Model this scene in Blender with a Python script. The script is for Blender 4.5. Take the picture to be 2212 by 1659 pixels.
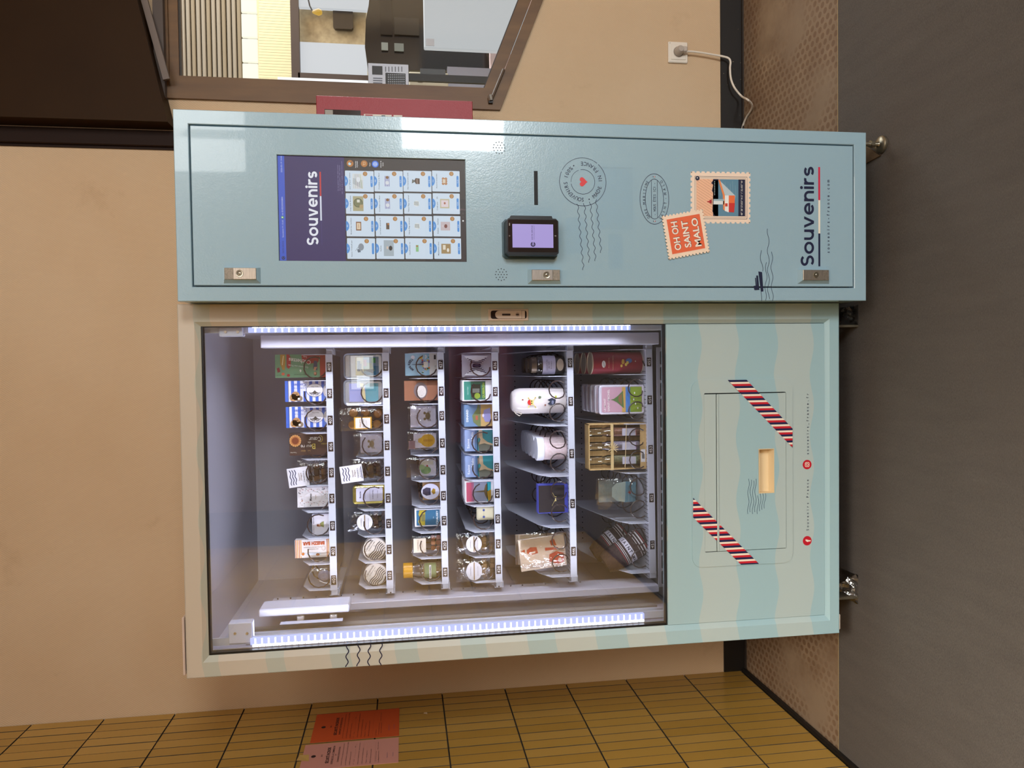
import bpy, math, random
from mathutils import Vector, Matrix
random.seed(7)
scene = bpy.context.scene
for o in list(bpy.data.objects): bpy.data.objects.remove(o, do_unlink=True)
COL = scene.collection
PI = math.pi
# ------------------------------------------------------------------ camera
CX, CY, CZ = 0.79261, -1.89970, 1.35981
FPX = 1522.38; PU, PV = -6.331, -25.142
MR = Vector((0.9995447, 0.02457055, -0.01751216))    # photo up direction  (world right)
MD = Vector((-0.01401316, -0.13597554, -0.99061309)) # photo right direction (world down)
MF = Vector((-0.02672113, 0.99040746, -0.13556932))  # view direction
cam_d = bpy.data.cameras.new('camera'); cam = bpy.data.objects.new('camera', cam_d); COL.objects.link(cam)
m3 = Matrix((MD, MR, -MF)).transposed()
cam.matrix_world = Matrix.Translation((CX, CY, CZ)) @ m3.to_4x4()
cam_d.sensor_fit = 'HORIZONTAL'; cam_d.sensor_width = 36.0
cam_d.lens = FPX / 2212 * 36.0
cam_d.shift_x = -PV / 2212; cam_d.shift_y = -PU / 2212
cam_d.clip_start = 0.02; cam_d.clip_end = 200
scene.camera = cam
def W(px, py, Y=None, X=None, Z=None):
    u, v = 1659 - py, px
    a, b = (u - 829.5 - PU) / FPX, (v - 1106 - PV) / FPX
    d = MR * a + MD * b + MF
    if Y is not None: t = (Y - CY) / d.y
    elif X is not None: t = (X - CX) / d.x
    else: t = (Z - CZ) / d.z
    return Vector((CX, CY, CZ)) + d * t
# ------------------------------------------------------------------ light
scene.view_settings.view_transform = 'Standard'
scene.view_settings.look = 'None'
scene.view_settings.exposure = 0.2
scene.view_settings.gamma = 1.0
scene.view_settings.use_curve_mapping = False
wd = bpy.data.worlds.new('world'); scene.world = wd; wd.use_nodes = True
bg = wd.node_tree.nodes['Background']; bg.inputs[0].default_value = (0.80, 0.90, 1.0, 1); bg.inputs[1].default_value = 2.6
def area(name, loc, target, sx, sy, power, color, spread=180):
    l = bpy.data.lights.new(name, 'AREA'); l.shape = 'RECTANGLE'; l.size = sx; l.size_y = sy
    l.energy = power; l.color = color; l.spread = math.radians(spread)
    o = bpy.data.objects.new(name, l); COL.objects.link(o); o.location = loc
    o.rotation_euler = (Vector(target) - Vector(loc)).to_track_quat('-Z', 'Y').to_euler()
    return o
area('daylight_high_window', (3.2, -4.55, 3.05), (1.2, 0.4, 0.9), 1.4, 0.85, 22, (1.0, 0.96, 0.91))
area('daylight_low_glazing', (3.28, -4.55, 0.88), (0.8, 0.4, 1.0), 1.08, 1.0, 88, (0.92, 0.97, 1.0))
area('daylight_from_next_room', (4.0, 2.0, 2.1), (0.9, -0.8, 0.3), 1.2, 1.4, 34, (1.0, 0.97, 0.92))
area('left_wall_fill', (1.2, -3.1, 3.5), (-0.45, -1.9, 1.2), 1.0, 1.0, 46, (1.0, 0.95, 0.86), 62)  # added fill lamp, brightens the tiled left wall for its reflection; no bay built
area('daylight_low_window', (0.77, -4.55, 1.73), (0.6, 0.8, 1.0), 0.3, 0.2, 0.35, (1.0, 0.97, 0.93))
area('rear_hall_fill', (1.9, -3.6, 3.6), (1.3, -1.6, 0.4), 1.8, 0.9, 42, (1.0, 0.97, 0.95))  # added fill lamp for the hall behind the camera; the ceiling has no opening
area('daylight_next_room', (3.6, 1.3, 3.0), (2.6, 2.4, 1.2), 1.6, 1.0, 38, (1.0, 0.98, 0.95))
area('ceiling_light', (1.7, -2.4, 3.6), (1.7, -2.4, 0), 1.2, 0.25, 7, (1.0, 0.90, 0.78))
# ------------------------------------------------------------------ materials
def lin(h):
    h = h.lstrip('#'); c = [int(h[i:i+2], 16) / 255 for i in (0, 2, 4)]
    return tuple(x / 12.92 if x <= 0.04045 else ((x + 0.055) / 1.055) ** 2.4 for x in c)
MC = {}
def mat(col, rough=0.5, metal=0.0, emis=0.0, spec=0.5, key=''):
    k = (col, rough, metal, emis, spec, key)
    if k in MC: return MC[k]
    m = bpy.data.materials.new('paint_' + col.strip('#')); m.use_nodes = True
    b = m.node_tree.nodes['Principled BSDF']; c = lin(col)
    b.inputs['Base Color'].default_value = (*c, 1); b.inputs['Roughness'].default_value = rough
    b.inputs['Metallic'].default_value = metal; b.inputs['Specular IOR Level'].default_value = spec
    if emis:
        b.inputs['Emission Color'].default_value = (*c, 1); b.inputs['Emission Strength'].default_value = emis
        b.inputs['Base Color'].default_value = (0.01, 0.01, 0.01, 1)
    MC[k] = m; return m
class NT:
    def __init__(s, name):
        s.m = bpy.data.materials.new(name); s.m.use_nodes = True; s.t = s.m.node_tree
        s.b = s.t.nodes['Principled BSDF']; s.o = s.t.nodes['Material Output']
    def n(s, typ, **kw):
        nd = s.t.nodes.new(typ)
        for k, v in kw.items():
            if k.startswith('i_'): nd.inputs[int(k[2:]) if k[2:].isdigit() else k[2:].replace('_', ' ')].default_value = v
            else: setattr(nd, k, v)
        return nd
    def l(s, a, ai, b, bi): s.t.links.new(a.outputs[ai], b.inputs[bi])
    def coord(s, scale=(1, 1, 1), rot=(0, 0, 0)):
        c = s.n('ShaderNodeTexCoord'); mp = s.n('ShaderNodeMapping'); mp.inputs['Scale'].default_value = scale
        mp.inputs['Rotation'].default_value = rot
        s.l(c, 'Object', mp, 0); return mp
    def math(s, op, a, b=None, c=None):
        nd = s.n('ShaderNodeMath', operation=op)
        for i, v in enumerate((a, b, c)):
            if v is None: continue
            if isinstance(v, (int, float)): nd.inputs[i].default_value = v
            else: s.t.links.new(v, nd.inputs[i])
        return nd.outputs[0]
    def mix(s, fac, a, b):
        nd = s.n('ShaderNodeMix', data_type='RGBA')
        if isinstance(fac, (int, float)): nd.inputs[0].default_value = fac
        else: s.t.links.new(fac, nd.inputs[0])
        for i, v in ((6, a), (7, b)):
            if isinstance(v, tuple): nd.inputs[i].default_value = (*v, 1)
            else: s.t.links.new(v, nd.inputs[i])
        return nd.outputs[2]
    def noise(s, scale, detail=3, vec=None, rough=0.5):
        nd = s.n('ShaderNodeTexNoise'); nd.inputs['Scale'].default_value = scale; nd.inputs['Detail'].default_value = detail
        nd.inputs['Roughness'].default_value = rough
        if vec is not None: s.t.links.new(vec.outputs[0], nd.inputs['Vector'])
        return nd.outputs[0]
    def ramp(s, fac, stops):
        nd = s.n('ShaderNodeValToRGB'); e = nd.color_ramp.elements
        while len(e) < len(stops): e.new(0.5)
        for i, (p, c) in enumerate(stops): e[i].position = p; e[i].color = (*c, 1)
        s.t.links.new(fac, nd.inputs[0]); return nd.outputs[0]
    def base(s, c): s.t.links.new(c, s.b.inputs['Base Color'])
    def rough(s, v):
        if isinstance(v, (int, float)): s.b.inputs['Roughness'].default_value = v
        else: s.t.links.new(v, s.b.inputs['Roughness'])
    def bump(s, h, strength, dist=0.002):
        nd = s.n('ShaderNodeBump'); nd.inputs['Strength'].default_value = strength; nd.inputs['Distance'].default_value = dist
        s.t.links.new(h, nd.inputs['Height']); s.t.links.new(nd.outputs[0], s.b.inputs['Normal'])
def sep(t, mp):
    nd = t.n('ShaderNodeSeparateXYZ'); t.l(mp, 0, nd, 0); return nd.outputs
def mottled(name, c1, c2, scale, rough=0.5, bump=0.0, stretch=(1, 1, 1), metal=0.0, bscale=None, spec=0.5, bdist=0.002):
    t = NT(name); mp = t.coord(stretch); f = t.noise(scale, 4, mp)
    t.base(t.mix(t.ramp(f, [(0.3, (0, 0, 0)), (0.7, (1, 1, 1))]), lin(c1), lin(c2))); t.rough(rough)
    t.b.inputs['Metallic'].default_value = metal; t.b.inputs['Specular IOR Level'].default_value = spec
    if bump: t.bump(t.noise(bscale or scale * 3, 2, mp), bump, bdist)
    return t.m
# woven wall covering
def wall_mat(name, c1, c2):
    t = NT(name); mp = t.coord(); x = sep(t, mp)
    big = t.noise(1.6, 5, mp); sm = t.noise(14, 3, mp)
    c = t.mix(t.ramp(big, [(0.35, (0, 0, 0)), (0.7, (1, 1, 1))]), lin(c1), lin(c2))
    smear = t.ramp(t.noise(3.3, 6, mp, 0.65), [(0.63, (0, 0, 0)), (0.74, (1, 1, 1))])
    c = t.mix(t.math('MULTIPLY', smear, 0.22), c, lin('#96704a'))
    t.base(c); t.rough(0.82); t.b.inputs['Specular IOR Level'].default_value = 0.25
    hx = t.math('SINE', t.math('MULTIPLY', t.math('ADD', x[0], x[1]), 2 * PI / 0.0062))
    hz = t.math('SINE', t.math('MULTIPLY', t.math('ADD', x[2], t.math('MULTIPLY', x[0], 0.35)), 2 * PI / 0.0105))
    h = t.math('ADD', t.math('MULTIPLY', hx, hz), t.math('MULTIPLY', sm, 1.2))
    t.bump(h, 0.33, 0.0012)
    return t.m
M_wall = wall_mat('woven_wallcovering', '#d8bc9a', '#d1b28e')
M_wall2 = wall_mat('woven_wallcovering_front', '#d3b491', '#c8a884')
# bare concrete floor with old round glue spots
t = NT('bare_floor_with_glue_spots'); mp = t.coord(); x = sep(t, mp)
P1 = 0.0285
def hexd(ox, oy):
    ax = t.math('SUBTRACT', t.math('FRACT', t.math('DIVIDE', t.math('ADD', x[0], ox), P1 * 1.732)), 0.5)
    ay = t.math('SUBTRACT', t.math('FRACT', t.math('DIVIDE', t.math('ADD', x[1], oy), P1)), 0.5)
    return t.math('SQRT', t.math('ADD', t.math('POWER', t.math('MULTIPLY', ax, P1 * 1.732), 2), t.math('POWER', t.math('MULTIPLY', ay, P1), 2)))
d = t.math('MINIMUM', hexd(0, 0), hexd(P1 * 0.866, P1 * 0.5))
dot = t.ramp(t.math('DIVIDE', d, 0.014), [(0.66, (1, 1, 1)), (0.82, (0, 0, 0))])
ringm = t.ramp(t.math('DIVIDE', d, 0.014), [(0.60, (0, 0, 0)), (0.74, (1, 1, 1)), (0.88, (0, 0, 0))])
n1 = t.noise(2.1, 6, mp, 0.62); n2 = t.noise(7.5, 5, mp, 0.6); n3 = t.noise(3.1, 4, t.coord((1, 1, 1), (0, 0, 1.1)))
c = t.mix(t.ramp(n2, [(0.3, (0, 0, 0)), (0.72, (1, 1, 1))]), lin('#765e49'), lin('#9c866c'))
c = t.mix(t.ramp(n1, [(0.45, (0, 0, 0)), (0.62, (1, 1, 1))]), c, lin('#8f7a64'))
area_m = t.ramp(n3, [(0.40, (0, 0, 0)), (0.5, (1, 1, 1))])
c = t.mix(t.math('MULTIPLY', t.math('MULTIPLY', dot, area_m), 0.62), c, lin('#6a4a31'))
c = t.mix(t.math('MULTIPLY', t.math('MULTIPLY', ringm, area_m), 0.35), c, lin('#a58a6c'))
t.base(c); t.rough(0.6); t.bump(n2, 0.3, 0.003); M_floor = t.m
# fibrous grey brown entrance mat
t = NT('fibre_floor_covering'); mp = t.coord((14, 70, 14)); mq = t.coord()
f1 = t.noise(14, 4, mp, 0.7); f2 = t.noise(1.3, 4, mq); f3 = t.noise(500, 2, mq); f4 = t.noise(5, 4, t.coord((6, 1, 1)))
c = t.mix(t.ramp(f1, [(0.36, (0, 0, 0)), (0.66, (1, 1, 1))]), lin('#3f3a36'), lin('#726c67'))
c = t.mix(t.math('MULTIPLY', f3, 0.5), c, lin('#4a4541'))
c = t.mix(t.ramp(f2, [(0.35, (0, 0, 0)), (0.7, (0.5, 0.5, 0.5))]), c, lin('#4d453f'))
c = t.mix(t.math('MULTIPLY', f4, 0.25), c, lin('#8a8178'))
t.base(c); t.rough(0.72); t.bump(t.math('ADD', f1, t.math('MULTIPLY', f3, 0.5)), 0.55, 0.004); M_mat = t.m
# striped vinyl print of the glazed cabinet
t = NT('wavy_striped_vinyl'); mp = t.coord(); x = sep(t, mp)
wob = t.math('MULTIPLY', t.math('SINE', t.math('ADD', t.math('MULTIPLY', x[0], 2 * PI / 0.178), 1.2)), 0.0065)
zz = t.math('ADD', x[2], wob)
PER = 0.1855
nn = t.math('ADD', t.math('MULTIPLY', t.math('MULTIPLY', zz, zz), -0.63666), t.math('ADD', t.math('MULTIPLY', zz, -3.88472), 29.96581))
ph = t.math('FRACT', nn)
frac = t.n('ShaderNodeMapRange', clamp=True); t.t.links.new(x[2], frac.inputs[0])
for i, v in ((1, 0.1), (2, 1.9), (3, 0.56), (4, 0.25)): frac.inputs[i].default_value = v
stripe = t.math('LESS_THAN', t.math('ABSOLUTE', t.math('SUBTRACT', ph, 0.5)), t.math('MULTIPLY', frac.outputs[0], 0.5))
gz = t.n('ShaderNodeMapRange', clamp=True); t.t.links.new(x[2], gz.inputs[0]); gz.inputs[1].default_value = 0.45; gz.inputs[2].default_value = 1.9
pale = t.mix(gz.outputs[0], lin('#b3c3c1'), lin('#c7baa8')); deep = t.mix(gz.outputs[0], lin('#a0bfc5'), lin('#b8b7a8'))
t.base(t.mix(stripe, pale, deep)); t.rough(0.34); t.bump(t.noise(420, 2, mp), 0.05, 0.001); M_vinyl = t.m
def powder(name, col, rough=0.3, b=0.12, coat=0.0):
    t = NT(name); mp = t.coord(); t.b.inputs['Base Color'].default_value = (*lin(col), 1); t.rough(rough)
    t.b.inputs['Coat Weight'].default_value = coat; t.b.inputs['Coat Roughness'].default_value = 0.03
    h = t.math('ADD', t.noise(260, 2, mp), t.math('MULTIPLY', t.noise(70, 2, mp), 0.8))
    t.bump(h, b, 0.0016); return t.m
M_blue = powder('pale_blue_gloss_paint', '#9ab8c6', 0.22, 0.13, 0.5)
M_body = powder('warm_white_paint', '#cfc8c0', 0.4, 0.05)
M_inner = powder('cabinet_liner_white', '#b7b4bd', 0.45, 0.04)
M_shelf = powder('shelf_white', '#c6c8d2', 0.35, 0.04)
M_div = powder('divider_white', '#cbccd6', 0.3, 0.02)
M_black = mat('#0b0b0d', 0.4); M_dark = mat('#1a1816', 0.5)
M_steel = mottled('brushed_steel', '#b8b0a4', '#d8cfc2', 40, 0.28, 0.0, (1, 1, 12), 0.9)
M_galv = mottled('zinc_metal', '#8c8676', '#b5ad98', 30, 0.3, 0.05, (1, 1, 1), 0.9)
M_wire = mat('#3a2a24', 0.35)
M_navy = mat('#151b3d', 0.5); M_ink = mat('#262a48', 0.5)
M_tile = []
for i, (a, b) in enumerate((('#b0893f', '#b68f45'), ('#ac853c', '#b18a41'), ('#b48d45', '#b8924a'), ('#a98239', '#ae873e'))):
    M_tile.append(mottled('ochre_glazed_tile_%s' % 'abcd'[i], a, b, 5, 0.22, 0.03, (1, 1, 1), 0, 9))
M_grout = mottled('tile_grout', '#332c24', '#544a3c', 9, 0.85)
M_wood = mottled('brown_varnished_wood', '#5c4024', '#75542f', 3, 0.5, 0.1, (6, 6, 1), 0, 12)
M_brown = mottled('dark_brown_panel', '#2c1a08', '#33200c', 2, 0.55, spec=.12)
M_batten = mat('#271811', 0.6, 0, 0, .15)
t = NT('black_scuffed_plinth'); mp = t.coord(); f = t.noise(90, 3, mp, 0.7)
t.base(t.mix(t.ramp(f, [(0.70, (0, 0, 0)), (0.74, (1, 1, 1))]), lin('#17120e'), lin('#8a7a60'))); t.rough(0.5); M_plinth = t.m
M_red = powder('textured_red_paint', '#9c1f28', 0.45, 0.35)
def glass(name, tint=(1, 1, 1), k=1.0, base=0.0, rough=0.0, bump=0.0, col=(1, 1, 1)):
    t = NT(name); t.t.nodes.remove(t.b)
    tr = t.n('ShaderNodeBsdfTransparent'); tr.inputs[0].default_value = (*tint, 1)
    gl = t.n('ShaderNodeBsdfGlossy'); gl.inputs['Color'].default_value = (*col, 1); gl.inputs['Roughness'].default_value = rough
    fr = t.n('ShaderNodeFresnel'); fr.inputs[0].default_value = 1.5
    f = t.math('ADD', t.math('MULTIPLY', fr.outputs[0], k), base)
    if bump:
        bn = t.n('ShaderNodeBump'); bn.inputs['Strength'].default_value = bump; bn.inputs['Distance'].default_value = 0.01
        t.t.links.new(t.noise(28, 3, t.coord()), bn.inputs['Height']); t.l(bn, 0, gl, 'Normal')
    mx = t.n('ShaderNodeMixShader'); t.t.links.new(f, mx.inputs[0]); t.l(tr, 0, mx, 1); t.l(gl, 0, mx, 2); t.l(mx, 0, t.o, 0)
    return t.m
M_glass = glass('vending_glass', (0.97, 0.98, 0.98), 1.6)
M_wglass = glass('window_glass', (0.97, 0.98, 0.98), 0.3)
M_film = glass('clear_plastic_film', (0.93, 0.93, 0.93), 1.4, 0.06, 0.12, 0.9)
M_jar = glass('clear_jar_glass', (0.94, 0.95, 0.94), 1.2, 0.03, 0.03, 0.0)
M_led = mat('#e6ebff', 0.4, 0, 5.5); M_ledbar = mat('#b3bfff', 0.4, 0, 1.1)
# ------------------------------------------------------------------ mesh builder
ORG = {}
class MB:
    def __init__(s): s.v = []; s.f = []; s.mi = []; s.ms = []; s.sm = []; s.T = None
    def mid(s, m):
        if m not in s.ms: s.ms.append(m)
        return s.ms.index(m)
    def add(s, vs, fs, m, smooth=False):
        k = len(s.v)
        if s.T is not None: vs = [s.T @ Vector(p) for p in vs]
        s.v += [tuple(p) for p in vs]; s.f += [tuple(i + k for i in f) for f in fs]
        s.mi += [s.mid(m)] * len(fs); s.sm += [smooth] * len(fs); return s
    def box(s, x0, x1, y0, y1, z0, z1, m, bev=0.0):
        if x0 > x1: x0, x1 = x1, x0
        if y0 > y1: y0, y1 = y1, y0
        if z0 > z1: z0, z1 = z1, z0
        if bev > 0:
            b = min(bev, (x1 - x0) / 2.01, (y1 - y0) / 2.01, (z1 - z0) / 2.01); vs = []
            for ax in range(3):
                for sx in (0, 1):
                    for sy in (0, 1):
                        for sz in (0, 1):
                            o = [b, b, b]; o[ax] = 0
                            vs.append(((x0 + o[0], x1 - o[0])[sx], (y0 + o[1], y1 - o[1])[sy], (z0 + o[2], z1 - o[2])[sz]))
            I = lambda ax, sx, sy, sz: ax * 8 + sx * 4 + sy * 2 + sz
            fs = []
            for s0 in (0, 1):
                fs.append([I(0, s0, 0, 0), I(0, s0, 0, 1), I(0, s0, 1, 1), I(0, s0, 1, 0)][::(1 if s0 == 0 else -1)])
                fs.append([I(1, 0, s0, 0), I(1, 1, s0, 0), I(1, 1, s0, 1), I(1, 0, s0, 1)][::(1 if s0 == 0 else -1)])
                fs.append([I(2, 0, 0, s0), I(2, 0, 1, s0), I(2, 1, 1, s0), I(2, 1, 0, s0)][::(1 if s0 == 0 else -1)])
            for a in (0, 1):
                for c in (0, 1):
                    fs.append([I(0, a, c, 0), I(1, a, c, 0), I(1, a, c, 1), I(0, a, c, 1)][::(1 if a != c else -1)])
                    fs.append([I(0, a, 0, c), I(2, a, 0, c), I(2, a, 1, c), I(0, a, 1, c)][::(-1 if a != c else 1)])
                    fs.append([I(1, 0, a, c), I(2, 0, a, c), I(2, 1, a, c), I(1, 1, a, c)][::(1 if a != c else -1)])
            for a in (0, 1):
                for c in (0, 1):
                    for e in (0, 1):
                        fs.append([I(0, a, c, e), I(1, a, c, e), I(2, a, c, e)][::(1 if (a + c + e) % 2 == 1 else -1)])
            return s.add(vs, fs, m)
        vs = [(x, y, z) for x in (x0, x1) for y in (y0, y1) for z in (z0, z1)]
        return s.add(vs, [(0, 1, 3, 2), (4, 6, 7, 5), (0, 4, 5, 1), (2, 3, 7, 6), (0, 2, 6, 4), (1, 5, 7, 3)], m)
    def prism(s, pts, y0, y1, m, m_side=None):     # pts in (x,z), extruded along y
        n = len(pts); a = sum(pts[i][0] * pts[(i + 1) % n][1] - pts[(i + 1) % n][0] * pts[i][1] for i in range(n))
        if a < 0: pts = pts[::-1]
        vs = [(p[0], y0, p[1]) for p in pts] + [(p[0], y1, p[1]) for p in pts]
        s.add(vs, [tuple(range(n)), tuple(range(2 * n - 1, n - 1, -1))], m)
        s.add(vs, [(i, i + n, (i + 1) % n + n, (i + 1) % n) for i in range(n)], m_side or m); return s
    def prism_x(s, pts, x0, x1, m):                # pts in (y,z), extruded along x
        n = len(pts)
        vs = [(x0, p[0], p[1]) for p in pts] + [(x1, p[0], p[1]) for p in pts]
        s.add(vs, [tuple(range(n))[::-1], tuple(range(n, 2 * n))] + [(i, (i + 1) % n, (i + 1) % n + n, i + n) for i in range(n)], m); return s
    def frustum(s, q0, q1, y0, y1, m):             # two (x,z) loops joined, front q0 at y0, back q1 at y1
        n = len(q0); vs = [(p[0], y0, p[1]) for p in q0] + [(p[0], y1, p[1]) for p in q1]
        s.add(vs, [tuple(range(n)), tuple(range(2 * n - 1, n - 1, -1))] + [(i, i + n, (i + 1) % n + n, (i + 1) % n) for i in range(n)], m); return s
    def ringframe(s, q0, q1, y0, y1, m):           # strip between loops
        n = len(q0); vs = [(p[0], y0, p[1]) for p in q0] + [(p[0], y1, p[1]) for p in q1]
        s.add(vs, [(i, (i + 1) % n, (i + 1) % n + n, i + n) for i in range(n)], m); return s
    def lathe(s, prof, c, m, axis='z', n=24, smooth=True, arc=None):   # prof: (r, h)
        vs = []; fs = []; k = len(prof)
        for j in range(n):
            a = 2 * PI * j / n
            for r, h in prof:
                p = {'z': (r * math.cos(a), r * math.sin(a), h), 'y': (r * math.cos(a), h, r * math.sin(a)), 'x': (h, r * math.cos(a), r * math.sin(a))}[axis]
                vs.append((p[0] + c[0], p[1] + c[1], p[2] + c[2]))
        for j in range(n):
            for i in range(k - 1):
                q = (j * k + i, ((j + 1) % n) * k + i, ((j + 1) % n) * k + i + 1, j * k + i + 1)
                fs.append(q if axis != 'y' else q[::-1])
        s.add(vs, fs, m, smooth)
        return s
    def cyl(s, c, r, h, m, axis='z', n=20, bev=0.0):
        b = bev; return s.lathe([(0, 0), (r - b, 0), (r, b), (r, h - b), (r - b, h), (0, h)], c, m, axis, n, False)
    def tube(s, pts, r, m, n=6, cap=True):
        pts = [Vector(p) for p in pts]; vs = []; fs = []; up = Vector((0.13, 0.31, 0.94)); L = len(pts)
        for i, p in enumerate(pts):
            d = (pts[min(i + 1, L - 1)] - pts[max(i - 1, 0)]).normalized()
            a = up.cross(d)
            if a.length < 0.05: a = Vector((1, 0, 0)).cross(d)
            a.normalize(); b = d.cross(a)
            for j in range(n):
                w = 2 * PI * j / n; vs.append(p + (a * math.cos(w) + b * math.sin(w)) * r)
        for i in range(L - 1):
            for j in range(n):
                fs.append((i * n + j, i * n + (j + 1) % n, (i + 1) * n + (j + 1) % n, (i + 1) * n + j))
        if cap: fs.append(tuple(range(n))[::-1]); fs.append(tuple(range((L - 1) * n, L * n)))
        return s.add(vs, fs, m, True)
    def build(s, name, parent=None):
        me = bpy.data.meshes.new(name); o = ORG.get(parent, Vector((0, 0, 0))) if parent else Vector((0, 0, 0))
        me.from_pydata([(p[0] - o.x, p[1] - o.y, p[2] - o.z) for p in s.v], [], s.f)
        for m in s.ms: me.materials.append(m)
        me.polygons.foreach_set('material_index', s.mi); me.polygons.foreach_set('use_smooth', s.sm)
        me.update()
        if any(s.sm): me.set_sharp_from_angle(angle=0.7)
        ob = bpy.data.objects.new(name, me); COL.objects.link(ob)
        if parent: ob.parent = parent; ORG[ob] = o.copy()
        return ob
def tag(o, label=None, cat=None, group=None, kind=None):
    for k, v in (('label', label), ('category', cat), ('group', group), ('kind', kind)):
        if v: o[k] = v
    return o
def thing(name, label, cat, loc, group=None):
    o = bpy.data.objects.new(name, None); COL.objects.link(o); o.location = loc; o.empty_display_size = 0.05
    ORG[o] = Vector(loc); return tag(o, label, cat, group)
def solid(mb, name, label, cat, group=None):       # a thing that is one mesh, origin at its base
    c = [sum(p[i] for p in mb.v) / len(mb.v) for i in range(2)] + [min(p[2] for p in mb.v)]
    loc = Vector(c); k = bpy.data.objects.new('t', None); ORG[k] = loc
    o = mb.build(name, k); o.parent = None; o.location = loc; bpy.data.objects.remove(k); ORG[o] = loc
    return tag(o, label, cat, group)
def copy_tree(o, d, parent=None):
    c = o.copy(); COL.objects.link(c)
    if parent: c.parent = parent
    else: c.location = o.location + Vector(d)
    for ch in list(o.children): copy_tree(ch, d, c)
    return c
# ------------------------------------------------------------------ lettering
GL = {}
def glyphs(txt, bold=0.0, spacing=1.0):
    k = (txt, bold, spacing)
    if k in GL: return GL[k]
    cu = bpy.data.curves.new('t', 'FONT'); cu.body = txt; cu.size = 1.0; cu.offset = bold; cu.space_character = spacing
    cu.resolution_u = 3; cu.fill_mode = 'FRONT' if hasattr(cu, 'fill_mode') else cu.fill_mode
    ob = bpy.data.objects.new('t', cu); COL.objects.link(ob); bpy.context.view_layer.update()
    me = bpy.data.meshes.new_from_object(ob.evaluated_get(bpy.context.evaluated_depsgraph_get()))
    vs = [(v.co.x, v.co.y) for v in me.vertices]; fs = [tuple(p.vertices) for p in me.polygons]
    bpy.data.objects.remove(ob); bpy.data.curves.remove(cu); bpy.data.meshes.remove(me)
    GL[k] = (vs, fs); return GL[k]
CAP = None
class Sheet:       # flat print in a plane: origin, right, up vectors; normal is towards the viewer
    def __init__(s, o=(0, 0, 0), r=(1, 0, 0), u=(0, 0, 1), rough=0.45, emis=0.0, step=0.00025, lift=0.0003):
        s.o = Vector(o); s.r = Vector(r).normalized(); s.u = Vector(u).normalized(); s.n = s.r.cross(s.u); s.rough = rough
        s.emis = emis; s.mb = MB(); s.step = step; s.lift = lift
    def P(s, a, b, k): return s.o + s.r * a + s.u * b + s.n * (s.lift + s.step * k)
    def M(s, c):
        if not isinstance(c, str): return c
        return mat(c, s.rough, 0, s.emis)
    def raw(s, pts, fs, c, k): s.mb.add([s.P(a, b, k) for a, b in pts], fs, s.M(c)); return s
    def poly(s, pts, c, k=1):
        n = len(pts); a = sum(pts[i][0] * pts[(i + 1) % n][1] - pts[(i + 1) % n][0] * pts[i][1] for i in range(n))
        return s.raw(pts if a > 0 else pts[::-1], [tuple(range(n))], c, k)
    def rect(s, x0, z0, x1, z1, c, k=1): return s.poly([(x0, z0), (x1, z0), (x1, z1), (x0, z1)], c, k)
    def rrect(s, x0, z0, x1, z1, r, c, k=1):
        pts = []
        for cx, cz, a0 in ((x1 - r, z1 - r, 0), (x0 + r, z1 - r, 90), (x0 + r, z0 + r, 180), (x1 - r, z0 + r, 270)):
            for i in range(6): a = math.radians(a0 + 18 * i); pts.append((cx + r * math.cos(a), cz + r * math.sin(a)))
        return s.poly(pts, c, k)
    def ell(s, cx, cz, rx, rz, c, k=1, n=24): return s.poly([(cx + rx * math.cos(2 * PI * i / n), cz + rz * math.sin(2 * PI * i / n)) for i in range(n)], c, k)
    def line(s, pts, w, c, k=1, closed=False):
        L = len(pts); l = []; r = []
        for i in range(L):
            if closed: a, b = pts[(i - 1) % L], pts[(i + 1) % L]
            else: a, b = pts[max(i - 1, 0)], pts[min(i + 1, L - 1)]
            dx, dz = b[0] - a[0], b[1] - a[1]; q = math.hypot(dx, dz) or 1; nx, nz = -dz / q * w / 2, dx / q * w / 2
            l.append((pts[i][0] + nx, pts[i][1] + nz)); r.append((pts[i][0] - nx, pts[i][1] - nz))
        fs = [(i + L, (i + 1) % L + L, (i + 1) % L, i) for i in range(L if closed else L - 1)]
        return s.raw(l + r, fs, c, k)
    def arc(s, cx, cz, rx, rz, a0, a1, w, c, k=1, n=40):
        return s.line([(cx + rx * math.cos(math.radians(a0 + (a1 - a0) * i / n)), cz + rz * math.sin(math.radians(a0 + (a1 - a0) * i / n))) for i in range(n + 1)], w, c, k)
    def text(s, txt, x, z, h, c, k=2, w=None, al='c', rot=0, bold=0.0, sp=1.0, sx=1.0):
        vs, fs = glyphs(txt, bold, sp)
        if not vs: return s
        x0 = min(v[0] for v in vs); x1 = max(v[0] for v in vs); sc = h / 0.73; scx = sc * sx
        if w: scx = w / (x1 - x0)
        off = {'c': (x0 + x1) / 2, 'l': x0, 'r': x1}[al]; ca, sa = math.cos(math.radians(rot)), math.sin(math.radians(rot))
        pts = []
        for a, b in vs:
            a = (a - off) * scx; b = (b - 0.365) * sc; pts.append((x + a * ca - b * sa, z + a * sa + b * ca))
        return s.raw(pts, fs, c, k)
    def mono(s, txt, x0, x1, z, h, c, k=2, rot=0, bold=0.0, sx=0.86):      # fixed pitch, centres spread x0..x1
        n = len(txt)
        for i, ch in enumerate(txt):
            if ch == ' ': continue
            s.text(ch, x0 + (x1 - x0) * (i + 0.5) / n, z + (0 if ch not in '' else 0), h, c, k, bold=bold, sx=sx) if not rot else None
        return s
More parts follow.
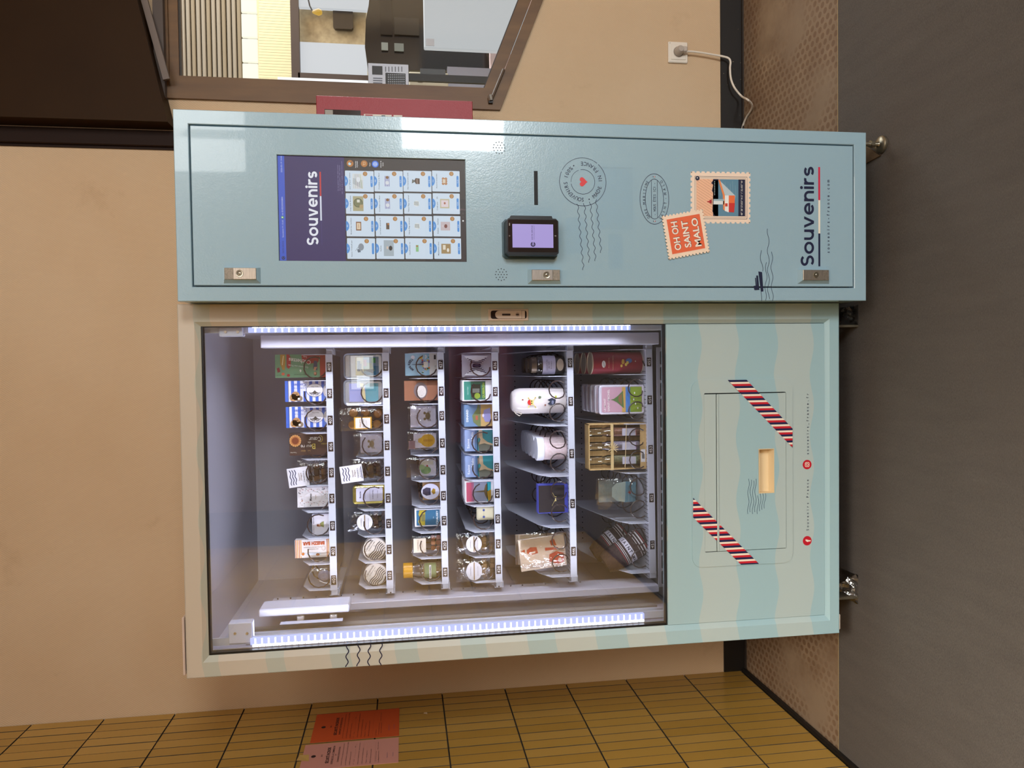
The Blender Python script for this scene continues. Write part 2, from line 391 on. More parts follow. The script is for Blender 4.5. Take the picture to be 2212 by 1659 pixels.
    def arctext(s, txt, cx, cz, rx, rz, a0, a1, h, c, k=2, bold=0.0, inside=False, sx=0.9):
        n = len(txt)
        for i, ch in enumerate(txt):
            if ch == ' ': continue
            a = math.radians(a0 + (a1 - a0) * (i + 0.5) / n); x, z = cx + rx * math.cos(a), cz + rz * math.sin(a)
            tx, tz = -rx * math.sin(a), rz * math.cos(a)
            if a1 < a0: tx, tz = -tx, -tz
            s.text(ch, x, z, h, c, k, rot=math.degrees(math.atan2(tz, tx)), bold=bold, sx=sx)
        return s
    def build(s, name, parent=None): return s.mb.build(name, parent)
def wave(x0, z0, x1, z1, amp, cyc, n=60, ph=0):
    L = math.hypot(x1 - x0, z1 - z0); ux, uz = (x1 - x0) / L, (z1 - z0) / L
    return [(x0 + (x1 - x0) * i / n - uz * amp * math.sin(2 * PI * cyc * i / n + ph), z0 + (z1 - z0) * i / n + ux * amp * math.sin(2 * PI * cyc * i / n + ph)) for i in range(n + 1)]
# ================================================================== SETTING
WY = 0.788; LX = -0.454; RX = 4.3; FY = -4.6; HZ = 3.65
def S(mb, name, kind='structure'): o = mb.build(name); o['kind'] = kind; return o
m = MB(); m.box(LX - 0.2, RX + 0.2, FY - 0.2, WY + 0.15, -0.1, 0, M_floor); S(m, 'floor')
m = MB(); m.box(LX - 0.2, RX + 0.2, FY - 0.2, WY + 0.15, HZ, HZ + 0.1, mat('#b9a78f', 0.8)); S(m, 'ceiling')
# back wall with the sloping window opening
wA = Vector((1.777, 0.9815)); sl = -0.4040; WX1 = 2.95; WT = 2.20
wB = (WX1, wA.y + sl * (WX1 - wA.x))
m = MB()
m.box(LX - 0.15, wA.x, WY, WY + 0.14, 0, HZ, M_wall)
m.prism([(wA.x, 0), (WX1, 0), wB, (wA.x, wA.y)], WY, WY + 0.14, M_wall)
m.box(wA.x, WX1, WY, WY + 0.14, WT, HZ, M_wall)
m.box(WX1, RX + 0.15, WY, WY + 0.14, 0, HZ, M_wall)
S(m, 'wall_back')
m = MB(); m.box(LX, RX, WY - 0.006, WY, 0.0, 0.0915, M_plinth); m.box(LX, RX, WY - 0.016, WY - 0.006, 0, 0.006, mat('#2a2018', .7)); S(m, 'baseboard_back')
# tiled left wall
m = MB(); m.box(LX - 0.15, LX - 0.006, FY, WY, 0, HZ, M_grout); wl = S(m, 'wall_left')
tz = [0.0205 + 0.2431 * i for i in range(-0, 13)]
ty0 = 0.7434; TP = 0.0505
TM = {}
def tile_mesh(hy, hz, q):
    k = (round(hy, 4), round(hz, 4), q)
    if k not in TM:
        b = MB(); b.box(-0.004, 0.0, -hy / 2, hy / 2, 0, hz, M_tile[q], 0.0); b.mid(M_grout); b.mi = [0 if max(b.v[i][0] for i in f) > -1e-6 and min(b.v[i][0] for i in f) > -1e-6 else 1 for f in b.f]; b2 = b.build('tile'); TM[k] = b2.data; bpy.data.objects.remove(b2)
    return TM[k]
rt = random.Random(3)
for j in range(0, 12):
    for i in range(-1, 15):
        y1 = WY - 0.001 if i < 0 else ty0 - TP * i; y0 = ty0 - TP * (i + 1); z0 = tz[j]; hz = 0.2431
        o = bpy.data.objects.new('tile', tile_mesh(y1 - y0 - 0.0034, hz - 0.0052, rt.randrange(4))); COL.objects.link(o)
        o.parent = wl; o.location = (LX + rt.uniform(-0.0005, 0.0004), (y0 + y1) / 2, z0 + 0.002)
b = MB(); q = 0
for j in range(0, 13):
    y = ty0 - TP * 15
    while y > -3.2:
        b.box(LX - 0.006, LX, y - TP + 0.0011, y - 0.0011, tz[j] + 0.002, min(tz[j] + 0.2411, HZ), M_tile[rt.randrange(4)]); y -= TP
for i in range(-1, 15): b.box(LX - 0.006, LX, ty0 - TP * (i + 1) + .0011, (WY - .001 if i < 0 else ty0 - TP * i) - .0011, tz[12] + .002, HZ, M_tile[rt.randrange(4)])
o = b.build('tile_field', wl); o['kind'] = 'stuff'
m = MB(); m.box(LX - 0.006, LX + 0.012, -3.2, WY - 0.006, 0, 0.0185, M_plinth, 0.004); S(m, 'baseboard_left')
# remaining walls of the hall, with glazed openings
m = MB(); fw = mat('#8f7f68', 0.7)
def wall_holes(m, x0, x1, y0, y1, holes, mt):
    xs = sorted({x0, x1, *[h[0] for h in holes], *[h[1] for h in holes]}); zs = sorted({0, HZ, *[h[2] for h in holes], *[h[3] for h in holes]})
    for a, b_ in zip(xs, xs[1:]):
        for c_, d_ in zip(zs, zs[1:]):
            if any(h[0] <= a and h[1] >= b_ and h[2] <= c_ and h[3] >= d_ for h in holes): continue
            m.box(a, b_, y0, y1, c_, d_, mt)
HOLES = [(2.48, 3.92, 2.62, 3.48), (0.6, 0.94, 1.61, 1.85), (2.72, 3.84, 0.36, 1.40)]
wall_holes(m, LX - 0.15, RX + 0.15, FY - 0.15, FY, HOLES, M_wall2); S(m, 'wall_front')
for n_, h in enumerate(HOLES):
    m = MB(); fr = mat('#3b2d20', 0.5)
    for k in range(4 if n_ == 0 else 2):
        pass
    nx = 4 if n_ == 0 else 2
    for k in range(nx + 1): xx = h[0] + (h[1] - h[0]) * k / nx; m.box(max(h[0], xx - 0.03), min(h[1], xx + 0.03), FY - 0.1, FY - 0.04, h[2], h[3], fr)
    for zz in (h[2] + 0.03, h[3] - 0.03): m.box(h[0], h[1], FY - 0.1, FY - 0.04, zz - 0.03, zz + 0.03, fr)
    S(m, 'window_%d' % (n_ + 2))
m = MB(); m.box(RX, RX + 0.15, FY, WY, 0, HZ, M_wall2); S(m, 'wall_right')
m = MB(); m.box(LX, 2.3, FY, FY + 0.03, 0, 1.15, mat('#5d3b22', 0.5)); S(m, 'trim_5')
bn = thing('bench', 'long red bench against the wall opposite the machine, seen in the glass', 'bench', (1.1, -4.2, 0))
m = MB(); m.box(0.1, 2.2, -4.5, -4.05, 0.42, 0.5, M_red, 0.02); m.build('seat', bn)
m = MB(); m.box(0.1, 2.2, -4.54, -4.47, 0.5, 0.95, M_red, 0.02); m.build('backrest', bn)
for x_ in (0.3, 2.0):
    m = MB(); m.box(x_ - 0.03, x_ + 0.03, -4.45, -4.1, 0, 0.42, M_dark); m.build('leg', bn)
# floor covering in front
MY = 0.1545
m = MB(); m.box(LX + 0.012, RX, FY + 0.03, MY, 0.0, 0.004, M_mat)
m.box(LX + 0.012, RX, MY, MY + 0.0025, 0.0, 0.0042, mat('#b39a6c', 0.6))
solid(m, 'floor_covering', 'grey brown fibre floor covering in front of and under the machine', 'floor mat')
# batten and dark panel on the back wall
m = MB(); m.box(1.5995, 1.655, WY - 0.018, WY, 0.092, HZ, M_batten, 0.003); m.box(1.5905, 1.5995, WY - 0.006, WY, 0.092, HZ, M_batten); S(m, 'trim_1')
pts = [W(362, 263, Y=0.70), W(296, 0, Y=0.70)]
e = (pts[1] - pts[0]) / (pts[1].x - pts[0].x); XR = 2.9
pl_x = W(362, 263, Y=0.70).x
m = MB(); m.prism([(pl_x, pts[0].z), (XR, pts[0].z + e.z * (XR - pl_x)), (XR, HZ), (pl_x, HZ)], 0.70, WY, M_brown); S(m, 'trim_2')
# grey stay strip along the panel's lower edge
def strip(a, b_, Y, w, name, mt, d=0.012):
    A, B = W(*a, Y=Y), W(*b_, Y=Y); n_ = Vector((-(B.z - A.z), 0, B.x - A.x)).normalized() * w
    m = MB(); m.prism([(A.x, A.z), (B.x, B.z), (B.x - n_.x, B.z - n_.z), (A.x - n_.x, A.z - n_.z)], Y, Y + d, mt); return m
m = strip((352, 172), (293, -40), 0.735, 0.022, '', mat('#6e5f55', 0.5)); S(m, 'trim_3')
m = MB(); A_ = W(338, 150, Y=0.76); m.box(pl_x + 0.03, XR, 0.752, WY + 0.02, WT - 0.022, WT + 0.012, mat('#4a3d35', 0.5)); S(m, 'trim_4')
# ---- window_1
win = bpy.data.objects.new('window_1', None); COL.objects.link(win); win.location = (wA.x, WY, wA.y); ORG[win] = Vector(win.location); win['kind'] = 'structure'
def zb(x, off): return wA.y + sl * (x - wA.x) + off
def frame4(m, o_, i_, y0, y1, mt):
    (xo0, xo1, zo, zt), (xi0, xi1, zi, zti) = o_, i_
    m.prism([(xo0, zb(xo0, zo)), (xo1, zb(xo1, zo)), (xi1, zb(xi1, zi)), (xi0, zb(xi0, zi))], y0, y1, mt)
    m.prism([(xo0, zti), (xo1, zti), (xo1, zt), (xo0, zt)], y0, y1, mt)
    m.prism([(xo0, zb(xo0, zo)), (xi0, zb(xi0, zi)), (xi0, zti), (xo0, zti)], y0, y1, mt)
    m.prism([(xo1, zb(xo1, zo)), (xi1, zb(xi1, zi)), (xi1, zti), (xo1, zti)], y0, y1, mt)
m = MB(); frame4(m, (wA.x - 0.004, WX1, -0.004, WT), (wA.x + 0.038, WX1 - 0.04, 0.038, WT - 0.03), WY - 0.012, WY + 0.09, M_wood); m.build('window_frame', win)
sx0 = wA.x + 0.038
m = MB(); frame4(m, (sx0 + 0.002, WX1 - 0.04, 0.041, WT - 0.03), (sx0 + 0.042, WX1 - 0.08, 0.088, WT - 0.062), WY - 0.002, WY + 0.05, M_wood)
frame4(m, (sx0 + 0.036, WX1 - 0.076, 0.08, WT - 0.056), (sx0 + 0.044, WX1 - 0.084, 0.092, WT - 0.066), WY + 0.004, WY + 0.02, mat('#2c2018', 0.5)); m.build('sash', win)
gx0 = sx0 + 0.04
m = MB(); m.prism([(gx0, zb(gx0, 0.085)), (WX1 - 0.08, zb(WX1 - 0.08, 0.085)), (WX1 - 0.08, WT - 0.06), (gx0, WT - 0.06)], WY + 0.022, WY + 0.026, M_wglass); m.build('glass_pane', win)
A_, B_ = W(1060, 218, Y=WY - 0.02), W(1088, 150, Y=WY - 0.02)
m = MB(); m.tube([A_, B_], 0.006, mat('#5a4634', 0.4)); m.tube([A_ + Vector((0, -.004, 0.0)), A_ + Vector((0.02, -0.006, 0.004))], 0.009, M_steel); m.box(A_.x - .008, A_.x + .012, A_.y - .004, WY, A_.z - .008, A_.z + .008, M_dark); m.build('window_stay', win)
# ---- adjoining room seen through the window
NR = 3.4
m = MB(); m.box(1.2, 5.2, WY + 0.15, NR, -0.1, 0, mat('#9a9088', 0.6)); S(m, 'floor_next_room')
m = MB(); m.box(1.2, 5.2, NR, NR + 0.1, 0, 4.2, mat('#b4a98c', 0.8)); S(m, 'wall_next_room_far')
m = MB(); m.box(1.1, 1.2, WY + 0.15, NR, 0, 4.2, mat('#b9ae94', 0.8)); S(m, 'wall_next_room_side')
def wp(px, py, Y): p = W(px, py, Y=Y); return (p.x, p.z)
# slatted wall high up
sw = thing('slatted_wall', 'brown grey slatted cladding seen high through the window', 'cladding', (*[W(450, 80, Y=2.6)[i] for i in (0, 1)], 2.6))
for k in range(13):
    a = 380 + k * 11; z1 = W(a, 60, Y=2.6).z; z0 = W(a + 8.5, 60, Y=2.6).z
    m = MB(); m.box(1.25, 4.6, 2.6, 2.63, z0, z1, mat('#7d7262' if k % 3 else '#746650', 0.7), 0.004); m.build('slat', sw)
m = MB(); m.box(1.25, 4.6, 2.64, 2.66, W(530, 60, Y=2.6).z, W(372, 60, Y=2.6).z, mat('#241b14', 0.8)); m.build('backing', sw)
lp = thing('light_panel_row', 'row of glowing square roof panels below the slatted cladding through the window', 'roof light', (*[W(540, 80, Y=2.6)[i] for i in (0, 1)], 2.3))
x_ = W(540, 190, Y=2.6).x
for k in range(6):
    z0, z1 = W(557, 60, Y=2.6).z, W(523, 60, Y=2.6).z
    m = MB(); m.box(x_ + k * 0.148, x_ + k * 0.148 + 0.140, 2.58, 2.6, z0, z1, mat('#fdf8e0', 0.6, 0, 0.95), 0.004); m.build('panel', lp)
# pale ribbed wall under it, sloping lower edge
rw = thing('ribbed_wall', 'pale olive ribbed partition behind the window under the glowing panels', 'partition', (2.6, 2.5, 1.6))
for k in range(34):
    py = 180 - k * 6.2; a = wp(559, py, 2.5); b_ = wp(559, py - 5.7, 2.5); zl = wp(640 - 0, py, 2.5)[1]
    m = MB(); m.box(a[0], b_[0], 2.5, 2.52, zl, a[1], mat('#c6bb95', 0.7)); m.build('rib', rw)
m = MB(); a = wp(559, 182, 2.53); m.box(a[0], 4.6, 2.53, 2.55, wp(640, 100, 2.53)[1], a[1], mat('#b5aa86', 0.7)); m.build('backing', rw)
# dark framed opening and white boards
fr = thing('inner_window', 'dark framed inner window with white blind behind the counter, seen through the glass', 'window', (2.4, 2.3, 1.0))
F = lambda p0, q0, p1, q1, Y, mt, nm, par, d=0.03, bev=0.0: MB().box(wp(p0, q0, Y)[0], wp(p1, q1, Y)[0], Y, Y + d, wp(p0, q0, Y)[1], wp(p1, q1, Y)[1], mt, bev).build(nm, par)
F(630, 172, 644, -30, 2.3, mat('#33231c', 0.5), 'frame', fr); F(644, 170, 800, 163, 2.3, mat('#33231c', 0.5), 'frame', fr)
F(644, 163, 792, 97, 2.33, mat('#dcdfe4', 0.6, 0, 0.75), 'blind', fr); F(644, 14, 800, -40, 2.31, mat('#d9dde2', 0.6, 0, 0.7), 'blind', fr)  # blinds emit their white: room brightness put into the material as glow
F(600, 184, 795, 174, 2.28, mat('#f4f6f8', 0.5, 0, 1.0), 'light_strip', fr, 0.02)
bd = thing('stone_panel', 'tan speckled stone wall panel with dark rounded opening, seen through the window', 'wall panel', (2.7, 2.35, 1.3))
F(646, 94, 790, 16, 2.37, mottled('speckled_stone', '#8a7a5e', '#a89878', 30, 0.8), 'slab', bd)
a = wp(720, 62, 2.34); b_ = wp(762, 18, 2.34); s_ = Sheet((0, 2.345, 0)); s_.mb.prism([(a[0] + .01, b_[1]), (b_[0], b_[1]), (b_[0], a[1]), (a[0] + .01, a[1]), (a[0], a[1] - .01), (a[0], b_[1] + .01)], 2.335, 2.36, mat('#19120e', 0.3)); s_.build('opening', bd)
lm = thing('hanging_lamp', 'small yellow bulb lamp hanging before the stone panel through the window', 'lamp', tuple(W(684, 26, Y=2.0)))
c_ = W(684, 26, Y=2.0); m = MB(); m.lathe([(0, -.03), (.012, -.026), (.018, -.01), (.012, .01), (.006, .022), (0, .024)], c_, mat('#e8b53a', .4, 0, .6), n=14); m.build('bulb', lm)
m = MB(); m.tube([c_ + Vector((0, 0, .02)), c_ + Vector((0.03, 0, .035)), c_ + Vector((0.10, 0, .05)), c_ + Vector((0.6, 0, .09))], 0.004, M_dark); m.build('cord', lm)
ki = thing('dark_kiosk', 'black kiosk with rounded top standing behind the window', 'kiosk', (2.4, 1.75, 0))
pp = [wp(788, 100, 1.75), wp(790, 40, 1.75), wp(796, 10, 1.75), wp(800, -30, 1.75), wp(1010, -30, 1.75), wp(1060, 150, 1.75), wp(795, 150, 1.75)]
m = MB(); m.prism(pp, 1.76, 2.1, mat('#1c1a19', 0.18, 0, 0, 0.8)); m.build('body', ki)
F(822, 74, 846, -10, 1.745, mat('#2e2b28', 0.1), 'display', ki, 0.006); F(852, 74, 905, 40, 1.745, mat('#3a3733', 0.12), 'display', ki, 0.006)
F(824, 108, 838, 92, 1.745, mat('#7f8682', 0.3), 'button', ki, 0.006); F(852, 110, 872, 94, 1.745, mat('#6c726e', 0.3), 'button', ki, 0.006)
wk = thing('white_case', 'large white display case with a small label, seen low through the window', 'display case', (2.6, 1.5, 0.9))
F(916, 103, 1140, -40, 1.5, mat('#dfe3e6', 0.4, 0, 0.55), 'body', wk, 0.03, 0.004)  # case is no lamp; its lit look is emission in the body colour
F(920, 98, 938, 84, 1.497, mat('#b4b7c2', 0.6), 'label', wk, 0.003)
pt = thing('posted_timetable', 'white notice with a black timetable propped at the lower left of the window', 'notice', (2.0, 1.15, 1.0))
F(796, 186, 882, 140, 1.15, mat('#c9cede', 0.5), 'sheet', pt, 0.01)
a = wp(840, 163, 1.155); MB().box(a[0] - .015, a[0] + .015, 1.16, 1.175, 0, a[1], M_dark).build('stand', pt)
s_ = Sheet((0, 1.15, 0)); 
def R_(s, p0, q0, p1, q1, Y, c, k=1): a, b_ = wp(p0, q0, Y), wp(p1, q1, Y); s.rect(min(a[0], b_[0]), min(a[1], b_[1]), max(a[0], b_[0]), max(a[1], b_[1]), c, k)
R_(s_, 833, 186, 876, 159, 1.15, '#17171a'); R_(s_, 804, 161, 826, 143, 1.15, '#222226')
for i in range(5):
    for j in range(9): R_(s_, 838 + j * 4.2, 183 - i * 5, 840 + j * 4.2, 180.5 - i * 5, 1.15, '#9fa3ae', 2)
for i in range(6): R_(s_, 832 + i * 7, 155, 834 + i * 7, 144, 1.15, '#6b6f7c')
for i in range(3): R_(s_, 806, 180 - i * 5, 826, 178.5 - i * 5, 1.15, '#5b6070')
s_.build('printed_table', pt)
tm = thing('ticket_machine', 'beige ticket machine with slots behind the lower left window corner', 'ticket machine', (2.1, 1.25, 0.8))
F(884, 190, 968, 158, 1.25, mat('#cdc4ad', 0.5), 'body', tm, 0.04, 0.003); F(908, 166, 962, 150, 1.24, mat('#1f1c1a', 0.3), 'hood', tm, 0.05)
F(903, 177, 913, 173.5, 1.245, mat('#2a2724'), 'slot', tm, 0.01); F(925, 176, 938, 171, 1.245, mat('#2a2724'), 'slot', tm, 0.01)
gm = thing('steel_counter', 'grey metal counter front at the bottom of the window view', 'counter', (2.2, 1.3, 0.7))
F(967, 192, 1110, 150, 1.3, mat('#77737b', 0.35, 0.3), 'front', gm, 0.03)
F(880, 152, 1120, 104, 2.12, mat('#2b2a2c', 0.25), 'recess', gm, 0.1)
pk = thing('pink_partition', 'pale pink partition at the lower window edge', 'partition', (2.6, 1.2, 0.4))
F(1060, 200, 1300, -40, 1.62, mat('#dcc3c0', 0.6), 'board', pk, 0.04)
# ================================================================== GLAZED CABINET (left)
CW, ZB, ZT = 0.96743, 0.10406, 1.93
cab = thing('vending_cabinet', 'wide glass-fronted vending cabinet with wavy beige and blue stripes and six stocked shelves', 'vending machine', (CW / 2, 0.35, 0))
# front door frame: outer flat ring, chamfer ring
def q(px, py, Y=0.0): p = W(px, py, Y=Y); return (p.x, p.z)
fo = [(0, ZB), (CW, ZB), (CW, ZT), (0, ZT)]
f1 = [(0.0385, 0.1335), (CW - 0.0455, 0.1335), (CW - 0.0455, 1.8895), (0.0385, 1.8895)]
f2 = [(0.0525, 0.1445), (CW - 0.0565, 0.1445), (CW - 0.0565, 1.8765), (0.0525, 1.8765)]
m = MB(); m.ringframe(fo, f1, 0, 0, M_vinyl); m.ringframe(f1, f2, 0, 0.010, M_vinyl); m.ringframe(f2, f2, 0.010, 0.05, M_vinyl)
m.ringframe(fo[::-1], [(0.0015, ZB + .0015), (CW - .0015, ZB + .0015), (CW - .0015, ZT - .0015), (0.0015, ZT - .0015)][::-1], 0, -0.0008, M_vinyl)
m.ringframe([fo[0], fo[3], fo[2], fo[1]], [fo[0], fo[3], fo[2], fo[1]], 0, 0.05, M_body)
m.ringframe(f2, fo, 0.05, 0.05, M_body)
m.build('door_frame', cab)
GB = q(1439, 1000, 0.01)[1]
HY = 0.0075
ox0, ox1, oz1, oz0 = q(1600, 1189, HY)[0], q(1600, 848, HY)[0], q(1520.6, 1000, HY)[1], q(1697, 1000, HY)[1]
m = MB(); pA, pB, pC, pD = f2[0][0] + 0.0015, f2[1][0] - 0.0015, f2[0][1] + 0.0015, GB - 0.0015
qo = [(pA, pC), (pB, pC), (pB, pD), (pA, pD)]; qi = [(ox0, oz0), (ox1, oz0), (ox1, oz1), (ox0, oz1)]
m.ringframe(qo, qi, HY, HY, M_vinyl); m.ringframe(qi, qi, HY, 0.045, M_vinyl); m.ringframe(qi, qo, .045, .045, M_vinyl); m.ringframe(qo, qo, 0.045, HY, M_vinyl)
lowp = m.build('lower_panel', cab)
m = MB(); g0 = [(f2[0][0], GB), (f2[1][0], GB), f2[2], f2[3]]; w_ = 0.0055
g1 = [(g0[0][0] + w_, GB + 0.003), (g0[1][0] - 0.002, GB + 0.003), (g0[2][0] - 0.002, g0[2][1] - 0.004), (g0[3][0] + w_, g0[3][1] - 0.004)]
m.ringframe(g0, g1, 0.0125, 0.0125, M_black); m.ringframe(g1, g1, 0.0125, 0.03, M_black); m.build('gasket', cab)
m = MB(); m.box(g0[0][0], g0[1][0], 0.013, 0.017, GB, g0[2][1], M_glass); m.build('glass_pane', cab)
# carcass
IX0, IX1, IY, IZ0, IZ1 = 0.045, 0.9065, 0.70, 0.545, 1.888
m = MB()
m.box(0.006, IX0, 0.051, 0.735, ZB + .01, 1.925, M_inner); m.box(IX1, CW - 0.008, 0.051, 0.735, ZB + .01, 1.925, M_inner)
m.box(IX0, IX1, 0.051, 0.735, IZ1, 1.925, M_inner); m.box(IX0, IX1, IY, 0.735, ZB + .01, IZ1, M_inner)
m.box(IX0, IX1, 0.051, IY, ZB + .01, ZB + .03, M_inner); m.box(IX0, IX1, 0.12, IY, IZ0 - 0.02, IZ0, mat('#57544f', 0.6))
m.build('carcass', cab)
# hinges, feet
m = MB(); a = q(396, 1463); b_ = q(396, 1335); m.box(a[0] + .002, b_[0], 0.004, 0.05, ZT + 0.0045, ZT + 0.0105, mat('#d8c1b2', 0.35), 0.002); m.box(a[0] + .012, b_[0] - .01, 0.012, 0.05, ZT, ZT + 0.0045, M_dark); m.build('top_hinge', cab)
m = MB(); a = q(1815, 1362); b_ = q(1815, 1328); m.box(a[0], b_[0], 0.004, 0.045, ZB - 0.008, ZB, mat('#efe0cf', 0.35), 0.003); m.build('bottom_hinge', cab)
for px, py in ((1855, 704), (1855, 1291)):
    p = W(px, py, Z=0.004)
    for dy in (0.0, 0.6):
        m = MB(); m.box(p.x - 0.0035, p.x + 0.0035, p.y + dy, p.y + dy + 0.05, 0.0042, ZB + 0.012, M_galv, 0.001)
        m.box(p.x - 0.02, p.x + 0.004, p.y + dy, p.y + dy + 0.05, ZB - 0.004, ZB + 0.012, M_galv); m.build('foot', cab)
pf = thing('crumpled_plastic_wrap', 'clear crumpled plastic scrap on the floor by the left foot of the glazed cabinet', 'plastic wrap', tuple(W(1850, 1275, Z=0.004)))
def crumple(cx, cy, sx, sy, h, seed):
    r = random.Random(seed); m = MB(); n = 9; vs = []
    for i in range(n):
        for j in range(n):
            u, v = i / (n - 1) - .5, j / (n - 1) - .5; e = max(0, 1 - 2 * max(abs(u), abs(v)))
            vs.append((cx + u * sx + r.uniform(-.1, .1) * sx / n, cy + v * sy, 0.0048 + h * (e ** .6) * r.uniform(0.2, 1.0)))
    m.add(vs, [(i * n + j, (i + 1) * n + j, (i + 1) * n + j + 1, i * n + j + 1) for i in range(n - 1) for j in range(n - 1)], M_film); return m
p = W(1845, 1270, Z=0.0042); crumple(p.x, p.y + 0.03, 0.09, 0.10, 0.05, 2).build('sheet', pf)
pf = thing('torn_plastic_wrap', 'thin torn plastic film lying at the right foot of the glazed cabinet', 'plastic wrap', tuple(W(1852, 690, Z=0.004)))
p = W(1848, 688, Z=0.0042); crumple(p.x + .01, p.y + 0.03, 0.06, 0.09, 0.02, 5).build('sheet', pf)
# LED bars
def led_bar(name, x0, x1, pa, pb, y0, lx, pyc):
    zt, z0 = W(pa, pyc, Y=y0).z, W(pb, pyc, Y=y0).z
    m = MB(); m.box(x0, x1, y0, y0 + 0.012, z0, zt, M_ledbar); b_ = m.build(name, cab)
    l = MB(); n = int((zt - z0) / 0.0172)
    for i in range(n):
        z = z0 + (i + .5) * 0.0172; l.box(x0 + .0008, x1 - .0008, y0 - 0.0012, y0, z - 0.0018, z + 0.0018, M_led); l.box(lx, lx + .007, y0 - 0.0016, y0, z - 0.0078, z + 0.0078, M_led, .001)
    o = l.build('led', b_); o['kind'] = 'stuff'
    m = MB(); m.box(x0 - .001, x1 + .001, y0 + .012, y0 + .018, 0.60, IZ1, M_shelf); m.build('led_profile', cab)
    la = area('led_light', ((x0 + x1) / 2, y0 + 0.022, (z0 + zt) / 2), (0.48, 0.16, (z0 + zt) / 2), 0.012, zt - z0, 3.0, (0.78, 0.81, 1.0), 112)
    return b_
led_bar('led_bar', 0.0655, 0.083, 540, 1392, 0.030, 0.060, 1360)
led_bar('led_bar', 0.8955, 0.9085, 536, 1362, 0.030, 0.9075, 706)
def fb(p0, q0, p1, q1, Y, d, mt, nm, bev=0.0, par=None): return MB().box(q(p0, q0, Y)[0], q(p1, q1, Y)[0], Y, Y + d, q(p0, q0, Y)[1], q(p1, q1, Y)[1], mt, bev).build(nm, par or cab)
M_zw = powder('bracket_white', '#d4d6e6', 0.3, 0.02)
for nm, a in (('corner_bracket', (494, 1392, 544, 1344)), ('corner_bracket', (473, 727, 524, 707))):
    b_ = fb(*a, 0.034, 0.03, M_zw, nm, 0.002); s_ = MB()
    for k in (0.28, 0.8):
        c_ = q(a[0] + (a[2] - a[0]) * k, (a[1] + a[3]) / 2, 0.034); s_.cyl((c_[0], 0.031, c_[1]), 0.0035, 0.004, M_steel, 'y', 12)
    s_.build('screw_pair', b_)['kind'] = 'stuff'
# columns, lift rail, belt, carriage
fb(563, 752, 1424, 718, 0.115, 0.05, M_inner, 'right_column', 0.002)
fb(579, 1313, 1424, 1279, 0.20, 0.09, M_inner, 'left_column', 0.002)
s_ = Sheet((0, 0.20, 0))
zc = q(600, 1285, 0.2)[1]; xc = q(800, 1281, 0.2)[0]
for i in range(26): s_.ell(xc - .002, zc - i * 0.036, .0025, .0025, '#2a2830', 1, 10)
s_.build('hole_row', cab)['kind'] = 'stuff'
p = q(1000, 1330, 0.10)
m = MB(); m.box(IX0 + .001, IX0 + .012, 0.085, 0.15, 0.60, 1.80, mat('#b9b4ae', 0.3, .3)); m.box(IX0 + .012, IX0 + .02, 0.118, 0.128, 0.60, 1.80, M_shelf); m.box(IX0 + .001, IX0 + .012, 0.165, 0.19, 0.60, 1.80, mat('#aaa49d', 0.3, .3)); m.build('lift_rail', cab)
m = MB(); z = 0.61
while z < 1.76: m.box(IX0 + .012, IX0 + .0175, 0.088, 0.096, z, z + 0.0032, M_shelf); z += 0.0068
o = m.build('toothed_belt', cab); o['kind'] = 'stuff'
m = MB(); m.box(IX0 + .0105, IX0 + .0125, 0.086, 0.098, 0.61, 1.77, mat('#3a3840', .6)); m.build('belt', cab)
cr_ = fb(559, 1334, 754, 1306, 0.13, 0.075, M_zw, 'lift_carriage', 0.003)
for a in ((641, 1344, 657, 1331), (712, 1341, 728, 1328)): fb(*a, 0.122, 0.012, M_steel, 'clamp', 0.002, cr_)
fb(604, 1350, 740, 1340, 0.10, 0.02, M_zw, 'belt_clamp', 0.002, cr_)
# grille, conveyor edge below the shelves
gr = fb(1423, 1268, 1437, 750, 0.175, 0.006, mat('#8d8a90', 0.45), 'grille_panel')
s_ = Sheet((0, 0.175, 0)); xa, xb = q(1430, 1264, .175)[0], q(1430, 756, .175)[0]; n = 15
for i in range(n):
    a = xa + (xb - xa) * (i + .08) / n; b_ = xa + (xb - xa) * (i + .92) / n; zz0, zz1 = q(1433.5, 1000, .175)[1], q(1427, 1000, .175)[1]
    s_.rrect(a, zz0, b_, zz1, .0038, '#17151a')
s_.build('slot', gr)
a = [q(1435, 1254, .06), q(1441, 1254, .06), q(1441, 768, .06), q(1430, 768, .06)]
m = MB(); m.prism(a, 0.06, 0.064, mat('#8f93c4', 0.4)); m.build('conveyor_edge', cab)
# door lock
M_lk = mat('#e0cdbd', .3, .25)
lk = fb(1055, 692.5, 1141.5, 667, -0.003, 0.004, M_lk, 'lock_plate', 0.001)
s_ = Sheet((0, -0.003, 0), rough=.3)
def Z7(X, Y): return q(1000 + X / 11.06, 640 + Y / 11.06, -0.003)
def prr(s, z, x0, y0, x1, y1, r, c, k=1): a, b = z(x0, y1), z(x1, y0); s.rrect(min(a[0], b[0]), min(a[1], b[1]), max(a[0], b[0]), max(a[1], b[1]), r, c, k)
prr(s_, Z7, 665, 340, 1520, 540, .0062, '#20120c', 1); s_.build('recess', lk)
m = MB(); a = Z7(770, 535); b_ = Z7(1395, 345); pts = []
r_ = abs(b_[0] - a[0]) / 2; zc = a[1] - r_
for i in range(9): an = PI * i / 8; pts.append(((a[0] + b_[0]) / 2 + r_ * math.cos(an), zc + r_ * math.sin(an)))
pts += [(a[0], b_[1]), (b_[0], b_[1])]
m.prism(pts, -0.0062, -0.003, M_lk); m.build('handle', lk)
fb(1000 + 1408 / 11.06, 640 + 530 / 11.06, 1000 + 1482 / 11.06, 640 + 345 / 11.06, -0.0055, 0.0024, M_lk, 'latch', 0.0005, lk)
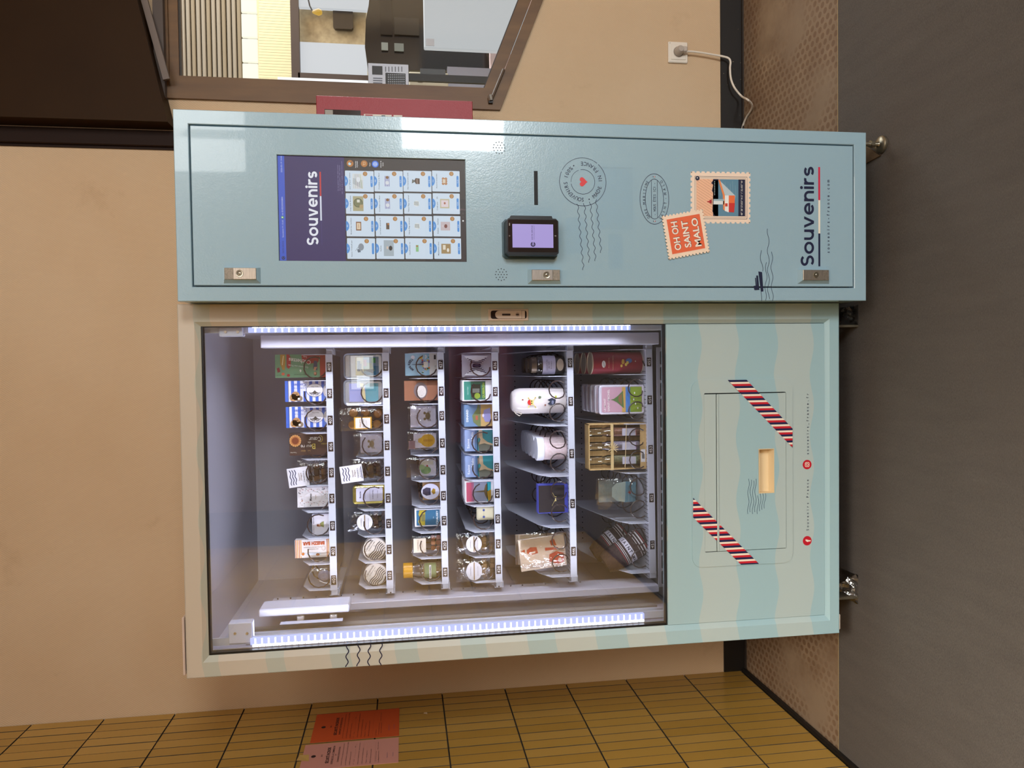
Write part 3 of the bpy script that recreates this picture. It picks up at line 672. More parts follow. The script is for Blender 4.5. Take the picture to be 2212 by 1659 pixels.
s_ = Sheet((0, -0.0064, 0), rough=.3); prr(s_, Z7, 930, 418, 1132, 465, .0018, '#2a2420'); c_ = Z7(1297, 440); s_.ell(c_[0], c_[1], .0052, .0052, '#b9a797', 1); s_.ell(c_[0], c_[1], .0046, .0046, M_steel, 2); prr(s_, Z7, 1262, 428, 1330, 454, .0008, '#120c0a', 3); s_.build('keyhole', lk)
# wavy postmark lines on the left of the door frame
s_ = Sheet((0, 0, 0), rough=.45)
for px in (749.5, 774, 797, 822):
    a, b_ = q(px - .5, 1440.5 - (px - 749) * .045), q(px + 1.5, 1392 - (px - 749) * .035); s_.line(wave(*a, *b_, .0032, 2.1, 40, px), .0028, '#10143a', 1)
s_.build('wave_print', cab)
# ---- delivery hatch on the lower panel
HY = 0.0075
ha = [q(1493, 1218, HY), q(1711.5, 820, HY)]
x0, x1, z1, z0 = q(1600, 1220.5, HY)[0], q(1600, 819, HY)[0], q(1493.3, 1000, HY)[1], q(1711.5, 1000, HY)[1]
def rr(x0, z0, x1, z1, r, n=6):
    pts = []
    for cx, cz, a0 in ((x1 - r, z1 - r, 0), (x0 + r, z1 - r, 90), (x0 + r, z0 + r, 180), (x1 - r, z0 + r, 270)):
        for i in range(n): a = math.radians(a0 + 90 / (n - 1) * i); pts.append((cx + r * math.cos(a), cz + r * math.sin(a)))
    return pts
htc = HY - 0.0028
ox0, ox1, oz1, oz0 = q(1600, 1189, HY)[0], q(1600, 848, HY)[0], q(1520.6, 1000, HY)[1], q(1697, 1000, HY)[1]
hatch = MB(); A1 = rr(x0, z0, x1, z1, .030); B1 = rr(ox0, oz0, ox1, oz1, .004)
hatch.ringframe(A1, B1, htc, htc, M_vinyl); hatch.ringframe([*A1][::-1], [*A1][::-1], htc, HY - .0001, M_vinyl); hatch.ringframe(B1, B1, htc, HY + .0001, M_vinyl)
hatch.build('hatch_surround', cab)
m = MB(); m.box(ox0, ox1, HY + .030, HY + .034, oz0, oz1, mat('#46565a', .5)); m.build('hatch_recess', cab)
zr0, zr1 = q(1551, 1000, HY)[1], q(1546.5, 1000, HY)[1]
m = MB(); m.box(ox0 + .002, ox1 - .003, htc, HY - .001, zr1, oz1 - .0005, M_vinyl, .0006); m.build('hatch_top_panel', cab)
hx0, hx1, hz0, hz1 = q(1650, 1065, HY)[0], q(1650, 969, HY)[0], q(1670.7, 1000, HY)[1], q(1637, 1000, HY)[1]
fl = MB(); a_, b_, c_, d_ = ox0 + .002, ox1 - .003, oz0 + .0015, zr0 + .001
for (X0, X1, Z0, Z1) in ((a_, hx0, c_, d_), (hx1, b_, c_, d_), (hx0, hx1, c_, hz0), (hx0, hx1, hz1, d_)): fl.box(X0, X1, htc - .0012, HY - .001, Z0, Z1, M_vinyl)
fl = fl.build('delivery_flap', cab)
m = MB(); M_cream = mat('#e6cfa6', 0.4); m.ringframe([(hx0, hz0), (hx1, hz0), (hx1, hz1), (hx0, hz1)], [(hx0 + .002, hz0 + .001), (hx1 - .002, hz0 + .001), (hx1 - .002, hz1 - .002), (hx0 + .002, hz1 - .002)], htc - .002, htc - .002, M_cream)
m.ringframe([(hx0 + .002, hz0 + .001), (hx1 - .002, hz0 + .001), (hx1 - .002, hz1 - .002), (hx0 + .002, hz1 - .002)], [(hx0 + .002, hz0 + .006), (hx1 - .002, hz0 + .006), (hx1 - .002, hz1 - .011), (hx0 + .002, hz1 - .011)], htc - .002, HY + .0185, M_cream)
m.box(hx0, hx1, HY + .0185, HY + .0200, hz0, hz1, M_cream); m.build('handle', fl)
m = MB(); m.box(a_, b_, htc - .004, htc - .001, zr0 - .0005, zr1 - .0003, M_vinyl, .0012); m.build('lip', fl)
s_ = Sheet((0, htc - .0012, 0))
for i in range(8):
    px0 = 1617.5 + i * 5.1; y0_, y1_ = (1110 - (i % 2) * 4, 1034 + (i % 3) * 2) if i < 5 else (1104 - (i - 5) * 3, 1064)
    if i in (4,): y1_ = 1070
    a, b_ = q(px0 - 2, y0_, htc), q(px0 - 1, y1_, htc)
    s_.line(wave(*a, *b_, .0022, 1.9 * abs(y1_ - y0_) / 74, 36, 0.5), .0012, '#2c4a66', 1)
s_.build('postmark_print', cab)
def clipx(poly, lo, hi):
    def cl(P, v, keep):
        o = []
        for i in range(len(P)):
            a, b = P[i], P[(i + 1) % len(P)]; ka, kb = keep(a[0]), keep(b[0])
            if ka: o.append(a)
            if ka != kb: t_ = (v - a[0]) / (b[0] - a[0]); o.append((v, a[1] + t_ * (b[1] - a[1])))
        return o
    P = cl(poly, lo, lambda x: x >= lo); return cl(P, hi, lambda x: x <= hi) if len(P) > 2 else []
for nm, co in (('airmail_tape', [(1571.4, 820.8), (1612, 820.3), (1711.3, 925.7), (1711.3, 966.7)]), ('airmail_tape', [(1496.7, 1075), (1496.7, 1117.4), (1600.3, 1219.5), (1638.9, 1217.5)])):
    s_ = Sheet((0, htc - .0014, 0)); P_ = [q(*c, htc) for c in co]; X0 = min(p[0] for p in P_); X1 = max(p[0] for p in P_); x = X1; i = 0
    if nm and co[0][0] > 1550: pass
    while x > X0:
        wdt = (.0062, .0056, .0060)[i % 3]; col = ('#1b1f4b', '#f3e3d0', '#c8202f')[i % 3]
        g = clipx(P_, max(x - wdt, X0), x)
        if len(g) > 2: s_.poly(g, col, 1)
        x -= wdt; i += 1
    s_.build(nm, cab)
# printed contact line
s_ = Sheet((0, HY, 0)); 
def disc(px, py, r): c = q(px, py, HY); s_.ell(*c, r, r, '#c4162b', 1, 36); return c
c_ = disc(1743.5, 1168, .0138); s_.text('f', c_[0] + .0004, c_[1] - .0022, .0150, '#f7ead9', 2, bold=.045)
c_1 = c_
a, b_ = q(1744, 1148, HY), q(1744, 1034, HY); s_.mono('Souvenirs France', a[0], b_[0], a[1] - .0002, .0076, M_ink, 2, bold=.02); s_.build('contact_print', cab)
s_ = Sheet((0, HY, 0)); c_ = disc(1743.3, 1003.5, .0138)
def rline(s, x0, z0, x1, z1, r, w, c, k): s.line(rr(x0, z0, x1, z1, r), w, c, k, closed=True)
rline(s_, c_[0] - .0062, c_[1] - .0062, c_[0] + .0062, c_[1] + .0062, .003, .0016, '#f7ead9', 2); s_.line([(c_[0] + .0031 * math.cos(i * PI / 10), c_[1] + .0031 * math.sin(i * PI / 10)) for i in range(20)], .0016, '#f7ead9', 2, True); s_.ell(c_[0] + .0038, c_[1] + .0038, .0008, .0008, '#f7ead9', 2, 8)
a, b_ = q(1744, 983.5, HY), q(1744, 848, HY); s_.mono('souvenirs_france.fr', a[0], b_[0], a[1] - .0002, .0076, M_ink, 2, bold=.02)
s_.build('contact_print', cab)
# ---- shelves
YS = 0.22
ROWS = [  # px rail top right/left, rail bottom right/left, py right/left, tags (number, py)
 (703, 714, 718, 729, 765, 1275, [(409, 793), (408, 850), (407, 908), (406, 965), (405, 1021), (404, 1077), (403, 1136), (402, 1191), (401, 1253)]),
 (825, 835, 840, 850, 762, 1271, [(418, 791), (417, 849), (416, 905), (415, 962), (414, 1018), (413, 1076), (412, 1131), (411, 1187), (410, 1243)]),
 (944, 955, 959, 969, 761, 1261, [(427, 788), (426, 845), (425, 898), (424, 957), (423, 1015), (422, 1071), (421, 1125), (420, 1179), (419, 1236)]),
 (1061, 1070.5, 1075.5, 1085, 761, 1258, [(436, 790), (435, 846), (434, 899), (433, 954), (432, 1010), (431, 1066), (430, 1121), (429, 1175), (428, 1230)]),
 (1223.5, 1232.5, 1238, 1246, 757, 1246, [(450, 784), (449, 867), (448, 980), (447, 1088), (446, 1191)]),
 (1394, 1403, 1407.5, 1416.5, 754, 1238, [(455, 782), (454, 864), (453, 971), (452, 1075.5), (451, 1177)])]
DIV = {4: [757, 812.6, 919.7, 1028.6, 1139, 1246], 5: [754, 808.6, 915.5, 1022, 1130, 1238]}
RW = []   # per row: rail line
class Row:
    def __init__(s, r):
        d = ROWS[r]; s.A = W(d[1], d[5], Y=YS); s.B = W(d[0], d[4], Y=YS); s.lo = (s.A.z - W(d[3], d[5], Y=YS).z)
        s.x0, s.x1 = s.A.x, s.B.x
    def z(s, x): return s.A.z + (s.B.z - s.A.z) * (x - s.x0) / (s.x1 - s.x0)
    def tray(s, x): return s.z(x) - 0.0035
SP = {}
def helix(r, turns, dep, n=14, wr=0.0021, hand=1, a0=200):
    pts = []; pitch = dep / turns
    def g(t_): k = math.floor(t_ + .5); f = min(1, max(0, (t_ + .5 - k - .5) / .34 + .5)); return k - 1 + f * f * (3 - 2 * f) if True else 0
    t0 = hand * (math.radians(a0) + PI / 2) / (2 * PI)
    for i in range(int(turns * n) + 1):
        t_ = t0 + i / n; a = math.radians(a0) + hand * 2 * PI * i / n; pts.append((r * math.cos(a), pitch * (g(t_) - g(t0)) + .006 * i / n, r * math.sin(a)))
    return pts
def spiral(shelf, x, z, r, hand, a0, turns, dep, Y):
    k = (round(r, 4), hand, a0, turns)
    if k not in SP:
        m = MB(); m.tube(helix(r, turns, dep, hand=hand, a0=a0), 0.0021, M_wire, 5); ob = m.build('spiral'); SP[k] = ob.data; bpy.data.objects.remove(ob)
    o = bpy.data.objects.new('spiral', SP[k]); COL.objects.link(o); o.parent = shelf; o.location = Vector((x, Y, z)) - ORG[shelf]
rsp = random.Random(11)
for r in range(6):
    R = Row(r); RW.append(R); d = ROWS[r]
    m = MB(); m.prism([(R.x0, R.A.z), (R.x1, R.B.z), (R.x1, R.B.z - R.lo), (R.x0, R.A.z - R.lo)], YS - 0.004, YS, M_shelf)
    m.add([(R.x0, YS, R.tray(R.x0)), (R.x1, YS, R.tray(R.x1)), (R.x1, .64, R.tray(R.x1)), (R.x0, .64, R.tray(R.x0)), (R.x0, YS, R.tray(R.x0) - .002), (R.x1, YS, R.tray(R.x1) - .002), (R.x1, .64, R.tray(R.x1) - .002), (R.x0, .64, R.tray(R.x0) - .002)],
          [(0, 1, 2, 3), (7, 6, 5, 4), (0, 4, 5, 1), (2, 6, 7, 3), (1, 5, 6, 2), (0, 3, 7, 4)], M_shelf)
    k = bpy.data.objects.new('t', None); ORG[k] = ORG[cab]; sh = m.build('shelf', cab); bpy.data.objects.remove(k)
    # end brackets
    for x_, sg in ((R.x0, -1), (R.x1, 1)):
        m = MB(); z_ = R.z(x_); xo = x_ + sg * 0.0155
        m.box(min(x_, xo), max(x_, xo), YS - .002, YS + .03, z_ - R.lo - .001, z_ - 0.002, M_shelf, .0015)
        m.box(min(x_ - sg * .002, xo + sg * .003), max(x_ - sg * .002, xo + sg * .003), YS + .006, YS + .06, z_ - R.lo - .0045, z_ - R.lo - .002, M_shelf); m.box(min(xo, xo + sg * .002), max(xo, xo + sg * .002), YS + .004, YS + .3, z_ - R.lo - .0045, z_ + .002, M_shelf)
        m.build('end_bracket', sh)
    xs = [R.x0 + (R.x1 - R.x0) * i / 9 for i in range(10)] if r < 4 else sorted(W(1230 if r == 4 else 1400, py, Y=YS).x for py in DIV[r])
    xs[0] = R.x0 + .001; xs[-1] = R.x1 - .001; R.xs = xs
    pr = [(0, 0), (0, .064), (.05, .088), (.41, .088), (.41, 0)] if r < 4 else [(0, 0), (0, .062), (.05, .092), (.30, .15), (.41, .15), (.41, 0)]
    for x_ in xs:
        zt_ = R.tray(x_); m = MB(); m.prism_x([(YS + .001 + a, zt_ + b) for a, b in pr], x_ - .0009, x_ + .0009, M_div); m.build('divider', sh)
    for i in range(len(xs) - 1):
        if r < 4 or i == len(xs) - 2:
            xc = (xs[i] + xs[i + 1]) / 2; rr_ = 0.0318 if r < 4 else 0.034
            spiral(sh, xc, R.tray(xc) + rr_ + .003, rr_, 1, (20, 60, 45, 200, 330, 75)[(i * 5 + r * 7) % 6] if r < 4 else 250, 5, 0.38, YS + .004)
        else:
            for sg in (-1, 1):
                xc = (xs[i] + xs[i + 1]) / 2 + sg * 0.0355; spiral(sh, xc, R.tray(xc) + .031, 0.0275, sg, 270 + sg * 50, 5, 0.38, YS + .004)
    for num, py in d[6]:
        pxc = d[0] + (d[1] - d[0]) * (py - d[4]) / (d[5] - d[4]) + 7.2; c_ = W(pxc, py, Y=YS - .004); s_ = Sheet((0, YS - .0048, 0), rough=.4)
        s_.mb.box(c_.x - .0138, c_.x + .0138, YS - .0048, YS - .004, c_.z - .0072, c_.z + .0072, mat('#2c1f1b', .4))
        s_.text(str(num), c_.x, c_.z, .0092, '#e3ddd8', 1, w=.0205); s_.build('number_tag', sh)
    if r > 3:
        m = MB(); x_ = xs[0] + .008
        while x_ < xs[-1] - .06: m.box(x_, x_ + .0015, YS + .012, YS + .05, R.tray(x_) + .0001, R.tray(x_) + .0004, M_dark); x_ += .0125
        o = m.build('slot_row', sh); o['kind'] = 'stuff'
        m = MB()
        for i in range(34): m.box(.14 + i * .02, .144 + i * .02, .6985, .699, R.tray(.5) + .09, R.tray(.5) + .094, M_dark)
        o = m.build('punched_holes', cab); o['kind'] = 'stuff'
# ================================================================== BLUE CONTROL CABINET (right)
BX0, BX1, BY, BZ0, BZ1 = 0.96554 + 0.0008, 1.43102, -0.0856, 0.07801, 1.90277
blu = thing('control_cabinet', 'tall narrow pale blue payment cabinet with touch screen and souvenir postmark prints', 'vending machine', ((BX0 + BX1) / 2, 0.25, 0))
def qb(px, py, Y=BY): p = W(px, py, Y=Y); return (p.x, p.z)
dx0 = (qb(416.5, 621.9)[0] + qb(1846, 620)[0]) / 2; dx1 = (qb(405.6, 267.7)[0] + qb(1844.7, 312.4)[0]) / 2
dz1 = (qb(416.5, 621.9)[1] + qb(405.6, 267.7)[1]) / 2; dz0 = (qb(1844.7, 312.4)[1] + qb(1846, 619)[1]) / 2
D0 = [(dx0, dz0), (dx1, dz0), (dx1, dz1), (dx0, dz1)]; O0 = [(BX0, BZ0), (BX1, BZ0), (BX1, BZ1), (BX0, BZ1)]
def ins(Q, d): return [(Q[0][0] + d, Q[0][1] + d), (Q[1][0] - d, Q[1][1] + d), (Q[2][0] - d, Q[2][1] - d), (Q[3][0] + d, Q[3][1] - d)]
m = MB(); bv = .0015
m.ringframe(ins(O0, bv), ins(D0, -bv), BY, BY, M_blue); m.ringframe(O0, ins(O0, bv), BY + bv, BY, M_blue); m.ringframe(ins(D0, -bv), D0, BY, BY + bv, M_blue)
m.ringframe(D0, D0, BY + bv, BY + .02, M_blue); m.box(CW + .002, BX1, BY + .02, 0.58, BZ0, BZ1, M_blue); m.ringframe(O0[::-1], O0[::-1], BY + bv, BY + .02, M_blue)
m.build('cabinet_body', blu)
m = MB(); g_ = .0036; E0 = ins(D0, g_)
sa, sb = qb(601, 562.5), qb(1006, 339); SX0, SX1, SZ1, SZ0 = (qb(604.4, 563)[0] + qb(1008.8, 565.7)[0]) / 2, (qb(598.7, 333.8)[0] + qb(1004.7, 344.8)[0]) / 2, (qb(601.5, 563)[1] + qb(598.9, 334)[1]) / 2, (qb(1008.3, 565)[1] + qb(1004.7, 345)[1]) / 2
SC = [(SX0, SZ0), (SX1, SZ0), (SX1, SZ1), (SX0, SZ1)]
m.ringframe(ins(E0, bv), ins(SC, -.001), BY, BY, M_blue); m.ringframe(E0, ins(E0, bv), BY + bv, BY, M_blue); m.ringframe(E0[::-1], E0[::-1], BY + bv, BY + .018, M_blue)
m.ringframe(ins(SC, -.001), SC, BY, BY + .001, M_blue); m.ringframe(SC, SC, BY + .001, BY + .006, M_blue); m.build('cabinet_door', blu)
# ---- touch screen
scr = MB().box(SX0, SX1, BY + .0052, BY + .008, SZ0, SZ1, mat('#171310', .3)).build('touch_screen', blu)
t = NT('screen_glow'); 
SYY = BY + .0052
s_ = Sheet((0, SYY, 0), emis=.72, step=.0001, lift=.0002)
SMIX = glass('screen_cover_glass', (1, 1, 1), 0.45)
def z2(X, Y): return qb(580 + X / 4.916, 320 + Y / 4.916, SYY)
def R2(x0, y0, x1, y1, c, k=1, r=None):
    a, b = z2(x0, y1), z2(x1, y0); xa, xb, za, zb_ = min(a[0], b[0]), max(a[0], b[0]), min(a[1], b[1]), max(a[1], b[1])
    (s_.rrect(xa, za, xb, zb_, r, c, k) if r else s_.rect(xa, za, xb, zb_, c, k))
px_m = lambda n: n / 4.916 / FPX * 1.81
e_ = .0012
s_.rect(SX0 + e_, SZ0 + e_, SX1 - e_, SZ1 - e_, '#2b221c', 0)
zt0 = z2(178, 600)[1]; zt1 = z2(812, 600)[1]
s_.rect(SX0 + e_, zt0, SX1 - e_, SZ1 - e_, '#2f55c8', 1); s_.rect(SX0 + e_, zt1, SX1 - e_, zt0, '#2b1c5e', 1)
zc = z2(146, 600)[1]
def T2(txt, X, Y, h, c, al='c', w=None, k=3, bold=0.0): p = z2(X, Y); s_.text(txt, p[0], p[1], px_m(h), c, k, w=w, al=al, bold=bold)
def mid2(Xl, Yl, Xr, Yr): a, b = z2(Xl, Yl), z2(Xr, Yr); return (a[0] + b[0]) / 2, (a[1] + b[1]) / 2, b[0] - a[0]
for txt, Yl, Yr, c in (('DISTRI SERVICE', 1115, 985, '#16223c'), ('Souvenirs V1.15.65', 948, 765, '#c9d4f4'), ('ine ID:EE2305020804', 712, 518, '#c9d4f4'), ('2026-03-19 14:44', 258, 85, '#c9d4f4')):
    a, b = z2(146, Yl), z2(146, Yr); s_.text(txt, (a[0] + b[0]) / 2, zc, px_m(15), c, 3, w=b[0] - a[0])
p = z2(158, 1165); s_.ell(p[0], zc, .0045, .0045, '#0c0f1c', 2); s_.ell(p[0] + .0008, zc, .0030, .0030, '#2f55c8', 3); s_.ell(p[0] + .001, zc, .002, .002, '#0c0f1c', 4)
p = z2(150, 735); s_.ell(p[0], zc, .0035, .0035, '#4a9c4e', 2); s_.rect(p[0] - .0013, zc - .0014, p[0] + .0013, zc + .0008, '#e4f2e0', 3); s_.poly([(p[0] - .002, zc + .0006), (p[0] + .002, zc + .0006), (p[0], zc + .0024)], '#e4f2e0', 3)
# geometric wordmark: strokes in units of x-height
def wordmark(s, X0, X1, zb, xh, c, k=3, cap=1.42):
    w = .235 * xh; r = xh / 2 - w / 2
    gl = [('S', .98), ('o', 1.14), ('u', .98), ('v', 1.08), ('e', 1.10), ('n', .98), ('i', .26), ('r', .66), ('s', .86)]; gap = .155
    tot = sum(g[1] for g in gl) + gap * (len(gl) - 1); sc = (X1 - X0) / (tot * xh); x = X0
    for ch, wd in gl:
        W_ = wd * xh * sc; cx = x + W_ / 2; rx = W_ / 2 - w / 2; cz = zb + xh / 2; E_ = lambda a0, a1, rx_=rx, rz_=r, c_=None: s.arc(cx, c_ if c_ is not None else cz, rx_, rz_, a0, a1, w, c, k, 24)
        if ch == 'o': E_(0, 360)
        elif ch == 'e': E_(8, 318); s.line([(cx - rx, cz - w * .06), (cx + rx + w / 2, cz - w * .06)], w * .82, c, k + 1)
        elif ch == 'u':
            s.line([(x + w / 2, zb + xh), (x + w / 2, zb + r + w / 2)], w, c, k); s.arc(cx, zb + r + w / 2, rx, r, 180, 360, w, c, k, 18); s.line([(x + W_ - w / 2, zb + xh), (x + W_ - w / 2, zb)], w, c, k + 1)
        elif ch == 'n':
            s.line([(x + w / 2, zb), (x + w / 2, zb + xh)], w, c, k + 1); s.arc(cx, zb + xh - r - w / 2, rx, r, 0, 180, w, c, k, 18); s.line([(x + W_ - w / 2, zb), (x + W_ - w / 2, zb + xh - r - w / 2)], w, c, k)
        elif ch == 'v': s.poly([(x, zb + xh), (x + w * 1.08, zb + xh), (cx, zb + w * 1.15), (x + W_ - w * 1.08, zb + xh), (x + W_, zb + xh), (cx + w * .55, zb), (cx - w * .55, zb)], c, k)
        elif ch == 'i': s.line([(cx, zb), (cx, zb + xh)], w, c, k); s.ell(cx, zb + cap * xh - w * .45, w * .62, w * .62, c, k)
        elif ch == 'r': s.line([(x + w / 2, zb), (x + w / 2, zb + xh)], w, c, k + 1); s.arc(x + w / 2 + r * .92, zb + xh - r - w / 2, r * .92, r, 68, 180, w, c, k, 14)
        elif ch in 'Ss':
            H_ = (cap if ch == 'S' else 1) * xh; h2 = (H_ + 0) / 2; ra = (H_ - w) / 4; rx2 = rx
            P_ = [(cx + rx2 * math.cos(math.radians(a)), zb + H_ - w / 2 - ra + ra * math.sin(math.radians(a))) for a in range(25, 271, 15)]
            P_ += [(cx + rx2 * math.cos(math.radians(a)), zb + w / 2 + ra + ra * math.sin(math.radians(a))) for a in range(90, -156, -15)]
            s.line(P_, w, c, k)
        x += W_ + gap * xh * sc
a, b = z2(512, 1030), z2(512, 248); zb0 = (z2(524, 640)[1]); xh = z2(428, 640)[1] - zb0
wordmark(s_, a[0], b[0], zb0, xh, '#eef2fb', 4, 1.30)
zl, zl2 = z2(565, 640)[1], z2(548, 640)[1]
a = z2(556, 1030)[0]; b = z2(556, 770)[0]; c_ = z2(556, 510)[0]; d_ = z2(556, 252)[0]
s_.rect(a, zl + .001, b, zl + .0016, '#4a3f8c', 3); s_.rect(b, zl, c_, zl2, '#dfe6f6', 3); s_.rect(c_, zl, d_, zl2, '#c02a2c', 3)
for i, (txt, X, Yl, Yr) in enumerate((('For any question / help, please contact', 737, 455, 178), ('Pour toute question / aide, contacter', 757, 450, 180), ('+33 1 85 74 86 71 help@souvenirs-france.com', 780, 490, 138))):
    p = mid2(X, Yl, X, Yr); s_.text(txt, p[0], p[1], px_m(9), '#a9a6cf', 3, w=p[2])
# side icons
for (X, Y, c1, nm) in ((866, 163, '#b9762a', 's'), (1016, 166, '#b9762a', 'c'), (1133, 170, '#3a7bea', 'g')):
    p = z2(X, Y); s_.ell(*p, .0088, .0088, '#7a4a1a' if c1[1] == 'b' else '#1f4fb4', 2, 30); s_.ell(*p, .0080, .0080, c1, 3, 30)
    if nm == 's': s_.ell(p[0] - .001, p[1] + .001, .0034, .0034, '#bfe4f2', 4); s_.line([(p[0] + .001, p[1] - .001), (p[0] + .0048, p[1] - .0048)], .0016, '#241c3c', 5)
    if nm == 'c': s_.line([(p[0] - .0045, p[1] + .003), (p[0] - .003, p[1] + .003), (p[0] - .0015, p[1] - .0025), (p[0] + .0035, p[1] - .0025), (p[0] + .0045, p[1] + .002), (p[0] - .002, p[1] + .002)], .0009, '#f0d9b0', 4)
    if nm == 'g':
        s_.arc(*p, .005, .005, 0, 360, .0007, '#dfeafd', 4, 24); s_.arc(*p, .0022, .005, 0, 360, .0006, '#dfeafd', 4, 24); s_.line([(p[0], p[1] - .005), (p[0], p[1] + .005)], .0006, '#dfeafd', 4)
        for dz in (-.0025, 0, .0025): s_.line([(p[0] - .0046, p[1] + dz), (p[0] + .0046, p[1] + dz)], .0006, '#dfeafd', 4)
for txt, X in (('Rechercher', 925), ('un produit', 942), ('Panier', 1076), ('Changer de', 1192), ('langue', 1214)): T2(txt, X, 172, 11, '#f0f0f0', bold=.02)
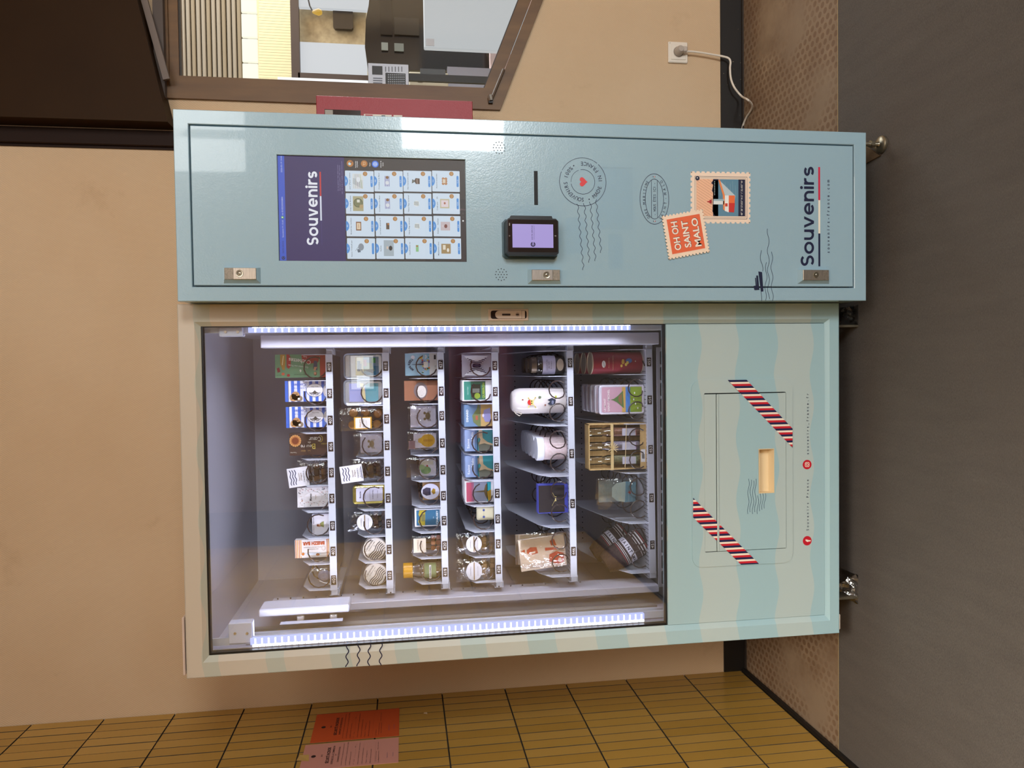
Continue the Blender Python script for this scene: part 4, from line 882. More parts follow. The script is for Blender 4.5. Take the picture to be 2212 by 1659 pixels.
# product tiles
colY = [(1178, 955), (940, 718), (702, 478), (466, 238)]; rowX = [(818, 1120), (1128, 1428), (1436, 1732), (1742, 2032)]
names = [['Savon Triskell par', 'Breizh bar bonbon', 'soap with Breton', 'and "J\'Paris" memo'], ['   Sachet', 'Le local caramel \'S', 'Cookies a la fleur', 'Cookies a la fleur'], ['Gaufrettes au', 'Navy flag caramel', 'Navy flag caramel', 'Flat Caramels with'], ['Madeleine choc', 'Galets    Sachet', 'Crab pin    25', 'Assorti amandes']]
price = [['', 'EUR 4,90', 'EUR 5,90', 'EUR 8,90'], ['EUR 6,5', 'EUR 5,50', 'EUR 2,91', 'EUR 2,91'], ['EUR 3,90', 'EUR 4,90', 'EUR 4,90', 'EUR 3,90'], ['EUR 3,90', 'EUR 3,90', 'EUR 5,90', 'EUR 1,90']]
num0 = 401
for r in range(4):
    for c in range(4):
        X0, X1 = rowX[r]; Yl, Yr = colY[c]; off = (3 - c) * 7; X0 += off - 6; X1 += off - 6 if off else 0
        a, b = z2(X1, Yl), z2(X0, Yr); x0, x1, z0, z1 = a[0], b[0], a[1], b[1]; w_, h_ = x1 - x0, z1 - z0
        s_.rrect(x0, z0, x1, z1, .0018, '#d3e4f4', 2); cx, cz = (x0 + x1) / 2, (z0 + z1) / 2
        s_.poly([(cx + .0125 * math.cos(math.radians(t_)), z1 + .0012 - .0082 * math.sin(math.radians(t_))) for t_ in range(0, 181, 15)], '#4b93dc', 4)
        s_.text(str(num0 + r * 4 + c + (0 if r < 3 else 0)), cx, z1 - .0022, .0032, '#e8f2fc', 5)
        s_.text(names[r][c], cx, z1 - .0112, .0028, '#2c3440', 3, w=w_ * .8 * min(1, len(names[r][c].strip()) / 17), bold=.01)
        s_.rrect(cx - w_ * .27, z0 + .0028, cx + w_ * .27, z0 + .0082, .0026, '#4b93dc', 3)
        if price[r][c]: s_.text(price[r][c].replace('EUR ', '\u20ac'), cx, z0 + .0055, .0027, '#eef5fc', 4)
        ic = z0 + h_ * .56; sx = x1 - w_ * .14; s_.ell(sx, cz - h_ * .2, .0056, .0056, '#b07a36', 7); s_.line([(sx - .003, cz - h_ * .2 + .002), (sx - .0018, cz - h_ * .2 - .002), (sx + .0024, cz - h_ * .2 - .002), (sx + .003, cz - h_ * .2 + .0012), (sx - .001, cz - h_ * .2 + .0012)], .0007, '#ecd5a8', 8)
        # little pictures
        K = (r, c)
        if K == (0, 0): s_.poly([(cx - .010, ic + .004), (cx - .002, ic + .006), (cx - .001, ic - .002), (cx - .009, ic - .003)], '#5a6b7c', 4); s_.ell(cx + .004, ic - .004, .009, .007, '#8b95a0', 5); s_.line([(cx + .004, ic + .003), (cx - .006, ic + .010)], .0008, '#6d7784', 5)
        elif K == (0, 1): s_.rect(cx - .011, ic - .006, cx + .011, ic + .007, '#8a5a34', 4); s_.rect(cx - .008, ic - .004, cx + .008, ic + .005, '#e8d4b4', 5); s_.line([(cx - .005, ic), (cx + .005, ic + .001)], .001, '#b06030', 6)
        elif K == (0, 2): s_.rect(x0 + w_ * .14, ic - .013, x1 - w_ * .14, ic + .013, '#b0aa84', 4); s_.ell(cx + .002, ic, .0115, .0115, '#545c40', 5); s_.ell(cx + .002, ic, .0098, .0098, '#7c7f58', 6); s_.rect(cx + .003, ic - .004, cx + .010, ic + .003, '#e4e2d4', 7); s_.ell(cx - .007, ic - .008, .005, .005, '#b8a070', 7)
        elif K == (0, 3):
            s_.rect(x0 + w_ * .14, ic - .013, x1 - w_ * .14, ic + .013, '#dfe3e2', 4)
            for i in range(9): s_.line([(x0 + w_ * .16 + i * .0024, ic - .012), (x0 + w_ * .16 + .012 + i * .0016, ic + .012)], .0006, '#7d8588', 5)
            for i in range(5): s_.line([(x0 + w_ * .15, ic - .01 + i * .005), (x1 - w_ * .16, ic - .006 + i * .0035)], .0007, ('#8fae50', '#6e7a88', '#7a4c94', '#6e7a88', '#70a0c8')[i], 6)
            s_.ell(cx + .004, ic - .001, .0065, .0048, '#e6ecf2', 7)
        elif K in ((1, 2), (1, 3)):
            for i in range(6): s_.rect(cx - .013, ic - .0065 + i * .0022, cx + .013, ic - .0055 + i * .0022, '#3346a4', 5)
            s_.rect(cx - .013, ic - .0070, cx + .013, ic + .0065, '#e3e8f4', 4); s_.ell(cx - .004, ic - .0008, .0046, .005, '#dfe3ea', 6); s_.ell(cx + .0095, ic - .001, .0036, .004, '#8a6132', 6)
        elif K == (1, 0): s_.rect(x0 + w_ * .14, ic - .013, x1 - w_ * .1, ic + .012, '#a8b6bf', 4); s_.ell(cx + .001, ic - .005, .006, .0045, '#2b211c', 5); s_.ell(cx + .002, ic + .003, .004, .0025, '#d9c4b2', 5)
        elif K == (1, 1): s_.rect(cx - .008, ic - .0035, cx + .008, ic + .0045, '#5f4a33', 4); s_.ell(cx + .005, ic - .001, .0024, .0024, '#c07a3a', 5)
        elif K == (2, 0): s_.rect(cx - .008, ic - .003, cx + .009, ic + .004, '#8fc488', 4); s_.ell(cx + .006, ic + .001, .0015, .0026, '#c04a3a', 5)
        elif K in ((2, 1), (2, 2)):
            s_.ell(cx, ic - .001, .0075, .0075, '#e6ecec', 4)
            for i in range(6): s_.line([(cx - .0055 + i * .0003, ic - .006 + i * .0021), (cx + .0055, ic - .005 + i * .0018)], .0008, '#4a5452', 5)
        elif K == (2, 3): s_.poly([(cx - .006, ic + .010), (cx + .005, ic + .009), (cx + .002, ic + .003), (cx - .002, ic + .003)], '#6e7068', 4); s_.poly([(cx - .007, ic - .010), (cx + .007, ic - .010), (cx + .008, ic), (cx + .001, ic + .004), (cx - .007, ic)], '#5c4434', 4); s_.line([(cx - .006, ic - .004), (cx + .006, ic - .003)], .0016, '#b7a08c', 5)
        elif K == (3, 0): s_.rect(cx - .013, ic - .012, cx + .012, ic + .012, '#a58a5a', 4); s_.rect(cx - .003, ic + .001, cx + .009, ic + .008, '#e7dfcd', 5); s_.ell(cx - .004, ic - .005, .005, .003, '#eee9dc', 5)
        elif K == (3, 1): s_.rect(cx - .011, ic - .012, cx + .011, ic + .012, '#cbbcc0', 4); s_.ell(cx, ic - .001, .005, .004, '#7d4438', 5); s_.ell(cx, ic + .007, .003, .0025, '#d5c8cc', 5)
        elif K == (3, 2): s_.rect(cx - .012, ic - .012, cx + .012, ic + .012, '#c9bfa0', 4); s_.rect(cx - .0085, ic - .009, cx + .0085, ic + .009, '#e6d7dc', 5); s_.ell(cx + .001, ic, .003, .0025, '#b06a4c', 6)
        elif K == (3, 3):
            for i in range(3):
                for j in range(2): s_.ell(cx - .006 + i * .006, ic - .004 + j * .007, .0036, .0036, '#b98252', 4 + (i + j) % 2)
            s_.rect(cx - .005, ic - .003, cx + .005, ic + .004, '#dfd2bd', 7)
for i, Y in enumerate((773, 735, 695)):
    p = z2(2066, Y); s_.ell(*p, .0021, .0021, '#f2f2f0' if i == 0 else '#6a655e', 3, 14)
    if i: s_.ell(*p, .0016, .0016, '#2b221c', 4, 14)
s_.build('display_image', scr)
MB().box(SX0 + .0003, SX1 - .0003, BY + .0032, BY + .0038, SZ0 + .0003, SZ1 - .0003, SMIX).build('cover_glass', scr)
# ---- card reader
rd = MB(); X0, X1 = qb(1150, 553, BY - .03)[0], qb(1150, 471, BY - .03)[0]; Z1_, Z0_ = qb(1092, 500, BY - .03)[1], qb(1207, 500, BY - .03)[1]
RY = BY - .034
def ch(x0, z0, x1, z1, c): return [(x0 + c, z0), (x1 - c, z0), (x1, z0 + c), (x1, z1 - c), (x1 - c, z1), (x0 + c, z1), (x0, z1 - c), (x0, z0 + c)]
M_rdr = mat('#131518', .28)
rd.frustum(ch(X0 + .002, Z0_ + .002, X1 - .002, Z1_ - .002, .006), ch(X0, Z0_, X1, Z1_, .008), RY, RY + .006, M_rdr); rd.frustum(ch(X0, Z0_, X1, Z1_, .008), ch(X0, Z0_, X1, Z1_, .008), RY + .006, BY - .004, M_rdr)
rd.frustum(ch(X0 - .004, Z0_ - .001, X1 + .001, Z1_ + .005, .008), ch(X0 - .004, Z0_ - .001, X1 + .001, Z1_ + .005, .008), BY - .006, BY - .0001, mat('#3d5760', .4))
rd = rd.build('card_reader', blu)
rx = X1; m = MB(); m.prism([(rx - .001, Z0_ + .016), (rx + .0055, Z0_ + .018), (rx + .0055, Z1_ - .014), (rx - .001, Z1_ - .010)], RY + .003, RY + .012, mat('#0a0a0b', .3)); m.build('card_slot_guard', rd)
s_ = Sheet((0, RY, 0), rough=.12)
def z3(X, Y, Yp=RY): return qb(1030 + X / 4.367, 280 + Y / 4.367, Yp)
a, b = z3(765, 1158), z3(292, 846); s_.rrect(a[0], a[1], b[0], b[1], .004, '#2b2421', 0)
s_.build('bezel', rd)
s_ = Sheet((0, RY - .0005, 0), rough=.2, emis=.72); a, b = z3(722, 1116), z3(334, 890); s_.rect(a[0], a[1], b[0], b[1], '#b4a4e4', 0)
zc = (a[1] + b[1]) / 2 + .0006; wd_ = b[0] - a[0]
s_.text('DISTRI SERVICE', a[0] + wd_ * .64, zc + .0018, .0036, '#37304c', 2, w=wd_ * .6); s_.rect(a[0] + wd_ * .33, zc - .0022, a[0] + wd_ * .96, zc - .0018, '#5b5278', 2)
s_.text('vente automatique et encaissement', a[0] + wd_ * .64, zc - .0042, .0016, '#5b5278', 2, w=wd_ * .6)
lx, lz = a[0] + wd_ * .14, zc - .0005; s_.ell(lx, lz, .0062, .0062, '#37304c', 2, 28); s_.ell(lx - .0005, lz, .0030, .0034, '#8b7fb4', 3); s_.rect(lx + .001, lz - .0015, lx + .007, lz + .0012, '#b4a4e4', 3)
s_.build('reader_display', rd)
s_ = Sheet((0, RY - .0003, 0), rough=.3); p = z3(308, 893); s_.text('PAX', p[0], p[1], .0026, '#d0ccc6', 1, rot=0, bold=.02); p = z3(308, 1002); s_.arc(*p, .0015, .0015, 0, 360, .0004, '#cfcac4', 1, 12); p = z3(741, 1003); s_.arc(*p, .0012, .0018, 0, 360, .0005, '#cfcac4', 1, 12); s_.build('reader_marks', rd)
# ---- card slot, speakers, clear pockets
a, b = z3(577, 711, BY), z3(538, 390, BY); MB().box(a[0], b[0], BY - .0008, BY + .0001, a[1], b[1], mat('#050505', .6), .0004).build('bill_slot', blu)
for cxp, nm in (((210, 172), 0), ((230, 1368), 1)):
    s_ = Sheet((0, BY, 0)); c = z3(*cxp, BY)
    for rr_, n_ in ((.0150, 12), (.0076, 6), (0, 1)):
        for i in range(n_): an = 2 * PI * (i + .5 * (n_ == 6)) / n_; s_.ell(c[0] + rr_ * math.cos(an), c[1] + rr_ * math.sin(an), .0014, .0014, '#14181c', 1, 10)
    s_.build('speaker_holes', blu)['kind'] = 'stuff'
M_clear = glass('clear_acrylic', (0.998, 0.999, 1.0), 0.35, 0.0, 0.1)
for (x0, y0, x1, y1, t_, nm) in ((1108, 352, 1470, 945, .005, 'clear_card_pocket'), (835, 830, 1040, 1170, .0006, 'clear_sticker'), (1240, 985, 1378, 1318, .0006, 'clear_sticker')):
    a, b = z3(x1, y1, BY), z3(x0, y0, BY); m = MB(); m.prism(rr(a[0], a[1], b[0], b[1], .004), BY - t_, BY - .0022 if t_ > .001 else BY - .0001, M_clear); m.build(nm, blu)
# ---- postmark, oval mark, stamps
s_ = Sheet((0, BY, 0)); c = z3(1000, 493, BY); u_ = 1.814 / FPX / 4.367
s_.arc(*c, 229 * u_, 229 * u_, -28, 62, .0010, M_ink, 1); s_.arc(*c, 229 * u_, 229 * u_, 66, 318, .0013, M_ink, 1, 80); s_.arc(*c, 229 * u_, 229 * u_, 322, 331, .0013, M_ink, 1, 5)
s_.arc(*c, 117 * u_, 117 * u_, 100, 370, .0011, M_ink, 1, 60); s_.arc(*c, 117 * u_, 117 * u_, 20, 92, .0008, M_ink, 1, 20)
s_.arctext('SOUVENIRS 100%', *c, 172 * u_, 172 * u_, 184, 38, .0105, M_ink, 2, bold=.0); s_.ell(c[0] + 172 * u_ * math.cos(math.radians(28)), c[1] + 172 * u_ * math.sin(math.radians(28)) + .002, .0018, .0018, M_ink, 1, 12)
s_.arctext('MADE IN FRANCE', *c, 172 * u_, 172 * u_, 214, 368, .0105, M_ink, 2); s_.ell(c[0] + 176 * u_ * math.cos(math.radians(200)), c[1] + 176 * u_ * math.sin(math.radians(200)), .0018, .0018, M_ink, 1, 12)
hp = []
for i in range(32): t_ = 2 * PI * i / 32; hp.append((c[0] + .00075 * 16 * math.sin(t_) ** 3, c[1] - .0005 + .00075 * (13 * math.cos(t_) - 5 * math.cos(2 * t_) - 2 * math.cos(3 * t_) - math.cos(4 * t_))))
s_.poly(hp, '#d8363a', 1)
for (xa, ya, xb, yb) in ((950, 700, 1006, 1325), (1013, 695, 1062, 1255), (1070, 680, 1120, 1240), (1125, 660, 1173, 1163)):
    a, b = z3(xb, yb, BY), z3(xa, ya, BY); s_.line(wave(*a, *b, .0021, abs(yb - ya) / 78, 120, 1), .0013, '#23304c', 1)
s_.build('postmark_print', blu)
s_ = Sheet((0, BY, 0)); c = z3(1675, 655, BY)
s_.arc(*c, 244 * u_, 146 * u_, 0, 360, .0013, M_ink, 1, 80); s_.arc(*c, 193 * u_, 92 * u_, 0, 360, .0012, M_ink, 1, 70)
for dz in (30, -30): s_.line([(c[0] - 178 * u_, c[1] + dz * u_), (c[0] + 178 * u_, c[1] + dz * u_)], .0011, M_ink, 1)
s_.arctext('GARE MARITIME', c[0], c[1] - 2 * u_, 222 * u_, 108 * u_, 148, 38, .0078, M_ink, 2, sx=.8); s_.arctext('SAINT-MALO', c[0], c[1], 218 * u_, 112 * u_, 206, 326, .0078, M_ink, 2, sx=.8)
s_.mono('- VOUS \u00caTES ICI -', c[0] - 160 * u_, c[0] + 160 * u_, c[1], .0074, M_ink, 2, sx=.8)
for sg in (-1, 1):
    for i, cc in enumerate(('#232a55', '#e9e4dc', '#c03040')): s_.rect(c[0] + sg * 216 * u_ - .0016, c[1] + .002 - i * .0022 + .0, c[0] + sg * 216 * u_ + .0016, c[1] + .0042 - i * .0022 - .0005, cc, 2)
s_.build('station_mark_print', blu)
def z4(X, Y): return qb(1370 + X / 3.95, 280 + Y / 3.95)
class Stamp:
    def __init__(s, tl, tr, bl, k0):
        s.o = Vector(z4(*bl)); s.a = Vector(z4(*tr)) - Vector(z4(*tl)); s.b = Vector(z4(*tl)) - s.o; s.k0 = k0; s.s = Sheet((0, BY, 0), rough=.55); s.w = s.a.length; s.h = s.b.length
        s.rot = math.degrees(math.atan2(s.a.y, s.a.x))
    def p(s, u, v): w = s.o + s.a * u + s.b * v; return (w.x, w.y)
    def poly(s, pts, c, k): s.s.poly([s.p(*q_) for q_ in pts], c, s.k0 + k)
    def rect(s, u0, v0, u1, v1, c, k): s.poly([(u0, v0), (u1, v0), (u1, v1), (u0, v1)], c, k)
    def line(s, pts, w, c, k): s.s.line([s.p(*q_) for q_ in pts], w, c, s.k0 + k)
    def perf(s, nu, nv, c, k):
        e = .030 * s.w; s.poly([(e / s.w, e / s.h), (1 - e / s.w, e / s.h), (1 - e / s.w, 1 - e / s.h), (e / s.w, 1 - e / s.h)], c, k)
        for i in range(nu):
            u = (i + .5) / nu; w_ = .30 / nu
            for v0, v1 in ((e / s.h, 0), (1 - e / s.h, 1)): s.poly([(u - w_ * 1.4, v0), (u - w_, v0 + (v1 - v0) * .6), (u - w_ * .9, v1), (u + w_ * .9, v1), (u + w_, v0 + (v1 - v0) * .6), (u + w_ * 1.4, v0)], c, k)
        for i in range(nv):
            v = (i + .5) / nv; w_ = .30 / nv
            for u0, u1 in ((e / s.w, 0), (1 - e / s.w, 1)): s.poly([(u0, v - w_ * 1.4), (u0 + (u1 - u0) * .6, v - w_), (u1, v - w_ * .9), (u1, v + w_ * .9), (u0 + (u1 - u0) * .6, v + w_), (u0, v + w_ * 1.4)], c, k)
st = Stamp((480, 800), (480, 355), (990, 803), 0)
st.perf(10, 12, '#f3dcc6', 1)
def zz(x, y): return ((802 - y) / 447, (995 - x) / 515)
def st_rect(x0, y0, x1, y1, c, k): a, b = zz(x1, y1), zz(x0, y0); st.rect(a[0], a[1], b[0], b[1], c, k)
for (x0, y0, x1, y1, w_) in ((516, 398, 966, 762, .0011), (527, 410, 952, 748, .0007)):
    P_ = [zz(x1, y1), zz(x1, y0), zz(x0, y0), zz(x0, y1)]; st.line(P_ + [P_[0]], w_, '#2a2c48', 2)
st_rect(530, 420, 675, 738, '#f4c09c', 2)
for i in range(18):
    y = 700 - i * 24; x_a, x_b = 532, 672; d = 90; Y0, Y1 = y, y + d
    if Y0 < 422: x_a += (422 - Y0) / d * 140 * 1; Y0 = 422
    if Y1 > 736: x_b -= (Y1 - 736) / d * 140; Y1 = 736
    if x_b > x_a + 5 and Y1 > Y0: st.line([zz(x_a, Y0), zz(x_b, Y1)], .0004, '#8a3a2c', 3)
st_rect(672, 420, 716, 738, '#16193a', 3); st_rect(698, 420, 895, 738, '#5f8ba3', 2); st_rect(890, 420, 948, 738, '#16193a', 3)
st.poly([zz(672, 430), zz(655, 455), zz(672, 470), zz(662, 520), zz(672, 540), zz(666, 700), zz(690, 738), zz(716, 738), zz(716, 430)], '#16193a', 3)
for i in range(9): st_rect(681, 440 + i * 14, 688, 445 + i * 14, '#cfe0ea', 4)
for i in range(7): st.line([zz(730 + i * 22, 430 + (i * 37) % 60), zz(735 + i * 22, 560 + (i * 53) % 150)], .0003, '#a9c6d2', 3)
st.poly([zz(722, 426), zz(862, 560), zz(856, 640), zz(770, 690), zz(762, 560)], '#bccdd3', 4); st.poly([zz(716, 426), zz(730, 426), zz(772, 560), zz(772, 692), zz(758, 680), zz(755, 560)], '#ee8a4a', 5)
st.poly([zz(772, 560), zz(806, 560), zz(806, 706), zz(772, 694)], '#eef0ec', 5); st.poly([zz(806, 560), zz(858, 560), zz(858, 640), zz(852, 706), zz(806, 702)], '#cf2f26', 5); st.poly([zz(806, 560), zz(858, 560), zz(856, 625), zz(806, 625)], '#f0703a', 6)
st_rect(774, 628, 796, 655, '#c8402c', 6); st_rect(674, 592, 766, 638, '#dfe6e6', 5); st_rect(674, 592, 766, 608, '#9fb9c2', 6); st_rect(640, 600, 660, 628, '#b81f28', 5); st_rect(622, 610, 642, 620, '#b81f28', 5); st_rect(652, 592, 657, 638, '#7d1a24', 6)
a = zz(918, 738); b = zz(918, 424); pA, pB = st.p(*a), st.p(*b); st.s.text("48\u00b0 38' 57.033\" N 2\u00b0 1' 32.435\" W", (pA[0] + pB[0]) / 2, (pA[1] + pB[1]) / 2, .0052, '#ecebe4', 5, w=(pB[0] - pA[0]) * .96, rot=st.rot)
P_ = zz(535, 412); st.s.ell(*st.p(*zz(538, 415)), .006, .006, '#1b1d3a', 4, 16); st.s.ell(*st.p(*zz(536, 412)), .0016, .0016, '#e8e4da', 5, 10)
st.s.build('lighthouse_stamp_print', blu)
st = Stamp((290, 1112), (228, 740), (642, 1047), 12)
st.perf(13, 12, '#f6ddc4', 1); st.rect(.105, .10, .90, .895, '#e9683c', 2)
for i in range(30): st.line([(.105, .10 + i * .0268), (.115 + 0, .115 + i * .0262)], .0006, '#f6ddc4', 3)
for i, (tx, wv) in enumerate((('OH OH', .66), ('SAINT', .62), ('MALO', .66))):
    c_ = st.p(.5, .745 - i * .245); st.s.text(tx, c_[0] + .001, c_[1] - .001, st.h * .150, '#5d3a3c', 12 + 4, w=st.w * wv, rot=st.rot, bold=.035); st.s.text(tx, *c_, st.h * .150, '#f8ecdc', 12 + 6, w=st.w * wv * .99, rot=st.rot, bold=.025)
st.s.build('town_stamp_print', blu)
# ---- ship and waves
s_ = Sheet((0, BY, 0), rough=.5)
s_.poly([z4(1058, 1210), z4(1090, 1216), z4(1096, 1300), z4(1102, 1381), z4(1080, 1383), z4(1068, 1290)], '#141a3a', 1); s_.poly([z4(1040, 1245), z4(1056, 1245), z4(1068, 1368), z4(1048, 1368)], '#141a3a', 1); s_.poly([z4(1030, 1265), z4(1038, 1265), z4(1046, 1340), z4(1036, 1340)], '#141a3a', 1)
s_.poly([z4(1018, 1333), z4(1046, 1330), z4(1050, 1369), z4(1024, 1369)], '#141a3a', 2)
for (x0, y0, x1, y1) in ((1078, 1030, 1092, 1210), (1085, 1383, 1084, 1462), (1128, 1132, 1118, 1460), (1142, 845, 1146, 1445), (1172, 1042, 1178, 1460)):
    a, b = z4(x1, y1), z4(x0, y0); L_ = abs(y1 - y0); s_.line(wave(*a, *b, .0028 if L_ > 100 else .001, L_ / 165, 70, x0), .0012, '#1f2b4a', 1)
s_.build('ship_print', blu)
# ---- wordmark
s_ = Sheet((0, BY, 0), rough=.5); a, b = z4(1533, 1163), z4(1533, 318); zb0 = (a[1] + b[1]) / 2; xh = z4(1449, 700)[1] - z4(1533, 700)[1]
wordmark(s_, a[0], b[0], zb0, xh, M_navy, 1, 1.37)
zu, zl_ = z4(1570, 740)[1], z4(1586, 740)[1]
for y0, y1, cc in ((1167, 886, M_navy), (886, 602, '#f4ead6'), (602, 320, '#cf1f44')): s_.rect(z4(1578, y0)[0], zl_, z4(1578, y1)[0], zu, cc, 1)
a, b = z4(1652, 1062), z4(1652, 424); s_.mono('souvenirs-france.com', a[0], b[0], (a[1] + b[1]) / 2 - .0004, .0086, M_ink, 1, bold=.02, sx=.85)
s_.build('wordmark_print', blu)
# ---- three locks
for (x0, y0, x1, y1, flip) in ((482, 578, 561.6, 611, 0), (1141, 582, 1211, 612.5, 1), (1725.7, 582.5, 1792.8, 612, 2)):
    a, b = qb(x1, y1, BY - .006), qb(x0, y0, BY - .006); X0, X1, Z0_, Z1_ = a[0], b[0], a[1], b[1]; m = MB(); h_ = Z1_ - Z0_; w_ = X1 - X0
    o_ = [(X0 - .001, Z0_ - .001), (X1 + .001, Z0_ - .001), (X1 + .001, Z1_ + .001), (X0 - .001, Z1_ + .001)]; i_ = [(X0 + .007, Z0_ + (.002 if flip == 1 else .006)), (X1 - .001, Z0_ + (.002 if flip == 1 else .006)), (X1 - .001, Z1_ - (.007 if flip else .003)), (X0 + .007, Z1_ - (.007 if flip else .003))]
    m.frustum(i_, o_, BY - .011, BY - .0001, M_blue); lk = m.build('swing_lock', blu)
    XI0, XI1, ZI0, ZI1 = i_[0][0], i_[1][0], i_[0][1], i_[2][1]; hh = ZI1 - ZI0
    m = MB(); m.box(XI0 + .0005, XI1 - .0005, BY - .0145, BY - .011, ZI0 + (hh * .26 if flip else 0.001), ZI1 - (0.001 if flip else hh * .28), M_steel, .0008); m.build('lock_face', lk)
    m = MB(); m.box(XI0 + .0005, XI1 - .0005, BY - .0128, BY - .011, (ZI0 + .001 if flip else ZI1 - hh * .28), (ZI0 + hh * .26 if flip else ZI1 - .001), mottled('cast_zinc', '#7d7468', '#9b9183', 300, .5, .3, metal=.7), .0005); m.build('finger_grip', lk)
    cz = ZI0 + hh * (.48 if flip == 1 else .50 if flip == 2 else .52); cx = (XI0 + XI1) / 2
    m = MB(); m.lathe([(0, -.0005), (.0028, -.0005), (.0036, .0), (.0036, .0008), (.0062, .0008), (.0086, .0004), (.0092, .0022)], (cx, BY - .0165, cz), M_galv, 'y', 24); m.build('key_cylinder', lk)
    s_ = Sheet((cx, BY - .0172, cz), rough=.4); s_.arc(0, 0, .0052, .0052, 0, 360, .0009, '#4b433c', 0, 24); s_.rect(-.0006, -.001, .0006, .0026, '#2a2420', 1); s_.build('keyway', lk)
m = MB(); p = qb(372, 290); m.cyl((p[0], BY + .03, BZ1 + .0001), .006, .004, M_blue); m.build('bolt', blu)
# levelling feet
for px, py in ((1896, 312),):
    p = W(px, py, Z=0.02)
    for dx, dy, nm in ((0, 0, 0), (-.38, .12, 1), (0, .5, 2), (-.38, .5, 3)):
        m = MB(); c = (p.x + dx, p.y + dy, 0.0042); m.lathe([(0, 0), (.021, 0), (.024, .003), (.024, .009), (.020, .013), (.008, .015), (.006, .018), (.006, .095), (0, .095)], c, M_galv, 'z', 28)
        m.lathe([(0, .030), (.011, .030), (.011, .040), (0, .040)], c, M_galv, 'z', 6, False); m.build('levelling_foot', blu)
ob = thing('torn_cardboard', 'torn brown cardboard scrap under the front corner of the blue cabinet', 'cardboard', tuple(W(1892, 345, Z=.0042)))
pts = [W(*c, Z=.0045) for c in ((1873, 316), (1899, 333), (1904, 336), (1874, 352), (1862, 350))]; m = MB(); m.add([tuple(p_) for p_ in pts] + [(p_.x, p_.y + .001, p_.z + .0035) for p_ in pts], [(0, 1, 2, 3, 4), (5, 9, 8, 7, 6)] + [(i, i + 5, (i + 1) % 5 + 5, (i + 1) % 5) for i in range(5)], mat('#5e4a30', .8)); m.build('piece', ob)
# ================================================================== wall things
FYB = 0.655
fx0, fx1 = 1.44, W(850, 212, Y=FYB).x; fz1, fz0 = W(683, 230, Y=FYB).z, W(1021, 240, Y=FYB).z
fb_ = thing('red_extinguisher_cabinet', 'red metal fire cabinet on the wall half hidden behind the blue cabinet', 'fire cabinet', (1.62, WY, fz0))
m = MB(); m.box(fx0, fx1 - .002, FYB + .014, WY, fz0 + .003, fz1 - .004, M_red); m.build('body', fb_)
m = MB(); m.box(fx0, fx1, FYB, FYB + .012, fz0, fz1, M_red, .002); dr = m.build('door', fb_)
wx = W(740, 237.5, Y=FYB).x; m = MB(); m.box(wx - .2, wx, FYB - .0012, FYB, W(779, 240, Y=FYB).z, W(701, 240, Y=FYB).z, mat('#2a1a14', .15)); m.box(wx - .2, wx - .002, FYB - .0016, FYB - .001, W(719, 240, Y=FYB).z, W(702, 240, Y=FYB).z, mat('#9a8f80', .4)); m.build('viewing_pane', dr)
for a in ((786, 846), (850, 869)):
    x_ = W(820, 247.5, Y=FYB).x; MB().box(x_ - .15, x_, FYB - .0008, FYB, W(a[1], 248, Y=FYB).z, W(a[0], 248, Y=FYB).z, mat('#e8ded2', .6)).build('instruction_label', dr)
s_ = Sheet((0, FYB - .0008, 0)); x_ = W(820, 249.3, Y=FYB).x; s_.rect(x_ - .02, W(805, 249, Y=FYB).z, x_ + .001, W(789, 249, Y=FYB).z, '#b42430'); s_.rect(x_ - .02, W(832, 249, Y=FYB).z, x_ + .000, W(824, 249, Y=FYB).z, '#26304a'); s_.build('label_print', dr)
# socket, plug and cable
so = thing('wall_socket', 'white square wall socket on the cream wall above the black plinth', 'socket', tuple(W(1465, 112, Y=WY)))
a, b = W(1486, 136.5, Y=WY - .008), W(1443.5, 89, Y=WY - .008); M_pl = mat('#efe4d4', .35); M_pl2 = mat('#d9cbb9', .4)
MB().box(a.x, b.x, WY - .009, WY, a.z, b.z, M_pl, .003).build('plate', so); c = (a + b) / 2
MB().box(a.x + .011, b.x - .011, WY - .0115, WY - .009, a.z + .010, b.z - .011, M_pl, .001).build('insert', so)
m = MB(); m.lathe([(.0205, 0), (.0215, -.0008), (.0195, .0)], (c.x, WY - .0118, c.z), M_pl2, 'y', 30); m.lathe([(0, .0), (.0195, .0)], (c.x, WY - .0117, c.z), mat('#8d8378', .5), 'y', 30); m.build('socket_well', so)
m = MB(); m.cyl((b.x - .007, WY - .0096, b.z - .007), .0012, .0006, M_dark, 'y', 8); m.build('screw_hole', so)
pc = thing('power_cable', 'white power cable with grey plug running from the wall socket behind the blue cabinet', 'cable', (c.x, WY - .02, 0))
m = MB(); gx = c.x; m.lathe([(0, -.030), (.010, -.030), (.0155, -.022), (.0180, -.004), (.0180, 0)], (gx, WY - .0122, c.z), mat('#b6a99c', .45), 'y', 18); m.box(gx - .009, gx + .011, WY - .040, WY - .014, c.z - .026, c.z + .002, mat('#c4b7aa', .45), .003); m.build('plug', pc)
cp = [(1478, 113, .76), (1488, 111, .765), (1510, 113, .765), (1540, 118, .765), (1562, 122, .762), (1574, 126, .758), (1578, 134, .755), (1577, 148, .752), (1579, 170, .75), (1587, 190, .745), (1602, 208, .74)]
pts = [W(px, py, Y=Y) for px, py, Y in cp]
pts += [W(1613, 214, Z=.055), W(1622, 222, Z=.032), W(1625, 230, Z=.015), W(1621, 240, Z=.006), W(1611, 256, Z=.0035), W(1604, 275, Z=.0035), W(1601, 300, Z=.0035)]
